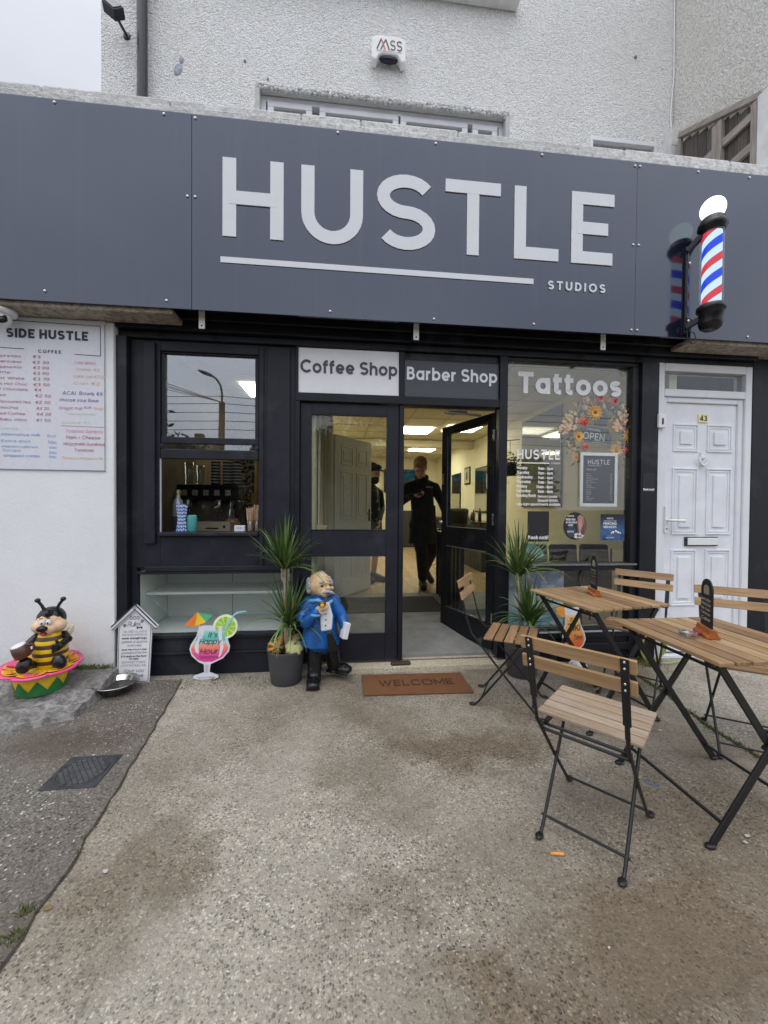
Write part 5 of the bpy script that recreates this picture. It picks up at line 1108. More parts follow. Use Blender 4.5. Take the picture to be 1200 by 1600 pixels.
b = MB(); b.cap_tube([(-.12, -.045, .578), (-.06, -.085, .592), (-.025, -.09, .575)], [.014, .013, .010], 8); b.cap_tube([(.03, -.08, .585), (.0, -.095, .565)], .012, 8); b.lathe([(.040, .0), (.044, .01), (.040, .022)], (-.075, -.128, .498), 16); b.build('collar', M('painted_light_blue', (.16, .42, .62), .35), GN, remesh=.004, smooth_it=2)
b = MB(); b.cap_tube([(-.050, 0, .28), (-.05, 0, .40)], [.098, .09], 14); b.cap_tube([(-.085, -.01, .33), (-.088, -.02, .2), (-.085, -.03, .075)], [.066, .055, .050], 14); b.cap_tube([(.015, .0, .33), (.035, .01, .22), (.045, .03, .11)], [.068, .056, .052], 14); b.build('trousers', PBLK, GN, remesh=.006, smooth_it=4)
for (x, y, z, rz_) in ((-.09, -.045, .0, R_(0)), (.05, .05, .04, R_(62))):
    b = MB(); b.X = Matrix.Translation((x, y, z)) @ Matrix.Rotation(rz_, 4, 'Z'); b.ell((0, .0, .048), (.050, .055, .05)); b.ell((0, -.065, .034), (.050, .062, .034)); b.ell((0, -.10, .03), (.046, .04, .030)); b.cap_tube([(0, .01, .05), (0, .01, .10)], .048); b.box(-.046, .046, -.12, .05, .001, .014)
    b.build('shoe', PBLK, GN, remesh=.005, smooth_it=3)
def mitt(b, c, d, up, k=1.):
    """palm, four bent fingers and a thumb; d points along the fingers, up away from the palm"""
    c = Vector(c); d = Vector(d).normalized(); up = Vector(up).normalized(); s = d.cross(up).normalized()
    b.ell(c, (.001, .001, .001), 4, 3)
    for q in (-1.2, -.4, .4, 1.2): b.cap_tube([c-d*.038*k+s*q*.012*k, c+d*.034*k+s*q*.018*k], [.014*k, .0125*k], 8)
    for q, L in ((-1.5, .058), (-.5, .07), (.5, .074), (1.5, .066)):
        a = c+d*.038*k+s*q*.019*k; m1 = a+(d*.86-up*.5)*L*.5*k; e = m1+(d*.35-up*.93)*L*.5*k
        b.cap_tube([a, m1, e], [.0095*k, .0088*k, .0074*k], 8)
    a = c-d*.02*k+s*.034*k; b.cap_tube([a, a+(s*.75+d*.6)*.034*k, a+(s*.55+d*.7-up*.5)*.058*k], [.013*k, .0105*k, .0085*k], 8)
b = MB(); mitt(b, (-.045, -.150, .553), (.75, -.15, .35), (-.2, -.9, .2), .62); b.build('hand', PSKIN, GN, remesh=.0035, smooth_it=3)
b = MB(); mitt(b, (.140, -.07, .385), (.05, -.25, -1), (1, -.2, 0), .62); b.build('hand', PSKIN, GN, remesh=.0035, smooth_it=3)
b = MB(); b.cap_tube([(.004, -.105, .640), (-.012, -.150, .600), (-.025, -.172, .583)], [.006, .008, .010], 8); b.lathe([(.014, -.02), (.024, -.006), (.025, .014), (.020, .016), (.018, .004), (.001, .002)], (-.03, -.18, .588), 18); b.build('pipe', M('painted_pipe', (.07, .035, .03), .3), GN)
b = MB(); b.lathe([(.001, .0), (.017, .001), (.0185, .010)], (-.03, -.18, .589), 18, caps=False); b.ell((-.028, -.206, .585), (.014, .005, .014)); b.build('pipe_bowl', M('painted_amber', (.75, .38, .02), .3), GN)
b = MB(); b.X = Matrix.Translation((.118, -.10, .385)) @ Euler((0, R_(14), R_(25))).to_matrix().to_4x4(); b.box(-.012, .026, -.03, .03, -.055, .055); b.build('book', PWHT, GN, .004)

# ================================================================ bee figurine on a flower
BE = thing('bee_figurine', 'painted bee figurine with a mug sitting in a pink and yellow flower', 'figurine', (-1.87, -.325, .085), R_(16)); BE.scale = (1., 1., 1.03)
YEL = M('painted_yellow', (.80, .55, .02), .35, var=.1, vs=14); BRN = M('painted_brown', (.10, .045, .03), .35); PINK = M('painted_pink', (.78, .10, .26), .35, var=.12, vs=12); ORG = M('painted_orange', (.85, .36, .03), .35, var=.2, vs=10); GRN = M('painted_green', (.03, .19, .05), .4, var=.2, vs=14)
b = MB(); b.lathe([(.118, 0), (.125, .01), (.135, .06), (.142, .118), (.12, .125)], n=40); b.build('flower_base', YEL, BE)
b = MB(); n = 72; prof = lambda a: .028+.062*abs(((a/(2*PI)*9) % 1)*2-1)
vs = []; fs = []
for j in range(n):
    a = 2*PI*j/n
    for z in (-.002, prof(a)): r = .1265+z*.17; vs.append((r*math.cos(a), r*math.sin(a), z))
for j in range(n): k = (j+1) % n; fs.append((2*j, 2*k, 2*k+1, 2*j+1))
b.add(vs, fs, True); b.build('sepal', GRN, BE)
for i in range(7):
    a = 2*PI*i/7+.25; u = Vector((math.cos(a), math.sin(a), 0)); s_ = Vector((-math.sin(a), math.cos(a), 0))
    for nm, k, m_, dz in (('petal', 1., PINK, 0), ('petal_inner', .80, ORG if i % 2 else YEL, .007), ('petal_spot', .42, PINK if i % 2 else ORG, .0115)):
        b = MB(); vs = []; fs = []; nr, na = 6, 12
        for p in range(nr+1):
            for q in range(na+1):
                t_1 = p/nr; t_2 = q/na*2-1
                L = .09+.118*t_1*k*(1-.16*t_2*t_2) if nm != 'petal_spot' else .135+.05*t_1*(1-.3*t_2*t_2); wd = .098*k*(.65+.55*t_1-.35*t_1*t_1)*t_2
                z = .122+.030*((L-.09)/.118)**1.4*(1+.5*math.sin(a-.4))+.010*(t_2**2)+dz; vs.append(u*L+s_*wd+Vector((0, 0, z)))
        for p in range(nr):
            for q in range(na): fs.append((p*(na+1)+q, p*(na+1)+q+1, (p+1)*(na+1)+q+1, (p+1)*(na+1)+q))
        b.add(vs, fs, True); o = b.build(nm, m_, BE); sd_ = o.modifiers.new('solid', 'SOLIDIFY'); sd_.thickness = .014 if nm == 'petal' else .003; sd_.offset = -1
b = MB(); b.lathe([(.001, .126), (.06, .124), (.105, .120), (.11, .112)], n=36); b.build('flower_centre', YEL, BE)
cx, cy = .035, .035
zs = [(.125, .075), (.15, .086), (.175, .090), (.20, .091), (.222, .0905), (.245, .088), (.27, .083), (.292, .076), (.315, .066), (.335, .054)]
for i in range(len(zs)-1):
    b = MB(); b.lathe([(zs[i][1], zs[i][0]), ((zs[i][1]+zs[i+1][1])/2+.002, (zs[i][0]+zs[i+1][0])/2), (zs[i+1][1], zs[i+1][0])], (cx, cy, 0), 32); b.build('body_band', YEL if i % 2 == 0 else BRN, BE)
b = MB(); b.ell((cx, cy, .395), (.075, .068, .072)); b.ell((cx-.045, cy-.02, .375), (.048, .048, .042)); b.ell((cx+.045, cy-.02, .375), (.048, .048, .042)); b.ell((cx, cy-.055, .362), (.045, .036, .034)); b.ell((cx-.002, cy-.045, .345), (.034, .035, .024)); b.build('head', M('painted_peach', (.74, .50, .32), .35), BE, remesh=.005, smooth_it=4)
b = MB(); b.ell((cx, cy+.016, .412), (.080, .072, .075)); b.ell((cx, cy-.035, .455), (.02, .035, .03)); b.build('hood', PBLK, BE, remesh=.005, smooth_it=3)
for s in (-1, 1):
    b = MB(); b.cap_tube([(cx+s*.03, cy, .465), (cx+s*.045, cy, .50), (cx+s*.062, cy, .525)], [.011, .009, .009], 8); b.ell((cx+s*.066, cy, .532), (.016, .016, .014)); b.build('antenna', PBLK, BE)
    b = MB(); b.ell((cx-.004+s*.017, cy-.070, .408), (.015, .012, .018)); o = b.build('eye', PWHT, BE); b = MB(); b.ell((cx-.004+s*.015, cy-.081, .406), (.005, .004, .006)); b.build('pupil', PBLK, o)
    b = MB(); b.cap_tube([(cx-.004+s*.012, cy-.078, .436), (cx-.004+s*.026, cy-.077, .434)], .003, 6); b.build('eyebrow', PBLK, BE)
b = MB(); b.ell((cx-.012, cy-.098, .378), (.030, .022, .018)); b.build('nose', M('painted_gloss_black', (.006, .006, .006), .12), BE)
b = MB(); b.ell((cx-.010, cy-.083, .347), (.020, .012, .016)); o = b.build('mouth', M('painted_dark_red', (.2, .02, .02), .3), BE); b = MB(); b.ell((cx-.010, cy-.090, .341), (.013, .009, .009)); b.build('tongue', M('painted_red', (.62, .06, .07), .3), o)
b = MB(); b.cap_tube([(cx-.07, cy, .31), (cx-.105, cy-.04, .275), (cx-.105, cy-.10, .25)], [.024, .022, .022], 10); b.build('arm', PBLK, BE, remesh=.005, smooth_it=2)
b = MB(); b.cap_tube([(cx+.07, cy, .31), (cx+.10, cy-.03, .285), (cx+.075, cy-.085, .262)], [.024, .024, .020], 10); [b.cap_tube([(cx+.075, cy-.09, .262+q*.014), (cx+.045, cy-.105, .255+q*.018)], .0095, 8) for q in (-1, 0, 1)]; b.cap_tube([(cx+.07, cy-.09, .275), (cx+.06, cy-.1, .30)], .009, 8); b.build('arm', PBLK, BE, remesh=.005, smooth_it=2)
for s in (-1, 1):
    b = MB(); b.cap_tube([(cx+s*.05, cy-.03, .155), (cx+s*.075, cy-.10, .165)], [.028, .022], 10); b.ell((cx+s*.085, cy-.135, .182), (.040, .036, .048), rot=(R_(-20), R_(s*-25), 0)); b.build('leg', PBLK, BE, remesh=.006, smooth_it=3)
MG = [(.034, -.04), (.042, -.034), (.044, .0), (.040, .036), (.036, .036)]
b = MB(); b.X = Matrix.Translation((cx-.100, cy-.135, .268)) @ Euler((R_(8), R_(-18), 0)).to_matrix().to_4x4(); b.lathe(MG, n=24); b.tube([(.038, 0, .025), (.066, 0, .018), (.066, 0, -.012), (.04, 0, -.022)], .008, 8); o = b.build('mug', BRN, BE)
b = MB(); b.X = Matrix.Translation((cx-.100, cy-.135, .268)) @ Euler((R_(8), R_(-18), 0)).to_matrix().to_4x4(); b.ell((0, 0, .036), (.038, .038, .012)); b.build('foam', PWHT, o)
b = MB(); b.ell((cx+.075, cy+.06, .30), (.02, .05, .055), rot=(0, R_(25), 0)); b.ell((cx-.075, cy+.06, .30), (.02, .05, .055), rot=(0, R_(-25), 0)); b.build('wing', M('painted_cream', (.7, .62, .4), .4), BE)
# ================================================================ things on and behind the right window
wf = lambda x, z, y=.0180: wallf(x, y, z)
BN = thing('window_card', 'black book now card stuck low on the display window', 'card', (1.572, .0175, 1.094))
b = MB(); b.box(-.09, .09, -.0015, .001, -.122, .122); b.build('card', flat('card_black', (.018, .018, .02)), BN)
b = MB(); text(b, 'Book now!', wallf(0, -.0018, -.103), .030, .22, .10, 'c', .168, lift=.0008); b.build('lettering', WHITE_V, BN)
SB = thing('pilaster_card', 'small black book now card on the black pilaster beside the white door', 'card', (2.474, -.0455, 1.455))
b = MB(); b.box(-.052, .052, -.0015, .001, -.078, .078); b.build('card', flat('card_black'), SB)
b = MB(); text(b, 'Book now!', wallf(0, -.0018, -.064), .018, .22, .10, 'c', .095, lift=.0008); b.build('lettering', WHITE_V, SB)
RS = thing('round_sticker', 'round dark piercing sticker with an ear on the display window', 'sticker', (1.886, .0175, 1.098))
b = MB(); disc(b, wallf(0, 0, 0), 0, 0, .100, .113, -.001, .0012, 40); b.build('disc', flat('sticker_black', (.022, .022, .026)), RS)
R0f = wallf(0, -.0013, 0)
b = MB(); cpts = [(.005+.0*i, 0) for i in range(0)]+[(.1*math.cos(R_(a)), .113*math.sin(R_(a))) for a in range(-70, 62, 8)]+[(.03, .09), (.012, .03), (.02, -.03), (.005, -.09)]; b.prism(cpts, R0f, .0003, .0003, False); b.build('hair', M('print_brown', (.13, .085, .075), .5, var=.4, vs=40), RS)
b = MB(); b.prism([(.022, .075), (.045, .088), (.068, .07), (.074, .03), (.058, -.01), (.047, -.045), (.033, -.05), (.030, -.01), (.022, .03)], R0f, .0007, .0007, False); o = b.build('ear', M('print_skin', (.50, .27, .21), .5, var=.1, vs=40), RS)
b = MB(); stroke(b, arc(.046, .035, .018, .034, -30, 170, 10), R0f, .003, .0012); b.build('ear_fold', M('print_skin_dark', (.26, .11, .09), .5), o)
b = MB(); rs = random.Random(14)
for i in range(26): disc(b, R0f, rs.uniform(-.01, .07), -.085+rs.uniform(-.012, .03), .007, .006, .001+.0001*i, n=8)
b.build('flowers', flat('print_petal', (.70, .68, .66)), RS)
b = MB(); disc(b, R0f, -.032, -.045, .040, .044, .0009, n=26); b.build('badge', flat('print_navy', (.035, .06, .10)), RS)
b = MB()
for s, z, h, wd in (('HUSTLE', .075, .012, .055), ('PIERCING', .045, .016, .08), ('AVAILABLE', .022, .016, .095), ('HERE', .0, .014, .042), ('HUSTLE', -.052, .014, .055)): text(b, s, wallf(-.040 if wd < .08 or s == 'PIERCING' else -.034, -.0023, z), h, .2, .12, 'c', wd, lift=.0006)
b.build('lettering', WHITE_V, RS)
SQ = thing('square_sticker', 'square blue piercing services sticker at the right of the display window', 'sticker', (2.212, .0175, 1.088))
t = NT('blue_satin_print'); v = t.coord(rot=(0, 0, .4)); n1 = t.noise(v, 22, 3); sx = t.n('ShaderNodeSeparateXYZ'); c0 = t.n('ShaderNodeTexCoord'); t.l(c0.outputs['Object'], sx.inputs[0])
t.bsdf(t.mix(t.ramp(t.math('ADD', t.math('MULTIPLY', n1, .12), sx.outputs['Z']), [(.04, 1), (.14, 0)]), (.012, .016, .028), t.ramp(n1, [(.3, (.01, .035, .12)), (.7, (.08, .20, .42))])), .35)
b = MB(); b.box(-.104, .104, -.001, .001, -.108, .108); b.build('sheet', t.m, SQ)
b = MB()
for s, z, h, wd in (('HUSTLE', .067, .012, .055), ('PIERCING', .022, .019, .115), ('SERVICES', -.006, .019, .115), ('CALL IN TODAY', -.088, .007, .075)): text(b, s, wallf(-.024, -.0016, z), h, .2, .12, 'c', wd, lift=.0006)
text(b, 'ASK ABOUT OUR', wallf(-.024, -.0016, .048), .008, .16, .12, 'c', .11, lift=.0006); b.build('lettering', WHITE_V, SQ)
b = MB(); [b.ell((x, -.003, z), (r, .003, r), 10, 6) for x, z, r in ((.005, -.044, .013), (.03, -.036, .012), (.05, -.046, .013), (.068, -.05, .009), (-.01, -.05, .008))]; b.build('jewel', CHROME, SQ)
# framed price list
PL = thing('price_list_frame', 'silver snap frame with a dark price list on the display window', 'framed notice', (2.076, .010, 1.475))
b = MB(); rframe(b, wallf(0, 0, 0), -.162, .162, -.219, .219, .026, .008); [b.box(x0, x1, -.008, .006, z0, z1) for x0, x1, z0, z1 in ((-.162, .162, .193, .219), (-.162, .162, -.219, -.193), (-.162, -.136, -.193, .193), (.136, .162, -.193, .193))]; b.v = b.v[16:]; b.f = [[i-16 for i in f] for f in b.f[4:]]; b.mi = b.mi[4:]; b.sm = b.sm[4:]
b.build('frame', M('silver_frame', (.62, .66, .66), .35, metal=.5, var=.08), PL, .002)
b = MB(); b.box(-.136, .136, -.002, .004, -.193, .193); t = NT('list_behind_acrylic'); t.bsdf((.022, .026, .034), .06, IOR=1.9); b.build('sheet', t.m, PL)
b = MB(); text(b, 'HUSTLE', wallf(-.095, -.0022, .125), .038, .16, .18, 'l', .19, lift=.0007); rect(b, wallf(0, -.0022, 0), -.095, .02, .112, .115, .0007); text(b, 'PRICE LIST', wallf(-.105, -.0022, .075), .014, .16, .2, 'l', .085, lift=.0007)
rs = random.Random(31)
items = ['Barber', 'Skin fade', 'Scissor cut', 'Skin fade and beard', 'Beard trim', 'Hot towel shave', 'Kids cut', 'Students', 'Wash and style', 'Line up', 'Piercing', 'Ear lobes', 'Tattoo', 'Small', 'Custom work', 'Touch up']
for i, s in enumerate(items): text(b, s, wallf(-.105, -.0022, .045-i*.0142), .0075, .14, .14, 'l', lift=.0007); text(b, '\u20ac'+str(12+(i*7) % 30), wallf(.118, -.0022, .045-i*.0142), .0075, .14, .14, 'r', lift=.0007)
b.build('lettering', flat('dim_white', (.5, .52, .54)), PL)
# flower wreath hung inside the glass
WR = thing('flower_wreath', 'autumn wreath of orange flowers hanging inside the display window', 'wreath', (2.125, .085, 1.86))
def petals(b, c, n, L, w, tilt, rng):
    c = Vector(c); ph = rng.uniform(0, 6)
    for i in range(n):
        a = 2*PI*i/n+ph; d = Vector((math.cos(a), -tilt, math.sin(a))).normalized(); s_ = Vector((-math.sin(a), 0, math.cos(a)))
        b.add([c, c+d*L*.5+s_*w/2, c+d*L+Vector((0, .004, 0)), c+d*L*.5-s_*w/2], [(0, 1, 2, 3)], False)
b = MB(); b.tube([(.235*math.cos(R_(a)), .01, .245*math.sin(R_(a))) for a in range(0, 361, 15)], .014, 8, False); b.build('ring', M('twig_brown', (.10, .06, .035), .9, var=.4, vs=60), WR)
rs = random.Random(17); b = MB()
for i in range(520):
    a = rs.uniform(0, 2*PI)
    if R_(215) < a < R_(320) and rs.random() < .6: continue
    r = .245+rs.gauss(0, .035); c = Vector((r*math.cos(a), rs.uniform(-.03, .03), r*math.sin(a))); d = Vector((math.cos(a+rs.gauss(0, .8)), rs.uniform(-.6, .3), math.sin(a+rs.gauss(0, .8)))).normalized(); s_ = d.cross(Vector((0, 1, .2))).normalized(); L = rs.uniform(.035, .065); ww = L*rs.uniform(.16, .5)
    b.m = rs.choice((0, 0, 1, 2, 3)); b.add([c, c+d*L*.5+s_*ww/2, c+d*L, c+d*L*.5-s_*ww/2], [(0, 1, 2, 3)], False)
b.build('foliage', [M('wreath_green', (.05, .13, .06), .6, var=.4, vs=30), M('wreath_straw', (.50, .42, .14), .8), M('wreath_rust', (.50, .20, .04), .7), M('wreath_peach_leaf', (.75, .42, .22), .7)], WR)
FO = [M('petal_orange', (.92, .42, .03), .6, var=.25, vs=25), M('petal_peach', (.93, .52, .28), .6, var=.2, vs=25), M('petal_red', (.72, .12, .06), .6, var=.25, vs=25), M('petal_pink', (.82, .50, .38), .6), M('flower_eye', (.30, .14, .02), .8)]
fl = [('daisy', -.075, .165, 0, .058), ('daisy', -.215, -.035, 0, .045), ('daisy', .235, -.015, 0, .058), ('daisy', .125, -.14, 0, .052), ('daisy', -.225, -.20, 0, .036), ('rose', -.165, .085, 2, .042), ('rose', -.03, .29, 2, .036), ('rose', .10, .265, 2, .034), ('rose', -.145, -.115, 2, .034), ('rose', .215, -.135, 2, .032),
      ('cluster', -.275, .095, 1, .06), ('cluster', .205, .17, 1, .062), ('cluster', .125, .07, 1, .04), ('cluster', -.335, .03, 1, .035), ('bud', -.15, .265, 3, .030), ('bud', -.155, .205, 3, .026), ('bud', .265, .10, 3, .026), ('bud', .315, .055, 3, .030), ('bud', .175, .095, 3, .03)]
for k, x, z, m_, r in fl:
    r *= 1.25
    b = MB(); b.m = 0; yy = -.035-rs.uniform(0, .015)
    if k == 'daisy':
        petals(b, (x, yy, z), 13, r, r*.34, .25, rs); petals(b, (x, yy-.006, z), 11, r*.8, r*.3, .4, rs); b.m = 1; b.ell((x, yy-.012, z), (r*.24, .008, r*.24), 10, 6)
    elif k == 'rose':
        for q in range(5): petals(b, (x, yy+.012-q*.008, z), 6, r*(1-.16*q), r*.95*(1-.12*q), .25+.3*q, rs)
        b.ell((x, yy, z), (r*.62, r*.5, r*.62), 12, 8)
    elif k == 'cluster':
        for q in range(26): a = rs.uniform(0, 6.28); rr = r*math.sqrt(rs.random()); petals(b, (x+rr*math.cos(a), yy-rs.uniform(0, .02), z+rr*math.sin(a)), 5, .015, .012, .4, rs)
    else:
        for q in range(3): petals(b, (x, yy-q*.006, z), 5, r*(1-.2*q), r*.9, .5+.4*q, rs)
    b.build('flower', [FO[m_], FO[4]], WR)
b = MB()
for (x0, z0, dx) in ((-.08, .30, -.02), (.06, .30, .05), (.03, .31, .02), (-.10, .28, -.06)):
    for q in range(14): h = q/14*.13; b.ell((x0+dx*h*6, -.02, z0+h), (.004+.010*(1-q/14)*rs.random(), .004, .006), 6, 4)
b.build('grass_spray', M('spray_gold', (.52, .40, .10), .8), WR)
OS = thing('open_sign', 'dark curved open sign with pale lettering hanging within the wreath', 'sign', (2.06, .06, 1.85))
b = MB(); pts = [(-.13, -.05), (-.06, -.085), (.03, -.065), (.15, -.10), (.165, -.02), (.13, .05), (.02, .065), (-.09, .07), (-.14, .03)]; b.prism(pts, wallf(0, 0, 0), -.006, 0); b.build('plaque', M('slate_plaque', (.04, .042, .045), .6), OS, .002)
b = MB(); b.prism([(-.01, .08), (.10, .07), (.11, .15), (.08, .20), (.055, .235), (.03, .20), (-.005, .15)], wallf(.02, 0.002, 0), -.006, 0); b.build('top_plaque', M('slate_plaque'), OS, .002)
b = MB(); text(b, 'OPEN', frame((-.095, -.0008, -.035), (1, 0, -.10), (.10, 0, 1)), .058, .13, .16, 'l', .19); text(b, "COME IN WE'RE", frame((-.07, -.0008, .042), (1, 0, -.14), (.14, 0, 1)), .016, .14, .16, 'l', .13); stroke(b, [(-.12, -.055), (-.06, -.078), (.03, -.058), (.145, -.09)], wallf(0, -.0008, 0), .0014)
b.build('lettering', M('chalky_white', (.60, .60, .56), .8), OS)
# posters low in the window
PO = thing('ice_poster', 'blue and white poster of sky and ice behind the lower display pane', 'poster', (1.58, .11, .27))
t = NT('sky_and_ice_print'); v = t.coord((1, 1, 2)); n1 = t.noise(v, 9, 5); sx = t.n('ShaderNodeSeparateXYZ'); c0 = t.n('ShaderNodeTexCoord'); t.l(c0.outputs['Object'], sx.inputs[0])
t.bsdf(t.mix(t.ramp(n1, [(.45, 0), (.65, 1)]), t.ramp(sx.outputs['Z'], [(0, (.16, .40, .52)), (.12, (.28, .52, .58)), (.17, (.62, .72, .70)), (.27, (.55, .66, .70)), (.31, (.24, .28, .52)), (.47, (.30, .34, .62))]), (.62, .68, .72)), .3)
b = MB(); b.box(-.25, .27, -.002, .002, .0, .46); b.build('sheet', t.m, PO)
for i, (x, rz) in enumerate(((1.80, 6), (2.10, -4), (2.42, -9))):
    t = thing('waiting_chair', ['black waiting chair inside the window, behind the book now card', 'black waiting chair inside the window, beneath the round sticker', 'black waiting chair inside the window, beneath the blue sticker'][i], 'chair', (x, .62, .06), R_(rz), 'black waiting chairs inside the window')
    BL = M('black_vinyl', (.013, .013, .014), .4, var=.3, vs=12)
    b = MB(); b.X = Matrix.Translation((0, -.10, .62)) @ Euler((R_(-9), 0, 0)).to_matrix().to_4x4(); b.box(-.135, .135, -.02, .025, -.22, .22); b.build('backrest', BL, t, .03)
    b = MB(); b.box(-.16, .16, -.08, .30, .38, .43); b.build('seat', BL, t, .02)
    for sx_ in (-1, 1):
        b = MB(); b.tube([(sx_*.14, -.12, .80), (sx_*.15, -.10, .4), (sx_*.15, -.16, 0)], .010, 8); b.build('leg', BLKMETAL, t)
        b = MB(); b.tube([(sx_*.14, .28, .39), (sx_*.15, .31, 0)], .010, 8); b.build('leg', BLKMETAL, t)
    if i == 1:
        b = MB(); b.X = Matrix.Translation((0, -.125, .70)) @ Euler((R_(-9), 0, 0)).to_matrix().to_4x4(); b.tube([(.045*math.cos(R_(a)), 0, .045*math.sin(R_(a))) for a in range(0, 361, 20)], .0025, 5, False)
        for q in range(8): a = R_(q*45); b.tube([(.01*math.cos(a), 0, .01*math.sin(a)), (.04*math.cos(a), 0, .04*math.sin(a))], .004, 5)
        b.build('wheel_emblem', M('emblem_grey', (.06, .06, .06), .4), t)
HP = thing('hanging_planter', 'dark hanging planter on the inner wall at the left of the display window', 'planter', (2.0, 1.55, 1.70))
b = MB(); b.tube([(-.1, 0, .33), (.12, 0, .36)], .008, 6); b.tube([(.0, 0, .34), (.0, 0, .16)], .004, 5); b.build('bracket', BLKMETAL, HP)
b = MB(); b.ell((0, 0, .0), (.10, .10, .085)); b.build('pot', M('dark_coir', (.02, .022, .016), .9), HP)
b = MB(); rs = random.Random(3)
for i in range(260): c = Vector((rs.gauss(0, .07), rs.gauss(0, .06), .08+rs.gauss(0, .06)-.1*rs.random())); d = Vector((rs.gauss(0, 1), rs.gauss(0, 1), rs.gauss(-.2, .7))).normalized(); s_ = d.orthogonal().normalized(); b.add([c, c+d*.03+s_*.012, c+d*.06, c+d*.03-s_*.012], [(0, 1, 2, 3)], False)
b.build('foliage', M('ivy_green', (.02, .05, .018), .6, var=.4, vs=20), HP)
FNf = thing('blue_fan', 'pale blue paper fan standing on the window ledge beside the waiting chairs', 'fan', (1.53, .10, .80), 0)
b = MB(); n = 12
for i in range(n):
    a0 = R_(20+i*8); a1 = R_(20+(i+1)*8); r0, r1 = .07, .15; y0 = .004*(i % 2); y1 = .004*((i+1) % 2)
    b.add([(r0*math.cos(a0), y0, r0*math.sin(a0)), (r1*math.cos(a0), y0, r1*math.sin(a0)), (r1*math.cos(a1), y1, r1*math.sin(a1)), (r0*math.cos(a1), y1, r0*math.sin(a1))], [(0, 1, 2, 3)], False)
o = b.build('pleated_paper', M('fan_blue', (.34, .62, .70), .6, var=.25, vs=40), FNf); o.modifiers.new('solid', 'SOLIDIFY').thickness = .002
b = MB(); b.box(-.004, .004, -.002, .002, 0, .07); b.box(.02, .026, -.002, .002, 0, .075); b.build('fan_ribs', M('fan_rib', (.4, .27, .15), .6), FNf)

# ================================================================ coffee counter seen through the open sash
CT = thing('coffee_counter', 'dark coffee counter running behind the open sash window', 'counter', (-.88, .55, .13))
b = MB(); b.box(-.60, .56, .02, .50, .82, .86); b.build('worktop', M('dark_worktop', (.03, .026, .022), .3), CT, .004)
b = MB(); b.box(-.58, .54, .05, .48, 0, .82); b.build('cabinet', M('cabinet_dark', (.03, .03, .03), .6), CT)
EM = thing('espresso_machine', 'black and steel two group espresso machine on the coffee counter', 'coffee machine', (-1.24, .85, .99), R_(-8))
b = MB(); b.box(-.36, .34, -.14, .20, .30, .44); b.box(-.36, -.32, -.14, .20, 0, .30); b.box(.30, .34, -.14, .2, 0, .30); b.build('body', BLKPLAST, EM, .012)
b = MB(); b.box(-.32, .30, .04, .20, .0, .30); b.box(-.36, .35, -.2, .0, .0, .06); b.build('drip_tray', M('machine_steel', (.42, .40, .34), .3, metal=.8, var=.1), EM, .006)
for x in (-.17, .13):
    b = MB(); b.lathe([(.036, -.07), (.042, -.05), (.042, 0)], (x, -.06, .30), 20); b.tube([(x, -.08, .235), (x+.02, -.24, .22)], [.014, .012], 8); o = b.build('group_head', CHROME, EM)
    b = MB(); b.tube([(x-.02, -.06, .22), (x-.02, -.06, .19)], .006, 6); b.tube([(x+.02, -.06, .22), (x+.02, -.06, .19)], .006, 6); b.build('spout', CHROME, o)
for x in (-.30, .27):
    b = MB(); b.tube([(x, -.13, .30), (x+.02, -.2, .2), (x, -.18, .08)], .005, 6); b.build('steam_wand', CHROME, EM)
b = MB(); [b.box(-.28+i*.1, -.23+i*.1, -.144, -.138, .34, .39) for i in range(6)]; b.build('button_panel', M('panel_grey', (.4, .4, .38), .3, metal=.5), EM)
for i, (x, y) in enumerate(((-1.16, .80), (-1.06, .82), (-.97, .80))):
    t = thing('cup_stack', ['left stack of paper cups on top of the espresso machine', 'middle stack of paper cups on top of the espresso machine', 'right stack of paper cups on top of the espresso machine'][i], 'cups', (x, y, 1.432), 0, 'stacks of cups on the coffee machine')
    b = MB()
    for q in range(15): b.m = q % 2; b.lathe([(.036, q*.014), (.044, q*.014+.013)], n=18)
    b.build('cups', [M('cup_black', (.02, .02, .02), .5), M('cup_white', (.6, .6, .56), .5)], t)
for i, (x, y, h, r, lab) in enumerate(((-1.36, .70, .19, .045, 'clear glass tumbler at the left end of the machine top'), (-1.27, .72, .17, .042, 'second clear glass tumbler on the machine top'))):
    t = thing('glass_tumbler', lab, 'glass', (x, y, 1.432), 0, 'tumblers on the coffee machine'); b = MB(); b.lathe([(.001, 0), (r*.8, 0), (r, h), (r-.004, h), (r*.8-.004, .01), (.001, .01)], n=20, caps=False); b.build('glass', CLEAR, t)
WBt = thing('water_bottle', 'steel flask standing at the left edge of the open sash window', 'bottle', (-1.262, .21, 1.047))
b = MB(); b.lathe([(.036, 0), (.038, .01), (.038, .20), (.03, .235), (.016, .25), (.015, .28)], n=24); b.build('body', M('flask_grey', (.30, .32, .33), .3, metal=.4), WBt)
b = MB(); b.lathe([(.017, .281), (.018, .31), (.012, .315)], n=18); b.build('cap', M('cap_gold', (.34, .27, .10), .3, metal=.6), WBt); b = MB(); b.lathe([(.0395, .0), (.0395, .11)], n=24); b.build('sleeve', M('sleeve_dark', (.05, .05, .055), .5), WBt)
STR = thing('straw_bundle', 'bundle of blue and white paper straws in a jar on the sash sill', 'straws', (-1.185, .085, 1.047))
t = NT('blue_chevrons'); c0 = t.n('ShaderNodeTexCoord'); sx = t.n('ShaderNodeSeparateXYZ'); t.l(c0.outputs['Object'], sx.inputs[0])
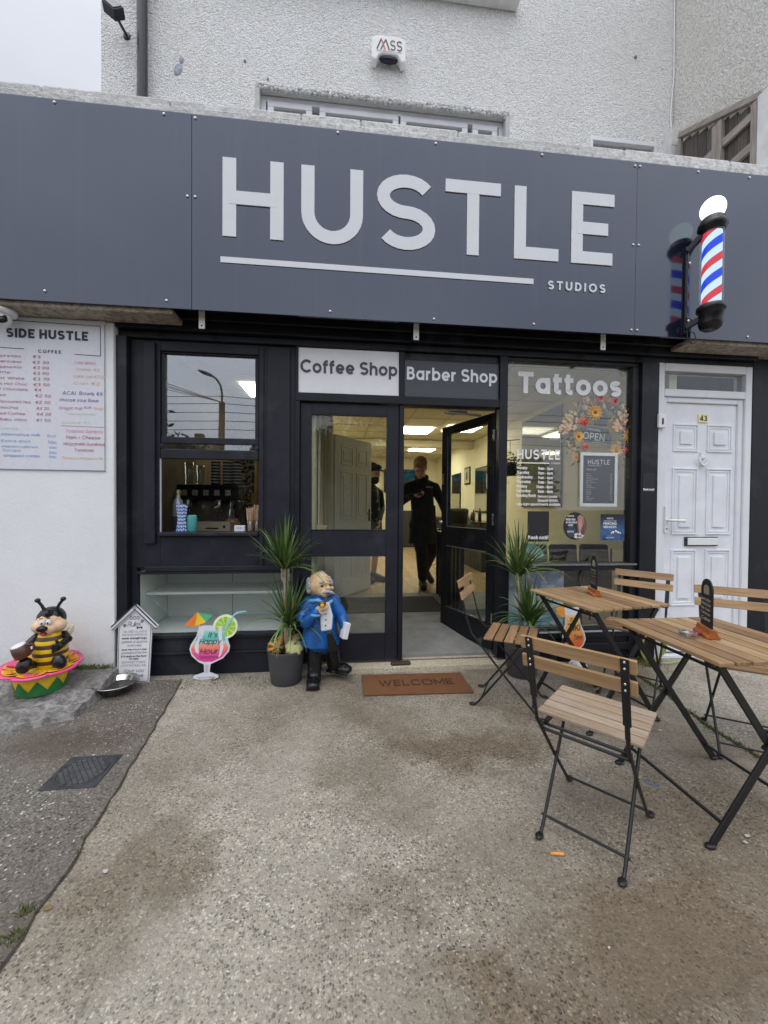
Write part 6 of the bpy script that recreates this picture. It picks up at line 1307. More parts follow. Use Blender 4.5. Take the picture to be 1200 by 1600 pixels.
zz = t.math('PINGPONG', t.math('MULTIPLY', sx.outputs['X'], 1.0), .011); ph = t.math('FRACT', t.math('MULTIPLY', t.math('ADD', sx.outputs['Z'], t.math('MULTIPLY', zz, 1.0)), 40.))
t.bsdf(t.ramp(ph, [(0, (.07, .20, .62)), (.5, (.66, .72, .82))], 'CONSTANT'), .6); CHEV = t.m
b = MB(); rs = random.Random(5)
for i in range(34):
    a = i*2.4; r = .036*math.sqrt(i/34); b.tube([(r*math.cos(a)*1.05, r*math.sin(a), 0), (r*math.cos(a)*.72, r*math.sin(a)*.72, .09), (r*math.cos(a)*1.05, r*math.sin(a)*1.05, .195+rs.uniform(-.008, .01))], .0042, 6)
b.build('straws', CHEV, STR)
TB = thing('teal_tumbler', 'small teal tumbler beside the blue straws on the sash sill', 'cup', (-1.118, .10, 1.047)); b = MB(); b.lathe([(.030, 0), (.034, .02), (.034, .11), (.028, .122), (.001, .123)], n=22); b.build('body', M('teal_plastic', (.06, .30, .30), .4), TB)
for i, (x, lab) in enumerate(((-.690, 'jar of wooden stirrers at the right end of the sash sill'), (-.645, 'bundle of wooden spoons at the far right end of the sash sill'))):
    t = thing('stirrer_jar', lab, 'stirrers', (x, .10+.02*i, 1.047), 0, 'wooden stirrers on the sash sill')
    b = MB(); rs = random.Random(40+i)
    for q in range(26): a = q*2.4; r = .026*math.sqrt(q/26); b.bar((r*math.cos(a)*.7, r*math.sin(a)*.7, .004), (r*math.cos(a)*1.2, r*math.sin(a)*1.2, .15+rs.uniform(-.012, .03)+.03*i), .008, .002, (rs.uniform(-1, 1), 1, 0))
    b.build('stirrers', M('birch_sticks', (.50, .33, .21), .7, var=.2, vs=30), t); b = MB(); b.lathe([(.027, 0), (.030, .085), (.028, .085), (.026, .005)], n=20); b.build('jar', CLEAR, t)
CB = thing('card_box', 'small white card box on the sash sill', 'box', (-.765, .085, 1.047), R_(3)); b = MB(); b.box(-.038, .038, -.025, .025, 0, .045); b.build('box', M('white_card', (.66, .68, .72), .6), CB, .004); b = MB(); text(b, 'Loyalty', wallf(-.018, -.0255, .024), .008, .12, .1, 'l', .036); b.build('lettering', INK, CB)
for i, (x, h, lab) in enumerate(((-.79, .26, 'tall ribbed glass bottle at the right of the coffee counter'), (-.72, .22, 'short ribbed glass bottle at the right of the coffee counter'), (-.84, .24, 'ribbed glass bottle next to the coffee grinder'))):
    t = thing('glass_bottle', lab, 'bottle', (x, .62+.08*i, .99), 0, 'glass bottles on the coffee counter'); b = MB(); b.lathe([(.001, 0), (.034, 0), (.034, h*.7), (.014, h*.86), (.014, h)], n=18); b.build('bottle', glass_mat('green_bottle', .05, (.72, .76, .60), 0), t)
GR = thing('coffee_grinder', 'black coffee grinder with a glass hopper on the coffee counter', 'grinder', (-.93, .92, .99)); b = MB(); b.lathe([(.07, 0), (.075, .2), (.11, .22), (.11, .26), (.06, .27)], n=24); b.build('body', BLKPLAST, GR); b = MB(); b.lathe([(.05, .275), (.085, .33), (.07, .40), (.001, .42)], n=20); b.build('hopper', glass_mat('amber_hopper', .06, (.80, .62, .36), 0), GR)
b = MB(); b.lathe([(.075, .08), (.077, .10)], n=24); b.lathe([(.112, .235), (.112, .24)], n=24); b.build('trim_ring', CHROME, GR)
PB = thing('takeaway_bag', 'pink and clear packet of snacks on the coffee counter', 'packet', (-.97, .64, .99)); b = MB(); b.ell((0, 0, .07), (.075, .05, .075), 12, 8); b.build('packet', M('packet_pink', (.30, .17, .13), .3, var=.5, vs=30), PB)
TL = thing('till_drawer', 'pale till drawer on the coffee counter', 'till', (-1.09, .62, .99), R_(-6)); b = MB(); b.box(-.16, .15, -.1, .12, .0, .11); b.build('drawer', M('till_cream', (.36, .33, .22), .5), TL, .006); b = MB(); b.box(-.06, .05, -.105, -.10, .05, .06); b.ell((.10, -.103, .07), (.012, .005, .012)); b.build('drawer_pull', BLKPLAST, TL)
SW = M('pine_studs', (.42, .23, .07), .7, var=.25, vs=6)
for i, (x, dx, m_, lab) in enumerate(((-.86, 0, SW, 'upright pine board behind the coffee counter'), (-.74, .10, SW, 'leaning pine batten behind the coffee counter'), (-.57, .16, M('pale_board', (.42, .42, .33), .7), 'leaning pale board behind the coffee counter'))):
    t = thing('timber_board', lab, 'board', (x, 1.35, .13), 0, 'boards behind the coffee counter'); b = MB(); wd = (.13, .045, .16)[i]; b.bar((dx, 0, 0), (-dx*.6, .15, 2.0), wd, .02, (0, 1, 0)); b.build('board', m_, t)
CV = thing('leaf_poster', 'black and cream leaf patterned sheet behind the coffee counter', 'poster', (-1.06, 1.5, 1.6)); b = MB(); b.box(-.10, .10, 0, .004, -.22, .3); t = NT('leaf_pattern'); v = t.coord((1, 1, 1)); n1 = t.noise(v, 28, 2); t.bsdf(t.ramp(n1, [(.48, (.03, .035, .02)), (.53, (.42, .40, .25))]), .7); b.build('sheet', t.m, CV)
b = MB(); b.box(-1.5, -.27, 2.55, 2.6, 0, 2.6); b.box(-1.499, -1.48, .10, 2.54, .86, 2.6); b.build('partition_dark_lining', M('brown_partition_and_shade_lining', (.10, .08, .045), .8, var=.3, vs=4), B)  # brown back partition, plus a left wall lining added to darken the coffee corner

# ================================================================ inside the shop
def door6(t):
    b = MB(); b.box(0, .80, -.02, .02, 0, 1.98); o = b.build('leaf', M('interior_door', (.76, .76, .70), .45, var=.04), t, .003)
    for x0, x1 in ((.11, .36), (.44, .69)):
        for z0, z1 in ((.2, .78), (.95, 1.55), (1.63, 1.86)):
            for s in (-1, 1):
                b = MB(); y0, y1 = sorted((s*.0202, s*.028))
                for (a, c, d, e) in ((x0, x1, z0, z0+.018), (x0, x1, z1-.018, z1), (x0, x0+.018, z0+.018, z1-.018), (x1-.018, x1, z0+.018, z1-.018)): b.box(a, c, y0, y1, d, e)
                b.box(x0+.05, x1-.05, y0, y1, z0+.05, z1-.05); b.build('door_panel', M('interior_door'), t, .006)
    b = MB()
    for s in (-1, 1): b.box(.735, .765, s*.024-.004, s*.024+.004, .92, 1.08); b.tube([(.75, s*.03, 1.03), (.75, s*.06, 1.03), (.65, s*.06, 1.03)], .008, 8)
    b.build('handle', BLKMETAL, t)
ID = thing('interior_door', 'open white panelled inner door behind the closed shop door', 'door', (-.095, 1.77, .122), math.atan2(2.41-1.77, .385+.095)); door6(ID)
# hatch trim between counter and shop
part('hatch_trim', M('hatch_cream', (.60, .55, .42), .5), lambda b: (b.box(-.20, -.185, .36, .42, 1.0, 2.36), b.box(-.20, -.185, 1.60, 1.66, 1.0, 2.36), b.box(-.20, -.185, .42, 1.60, 2.30, 2.36), b.box(-.32, -.16, .36, 1.66, .985, 1.018)), bevel=.003)
part('ribbed_panel', M('rib_grey', (.30, .30, .27), .6), lambda b: [b.box(-.208, -.195, .10+i*.05, .132+i*.05, .13, .98) for i in range(32)], bevel=0)
WS = thing('wall_lettering', 'black shop name lettering on the back wall inside the shop', 'sign', (.93, 8.29, 2.0)); b = MB(); text(b, 'HUSTLE', frame((0, 0, 0), (1, 0, 0), (0, 0, 1)), .30, .17, .2, 'r', 2.0, lift=.02, solid=True); rect(b, wallf(0, 0, 0), -.25, -.05, -.12, -.105, .01); b.build('letters', flat('letter_black', (.015, .015, .015)), WS)
TV = thing('wall_television', 'flat television showing a mountain scene on the back wall', 'television', (1.75, 8.24, 2.0)); b = MB(); b.box(-.55, .50, 0, .05, -.36, .30); b.build('casing', BLKPLAST, TV, .005)
t = NT('screen_picture'); v = t.coord((1, 1, 2)); n1 = t.noise(v, 4, 6); e = t.n('ShaderNodeEmission', i_Strength=.30); t.l(t.ramp(n1, [(.3, (.01, .03, .06)), (.55, (.04, .16, .18)), (.75, (.30, .40, .40))]), e.inputs['Color']); t.l(e.outputs[0], t.out.inputs[0]); b = MB(); b.box(-.53, .48, -.003, -.001, -.02, .28); b.build('screen', t.m, TV)
CA = thing('black_cabinet', 'tall black cabinet against the back wall behind the man with the phone', 'cabinet', (1.75, 7.9, .12)); b = MB(); b.box(-.35, .55, -.2, .3, 0, 1.0); b.build('carcass', M('cabinet_dark'), CA, .006); b = MB(); b.box(-.34, .09, -.215, -.2, .03, .97); b.box(.1, .54, -.215, -.2, .03, .97); b.build('door', M('cabinet_dark'), CA, .004)
SCn = thing('styling_counter', 'long black styling counter along the right wall of the shop', 'counter', (2.55, 4.9, .12)); b = MB(); b.box(-.22, .19, -1.4, 2.6, .80, .86); b.build('worktop', M('dark_worktop'), SCn, .004); b = MB(); b.box(-.16, .19, -1.35, 2.55, 0, .80); b.build('cabinet', M('cabinet_dark'), SCn)
rs = random.Random(8)
for i in range(8):
    t = thing('product_bottle', ('black', 'amber', 'white')[i % 3]+' hair product bottle on the styling counter inside the shop', 'bottle', (2.46+rs.uniform(-.08, .1), 3.75+i*.28, .98), 0, 'bottles on the styling counter'); h = rs.uniform(.14, .24); b = MB(); b.lathe([(.001, 0), (.03, 0), (.03, h*.7), (.012, h*.78), (.012, h)], n=14); b.build('bottle', M(('bottle_black', 'bottle_amber', 'bottle_white')[i % 3], ((.015, .015, .015), (.10, .04, .01), (.5, .5, .45))[i % 3], .3), t)
for i, (y, lab) in enumerate(((4.55, 'nearer lit mirror on the right wall of the shop'), (6.3, 'farther mirror on the right wall of the shop'))):
    t = thing('wall_mirror', lab, 'mirror', (2.735, y, 1.55), 0, 'mirrors on the right wall'); b = MB(); b.box(-.012, .012, -.36, .36, -.42, .48); b.build('frame', BLKMETAL, t, .004); b = MB(); b.box(-.0145, -.0125, -.33, .33, -.39, .45); b.build('glass', M('mirror_glass', (.7, .7, .7), .03, metal=1., var=.0), t)
t = thing('wall_mirror', 'large dark smoked mirror on the right wall close behind the display window', 'mirror', (2.735, 2.26, 1.87), 0, 'mirrors on the right wall'); MB().box(-.008, .012, -.56, .54, -.62, .67).build('frame', M('mirror_frame', (.10, .11, .12), .4), t, .003); MB().box(-.0105, -.0085, -.53, .51, -.59, .64).build('glass', M('smoked_mirror', (.15, .16, .155), .03, var=.02, ior=1.5), t)
t = thing('light_strip', 'bright upright light strip beside the nearer mirror', 'light', (2.70, 4.12, 1.72)); MB().box(-.012, .012, -.02, .02, -.14, .14).build('tube', emit('strip_glow', (1, .97, .88), 6), t); MB().box(.013, .045, -.03, .03, -.16, .16).build('backplate', BLKMETAL, t)
t = thing('framed_picture', 'small framed certificate on the right wall seen through the open door', 'picture', (2.738, 5.45, 1.92)); MB().box(-.01, .01, -.19, .19, -.19, .19).build('frame', BLKMETAL, t, .003); MB().box(-.0125, -.0105, -.155, .155, -.155, .155).build('print', M('print_paper', (.46, .44, .34), .5), t); MB().box(-.0145, -.0129, -.05, .06, -.09, .08).build('emblem', M('emblem_grey'), t)
BCh = thing('barber_chair', 'black barber chair half hidden behind the man with the phone', 'chair', (1.95, 4.2, .12), R_(200)); b = MB(); b.box(-.27, .27, -.25, .25, .45, .58); b.build('seat', M('black_vinyl'), BCh, .04); b = MB(); b.X = Matrix.Translation((0, .25, .82)) @ Euler((R_(-12), 0, 0)).to_matrix().to_4x4(); b.box(-.25, .25, -.05, .05, -.28, .28); b.build('backrest', M('black_vinyl'), BCh, .04); b = MB(); b.lathe([(.27, 0), (.28, .02), (.05, .06), (.05, .45)], n=24); b.build('base', CHROME, BCh)
for s in (-1, 1): b = MB(); b.box(s*.31-.03, s*.31+.03, -.2, .2, .68, .73); b.bar((s*.31, .1, .5), (s*.31, .1, .7), .04, .04, (0, 1, 0)); b.build('armrest', M('black_vinyl'), BCh, .012)
RL = thing('black_railing', 'black metal railing beside the ramp inside the open door', 'railing', (1.24, 0, .12))
for i in range(8): b = MB(); b.box(-.02, .02, .95+i*.145, .99+i*.145, -.06, .78); b.build('baluster', BLKMETAL, RL, .003)
b = MB(); b.box(-.025, .025, .93, 2.05, .781, .815); b.build('handrail', BLKMETAL, RL, .004); b = MB(); b.box(-.03, .03, .93, 2.05, -.085, -.061); b.build('foot_rail', BLKMETAL, RL, .004)
MT = thing('entrance_mat', 'dark rectangular entrance mat on the floor inside the doorway', 'mat', (.42, 1.52, .1205)); b = MB(); b.prism([(-.77, -.40), (.70, -.39), (.72, .30), (-.83, .30)], frame((0, 0, 0), (1, 0, 0), (0, 1, 0)), 0, .008); b.build('pile', M('mat_charcoal', (.050, .048, .045), .95, var=.3, vs=60, bump=.4, bs=200), MT)

# ================================================================ people
def person(label, J, hair, cap=False, bare_legs=False, beard=False):
    """one continuous skinned body from the joint positions in J; clothing as children"""
    base = J['base']; t = thing('person', label, 'person', base); o3 = Vector(base); g = lambda k: Vector(J[k])-o3
    hd = g('head'); nk = g('neck'); fwd = Vector(J['look']).normalized(); side = Vector((-fwd.y, fwd.x, 0)).normalized(); up = side.cross(fwd).normalized()*-1
    if up.z < 0: up = -up
    HS_ = 1.1
    E = lambda a, b_, c: hd+(side*a+fwd*b_+up*c)*HS_
    rotm = Matrix((side, fwd, up)).transposed()
    def hell(b, a, b_, c, r, n=14):
        X0 = b.X; b.X = Matrix.Translation(E(a, b_, c)) @ rotm.to_4x4(); b.ell((0, 0, 0), tuple(q*HS_ for q in r), n, 10); b.X = X0
    b = MB()
    hell(b, 0, -.01, .02, (.076, .098, .105)); hell(b, 0, .025, -.055, (.058, .068, .072)); hell(b, 0, .06, -.09, (.034, .032, .028)); hell(b, 0, .098, -.018, (.013, .018, .026)); hell(b, 0, .085, .022, (.05, .02, .012))
    for s in (-1, 1): hell(b, s*.077, -.005, -.01, (.010, .02, .032))
    hell(b, 0, .086, -.062, (.024, .012, .008))
    b.cap_tube([hd-up*.03, nk, nk-Vector((0, 0, .08))], [.055, .056, .07], 12)
    chest = g('chest'); hip = g('hip'); b.cap_tube([nk-Vector((0, 0, .12)), chest, hip], [.085, .115, .12], 16)
    for s in 'lr':
        sh, el, wr_ = g('sh_'+s), g('el_'+s), g('wr_'+s); sh = sh-Vector((0, 0, .02)); b.cap_tube([nk-Vector((0, 0, .10)), sh], [.05, .05], 10); b.cap_tube([sh, el, wr_], [.055, .043, .027], 12)
        d = Vector(J['hd_'+s]); mitt(b, wr_+d.normalized()*.075, d, Vector(J['hu_'+s]))
        kn, an, toe = g('kn_'+s), g('an_'+s), g('toe_'+s); hj = hip+(g('hj_'+s)-hip); b.cap_tube([hj, kn, an], [.088, .058, .040], 12); b.cap_tube([an, toe], [.042, .034], 10)
    b.build('body', SKIN, t, remesh=.0075, smooth_it=3)
    b = MB()
    hell(b, 0, -.022, .05, (.086, .104, .092)); hell(b, 0, .058, .085, (.074, .052, .042)); hell(b, 0, -.07, -.02, (.074, .045, .07))
    if not cap:
        rr = random.Random(4)
        for i in range(40): a = rr.uniform(0, 2*PI); hell(b, .058*math.cos(a), .062*math.sin(a)+.01, .092+rr.uniform(-.01, .014), (.026, .03, .022), 8)
    else: hell(b, 0, .10, .055, (.07, .075, .012))
    b.build('cap' if cap else 'hair', hair, t, remesh=.007, smooth_it=1)
    if beard: b = MB(); hell(b, 0, .05, -.085, (.064, .062, .06)); b.build('beard', M('dark_beard', (.02, .014, .010), .9), t)
    else:
        b = MB()
        for s in (-1, 1): b.tube([E(s*.035+.027*math.cos(R_(a)), .103, .005+.02*math.sin(R_(a))) for a in range(0, 361, 30)], .0022, 5, False); b.tube([E(s*.062, .10, .008), E(s*.08, 0, .01)], .002, 5)
        b.build('glasses', BLKMETAL, t)
    for s in (-1, 1): b = MB(); hell(b, s*.033, .088, .0, (.011, .006, .006), 8); b.build('eye', flat('eye_dark', (.03, .02, .015)), t)
    b = MB(); b.cap_tube([nk-Vector((0, 0, .12)), chest, hip], [.115, .162, .158], 18)
    for s in 'lr':
        b.cap_tube([nk-Vector((0, 0, .085)), g('sh_'+s)-Vector((0, 0, .02))], [.070, .070], 12); b.cap_tube([g('sh_'+s)-Vector((0, 0, .02)), g('el_'+s), g('wr_'+s)], [.074, .058, .040], 12)
    b.cap_tube([nk+side*-.06-fwd*.02+Vector((0, 0, -.035)), nk-fwd*.075+Vector((0, 0, -.03)), nk+side*.06-fwd*.02+Vector((0, 0, -.035))], .042, 10); b.build('hooded_top', CLOTH_K, t, remesh=.009, smooth_it=3)
    b = MB(); b.cap_tube([hip+Vector((0, 0, .1)), hip], [.15, .152], 16)
    for s in 'lr':
        hj, kn, an = g('hj_'+s), g('kn_'+s), g('an_'+s); end = kn if bare_legs else an+(kn-an)*.16
        b.cap_tube([hj, kn, end] if not bare_legs else [hj, kn], [.108, .085, .066] if not bare_legs else [.11, .10], 12)
    b.build('shorts' if bare_legs else 'trousers', CLOTH_K, t, remesh=.009, smooth_it=3)
    for s in 'lr':
        an, toe, kn = g('an_'+s), g('toe_'+s), g('kn_'+s); d = (toe-an); d.z = 0; d.normalize(); z0 = Vector((0, 0, 1))
        b = MB(); bz = min(an.z, toe.z); heel = an-d*.04; b.cap_tube([heel-z0*.03, an+d*.06-z0*.025, toe+d*.03+z0*.006], [.055, .060, .046], 12); b.cap_tube([an+z0*.02, an-z0*.03], .056, 12); b.build('shoe', M('black_trainer', (.012, .012, .013), .55), t, remesh=.007, smooth_it=2)
        if not bare_legs: b = MB(); b.tube([an+z0*.0, an+(kn-an).normalized()*.085], .052, 12); b.build('sock', M('white_sock', (.55, .54, .50), .9), t)
    return t, E, side, fwd, up, rotm
fz = .12
J1 = dict(base=(1.12, 2.35, fz), head=(1.045, 2.235, 1.765), neck=(1.085, 2.33, 1.665), look=(-.12, -.80, -.62), chest=(1.09, 2.34, 1.42), hip=(1.12, 2.37, 1.07),
     sh_l=(1.275, 2.36, 1.525), el_l=(1.385, 2.38, 1.30), wr_l=(1.435, 2.28, 1.075), hd_l=(.05, -.25, -1), hu_l=(1, 0, 0),
     sh_r=(.905, 2.32, 1.525), el_r=(.80, 2.22, 1.31), wr_r=(.90, 2.02, 1.385), hd_r=(.8, -.45, .05), hu_r=(0, -.5, -.9),
     hj_l=(1.20, 2.38, 1.0), kn_l=(1.285, 2.50, .62), an_l=(1.235, 2.82, .27), toe_l=(1.30, 2.69, .155), hj_r=(1.03, 2.36, 1.0), kn_r=(1.085, 2.27, .62), an_r=(1.12, 2.36, .205), toe_r=(1.10, 2.20, .155))
P1, E1, s1, f1, u1, _ = person('man in a black hooded top and apron walking out, looking down at a phone', J1, M('light_brown_hair', (.27, .15, .06), .6, var=.4, vs=50, bump=.3, bs=90))
b = MB(); b.lathe([(.205, -.36), (.19, -.2), (.172, 0), (.165, .16)], (0, 0, 0), 24, fn=lambda a, r, z: r*(1.0 if abs(math.sin(a)) < .5 else .80)); o = b.build('apron', M('black_apron', (.009, .009, .010), .7, var=.4, vs=8, bump=.6, bs=12), P1); o.location = (0, .01, .98)
b = MB(); text(b, 'HUSTLE', frame(Vector((1.115, 2.172, 1.498))-Vector(J1['base']), (1, 0, -.08), (0, -.25, 1)), .022, .2, .14, 'l', .085, lift=.012); b.build('chest_lettering', flat('thread_white', (.55, .55, .5)), P1)
PH = thing('phone', 'dark phone held in the hand of the man in the doorway', 'phone', (.992, 1.965, 1.425), 0); PH.rotation_euler = (R_(-55), 0, R_(-10)); MB().box(-.036, .036, -.004, .004, -.072, .072).build('case', BLKPLAST, PH, .003); MB().box(-.033, .033, .0042, .0052, -.068, .068).build('screen', emit('phone_glow', (.5, .6, .7), .35), PH)
J2 = dict(base=(.46, 2.85, fz), head=(.455, 2.83, 1.735), neck=(.42, 2.87, 1.60), look=(.80, -.55, -.22), chest=(.40, 2.87, 1.38), hip=(.42, 2.88, 1.05),
     sh_l=(.56, 2.98, 1.46), el_l=(.60, 2.98, 1.2), wr_l=(.56, 2.80, 1.05), hd_l=(-.1, -.5, -.8), hu_l=(1, 0, 0), sh_r=(.30, 2.72, 1.46), el_r=(.28, 2.70, 1.2), wr_r=(.36, 2.58, 1.02), hd_r=(.2, -.3, -1), hu_r=(-1, 0, 0),
     hj_l=(.50, 2.94, .98), kn_l=(.51, 2.86, .60), an_l=(.48, 2.93, .205), toe_l=(.60, 2.84, .155), hj_r=(.35, 2.82, .98), kn_r=(.36, 2.78, .60), an_r=(.33, 2.82, .205), toe_r=(.43, 2.72, .155))
P2, *_ = person('bearded man in a black cap and shorts half hidden behind the white inner door', J2, M('black_cap', (.008, .008, .009), .8), True, True, True)

# ================================================================ loose things outside
HS = thing('garden_hose', 'loops of yellow green hose by the foot of the white front door', 'hose', (2.47, -.09, .01))
b = MB(); rs = random.Random(4)
for q in range(4): b.tube([(.09*(1+.2*q/4)*math.cos(R_(a))+.02*q, -.02+.012*q, .12+.115*math.sin(R_(a))+.004*q) for a in range(-90, 271, 15)], .006, 6, False)
b.build('coil', M('hose_green', (.34, .36, .08), .5, var=.2), HS); b = MB(); b.tube([(-.05, -.02, .01), (.1, -.06, .008), (.25, -.03, .008)], .006, 6); b.build('tail', M('hose_green'), HS)
KS = thing('key_safe', 'small white key box with keyhole on the edge of the white door frame', 'key box', (2.575, -.032, 1.955)); b = MB(); b.box(-.035, .03, -.03, 0, -.055, .055); b.build('box', WHITE_P, KS, .004); b = MB(); b.box(-.008, .006, -.033, -.03, -.018, .02); b.ell((-.001, -.032, -.02), (.008, .004, .012)); b.build('keyhole', flat('key_dark', (.05, .05, .05)), KS)
SO = thing('door_bolt', 'small black bolt keep on the white door frame behind the rear chair', 'bolt', (2.585, -.034, .45)); b = MB(); b.box(-.03, .03, -.02, 0, -.012, .012); b.tube([(.01, -.025, .0), (.01, -.05, 0)], .010, 8); b.build('keep', BLKMETAL, SO, .002)
NP = thing('crumpled_napkin', 'crumpled white napkin on the ground below the tiki sign', 'napkin', (1.835, -.155, .012)); b = MB(); rs = random.Random(3); b.lathe([(.001, 0), (.06, .002), (.05, .02), (.03, .035), (.001, .03)], n=16, fn=lambda a, r, z: r*(1+.25*math.sin(a*3+z*90)+.12*math.sin(a*7))); b.build('paper', M('tissue', (.70, .70, .72), .8), NP)
def litter(name, label, cat, pts, r, m_):
    b = MB(); b.tube(pts, r, 8); tag(b.build(name, m_), label, cat)
litter('cigarette_butt', 'orange cigarette filter lying on the concrete before the nearest chair', 'cigarette butt', [(.755, -1.687, .006), (.800, -1.693, .006)], .0055, M('filter_orange', (.72, .30, .07), .8, var=.2, vs=60))
litter('plastic_bit', 'small blue plastic stick on the ground under the front table', 'litter', [(1.375, -1.372, .003), (1.425, -1.402, .003)], .0028, M('blue_bit', (.10, .16, .36), .5))
rs = random.Random(77); b = MB()
for i in range(240):
    x = rs.uniform(-2.2, 2.6); y = -2.75+2.6*rs.random(); a = rs.uniform(0, 6.28); q = rs.uniform(.002, .006) if rs.random() < .9 else rs.uniform(.008, .014); b.m = rs.choice((0, 0, 1, 2)); z = .0075
    b.add([(x+q*math.cos(a+k)*rs.uniform(.6, 1.2), y+q*math.sin(a+k)*rs.uniform(.5, 1.1), z+rs.uniform(0, .002)) for k in (0, 1.2, 2.3, 3.3, 4.4, 5.4)], [(0, 1, 2, 3, 4, 5)], False)
tag(b.build('loose_chips', [flat('chip_pale', (.45, .44, .42), .8), flat('chip_dark', (.06, .06, .06), .8), flat('chip_leaf', (.20, .14, .06), .8)]), 'tiny pale and dark stone chips and leaf scraps scattered on the concrete', 'debris', kind='stuff')
b = MB(); rs = random.Random(15)
def tuft(x, y, n, r, h, z=.0):
    for i in range(n):
        px, py = x+rs.gauss(0, r), y+rs.gauss(0, r); a = rs.uniform(0, 6.28); hh = h*rs.uniform(.4, 1.2); l = rs.uniform(.2, 1.1)*hh; ww = .0022; b.m = rs.choice((0, 0, 1, 2))
        b.add([(px-ww*math.sin(a), py+ww*math.cos(a), z), (px+ww*math.sin(a), py-ww*math.cos(a), z), (px+l*.5*math.cos(a), py+l*.5*math.sin(a), z+hh*.75), (px+l*math.cos(a), py+l*math.sin(a), z+hh)], [(0, 1, 2), (1, 3, 2)], False)
for x, y in ck:
    if -1.6 < y < -.25 and mnoise.noise(Vector((y*4, 0, 0))) > -.3: tuft(x, y, 44, .012, .018)
for x, y in fine_seam:
    if -1.95 < y < -1.72: tuft(x-.025+rs.uniform(-.02, .01), y, 42, .013, .022, .007)
    elif -1.55 < y < -1.42: tuft(x, y, 10, .006, .012, .007)
for x, y, n, r, h in ((-1.50, -.10, 60, .02, .03), (-.90, -.10, 50, .03, .025), (-.85, -.16, 40, .05, .018), (-.66, -.13, 60, .05, .022), (-.52, -.22, 50, .04, .018), (-1.04, -.18, 30, .03, .018), (2.42, -.12, 120, .05, .05), (-.10, -.11, 20, .05, .015), (.06, -.20, 20, .02, .012)): tuft(x, y, n, r, h)
for i in range(40): tuft(-1.6-rs.random()*.35, -.10, 8, .012, .03, .11)
tag(b.build('weeds', [M('moss_green', (.13, .18, .04), .9), M('moss_dark', (.07, .10, .028), .9), M('dry_grass', (.17, .15, .06), .9)]), 'green moss and grass growing in the cracks of the concrete', 'weeds', kind='stuff')

# ================================================================ the street behind the camera (seen mirrored in the glass)
SL = thing('street_lamp', 'wooden pole with a street lamp across the road, mirrored in the sash', 'street lamp', (-5.0, -14.2, 0))
b = MB(); b.tube([(0, 0, -.1), (0, 0, 5.5)], [.16, .12], 14); b.build('pole', M('pole_wood', (.12, .10, .08), .9), SL); b = MB(); b.tube([(0, 0, 5.4), (.0, 0, 5.9), (-.04, .05, 6.2), (-.16, .2, 6.42), (-.32, .3, 6.52)], .045, 8); b.build('arm', M('lamp_steel', (.2, .21, .22), .5), SL)
b = MB(); b.X = Matrix.Translation((-.52, .4, 6.58)) @ Euler((0, R_(15), R_(-25))).to_matrix().to_4x4(); b.ell((0, 0, 0), (.32, .13, .07)); b.build('lantern', M('lamp_steel'), SL)
WI = thing('overhead_wires', 'black overhead wires strung along the far side of the road', 'wires', (0, -14.2, 0))
for z, z2 in ((5.75, 5.9), (5.45, 5.55), (5.1, 5.25), (4.75, 4.85), (4.4, 4.5)):
    for xa, xb, zb in ((-40, -5, z2), (-5, 40, z2)):
        b = MB(); b.tube([(xa+(xb-xa)*i/16, 0, z-.5*math.sin(PI*i/16)*.8) for i in range(17)], .014, 5); b.build('wire', BLKMETAL, WI)
for x1, y1, z1 in ((-20, 6, 9.5), (-16, 8, 8.5), (-24, 4, 10), (-13, 12, 7.5)): b = MB(); b.tube([(-5+(x1+5)*i/12, (y1)*i/12, 5.5+(z1-5.5)*i/12-.4*math.sin(PI*i/12)) for i in range(13)], .012, 5); b.build('wire', BLKMETAL, WI)
TLF = M('tree_leaves', (.05, .075, .022), .7, var=.5, vs=1.5)
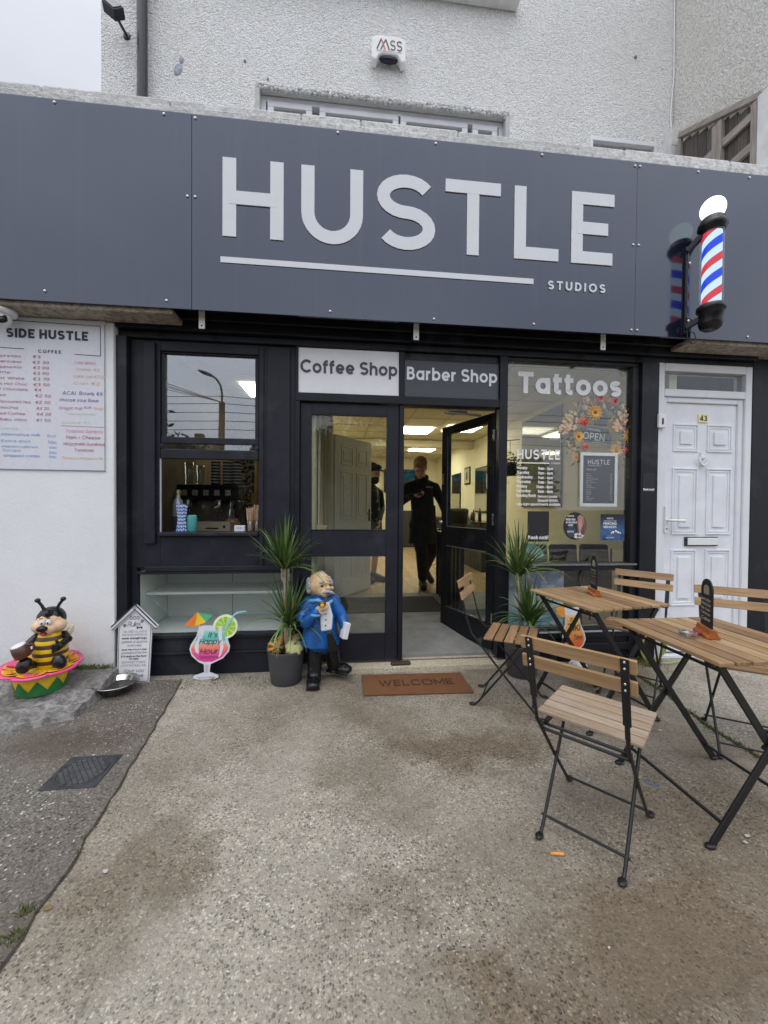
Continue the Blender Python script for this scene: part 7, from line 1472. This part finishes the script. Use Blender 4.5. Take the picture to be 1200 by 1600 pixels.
def tree(x, y, h, r, seed, label, tall=False):
    rng = random.Random(seed); t = thing('tree', label, 'tree', (x, y, -.1), 0, 'trees across the road')
    b = MB(); b.tube([(0, 0, 0), (.1, 0, h*.35), (0, .1, h*.8)], [.18, .13, .04], 8)
    for k in range(6): a = rng.uniform(0, 6.3); b.tube([(.05, 0, h*(.3+.07*k)), (r*.6*math.cos(a), r*.6*math.sin(a), h*(.5+.07*k))], [.06, .02], 6)
    b.build('trunk', M('tree_bark', (.10, .08, .06), .95), t)
    b = MB(); cl_ = [(rng.gauss(0, r*.45), rng.gauss(0, r*.45), h*(.12+.80*rng.random()), rng.uniform(.25, .5)*r*(.5 if tall else 1)) for i in range(26)]
    for i in range(3200):
        c = rng.choice(cl_); p = Vector((c[0]+rng.gauss(0, c[3]*.6), c[1]+rng.gauss(0, c[3]*.6), c[2]+rng.gauss(0, c[3]*(1.3 if tall else .6)))); d = Vector((rng.gauss(0, 1), rng.gauss(0, 1), rng.gauss(.4, 1))).normalized(); s_ = d.orthogonal().normalized(); L = rng.uniform(.22, .46); b.add([p, p+d*L*.5+s_*L*.22, p+d*L, p+d*L*.5-s_*L*.22], [(0, 1, 2, 3)], False)
    b.build('crown', TLF, t)
for i, (x, y, h, r, tl) in enumerate(((1.2, -16.6, 5.6, 1.7, False), (-1.5, -17.2, 4.9, 1.1, True), (-2.6, -17.0, 4.9, .55, True), (-3.6, -17.0, 4.8, .55, True), (3.6, -17.5, 4.6, 1.8, False), (6.6, -18, 5.2, 1.9, False), (9.5, -17, 4.0, 1.5, False), (-8.5, -18, 4.6, 1.6, False))):
    tree(x, y, h, r, 50+i, ['rounded tree directly across the road from the doorway', 'upright narrow tree left of the rounded tree across the road', 'slim conifer third from the street lamp across the road', 'slim conifer nearest the street lamp across the road', 'low spreading tree across the road before the middle house', 'broad tree across the road before the right hand house', 'low garden tree at the far right across the road', 'broad tree beyond the street lamp across the road'][i], tl)
for i, (x, m_) in enumerate(((-17, (.30, .29, .27)), (-4, (.34, .33, .31)), (13, (.26, .18, .14)))):
    t = thing('terraced_house', ['grey rendered house across the road on the left', 'cream rendered house across the road facing the shop', 'brown brick house across the road on the right'][i], 'house', (x, -38, -.1), 0, 'houses across the road')
    MB().box(-4.5, 4.5, -4, 4, 0, 5.2).build('wall', M('house_wall_'+('grey', 'cream', 'brown')[i], m_, .9), t)
    b = MB(); b.prism([(-4.6, 5.2), (4.6, 5.2), (0, 7.6)], frame((-4.8, 0, 0), (0, 1, 0), (0, 0, 1)), 0, 9.6); o = b.build('roof', M('roof_tiles', (.09, .075, .07), .9), t); b = MB(); b.box(2.6, 3.4, -.4, .4, 6.6, 8.3); b.build('chimney', M('brick_red', (.2, .09, .06), .9), o)
    for wx in (-3, 0, 3):
        for z in (1.0, 3.4):
            if wx == 0 and z == 1.0: MB().box(-.5, .5, 4.0, 4.06, .1, 2.2).build('door', M('house_door', (.05, .08, .15), .4), t); continue
            o = MB().box(wx-.7, wx+.7, 4.0, 4.06, z, z+1.2).build('window', UPVC, t); MB().box(wx-.6, wx+.6, 4.061, 4.07, z+.1, z+1.1).build('pane', M('house_glass', (.02, .025, .03), .05), o)
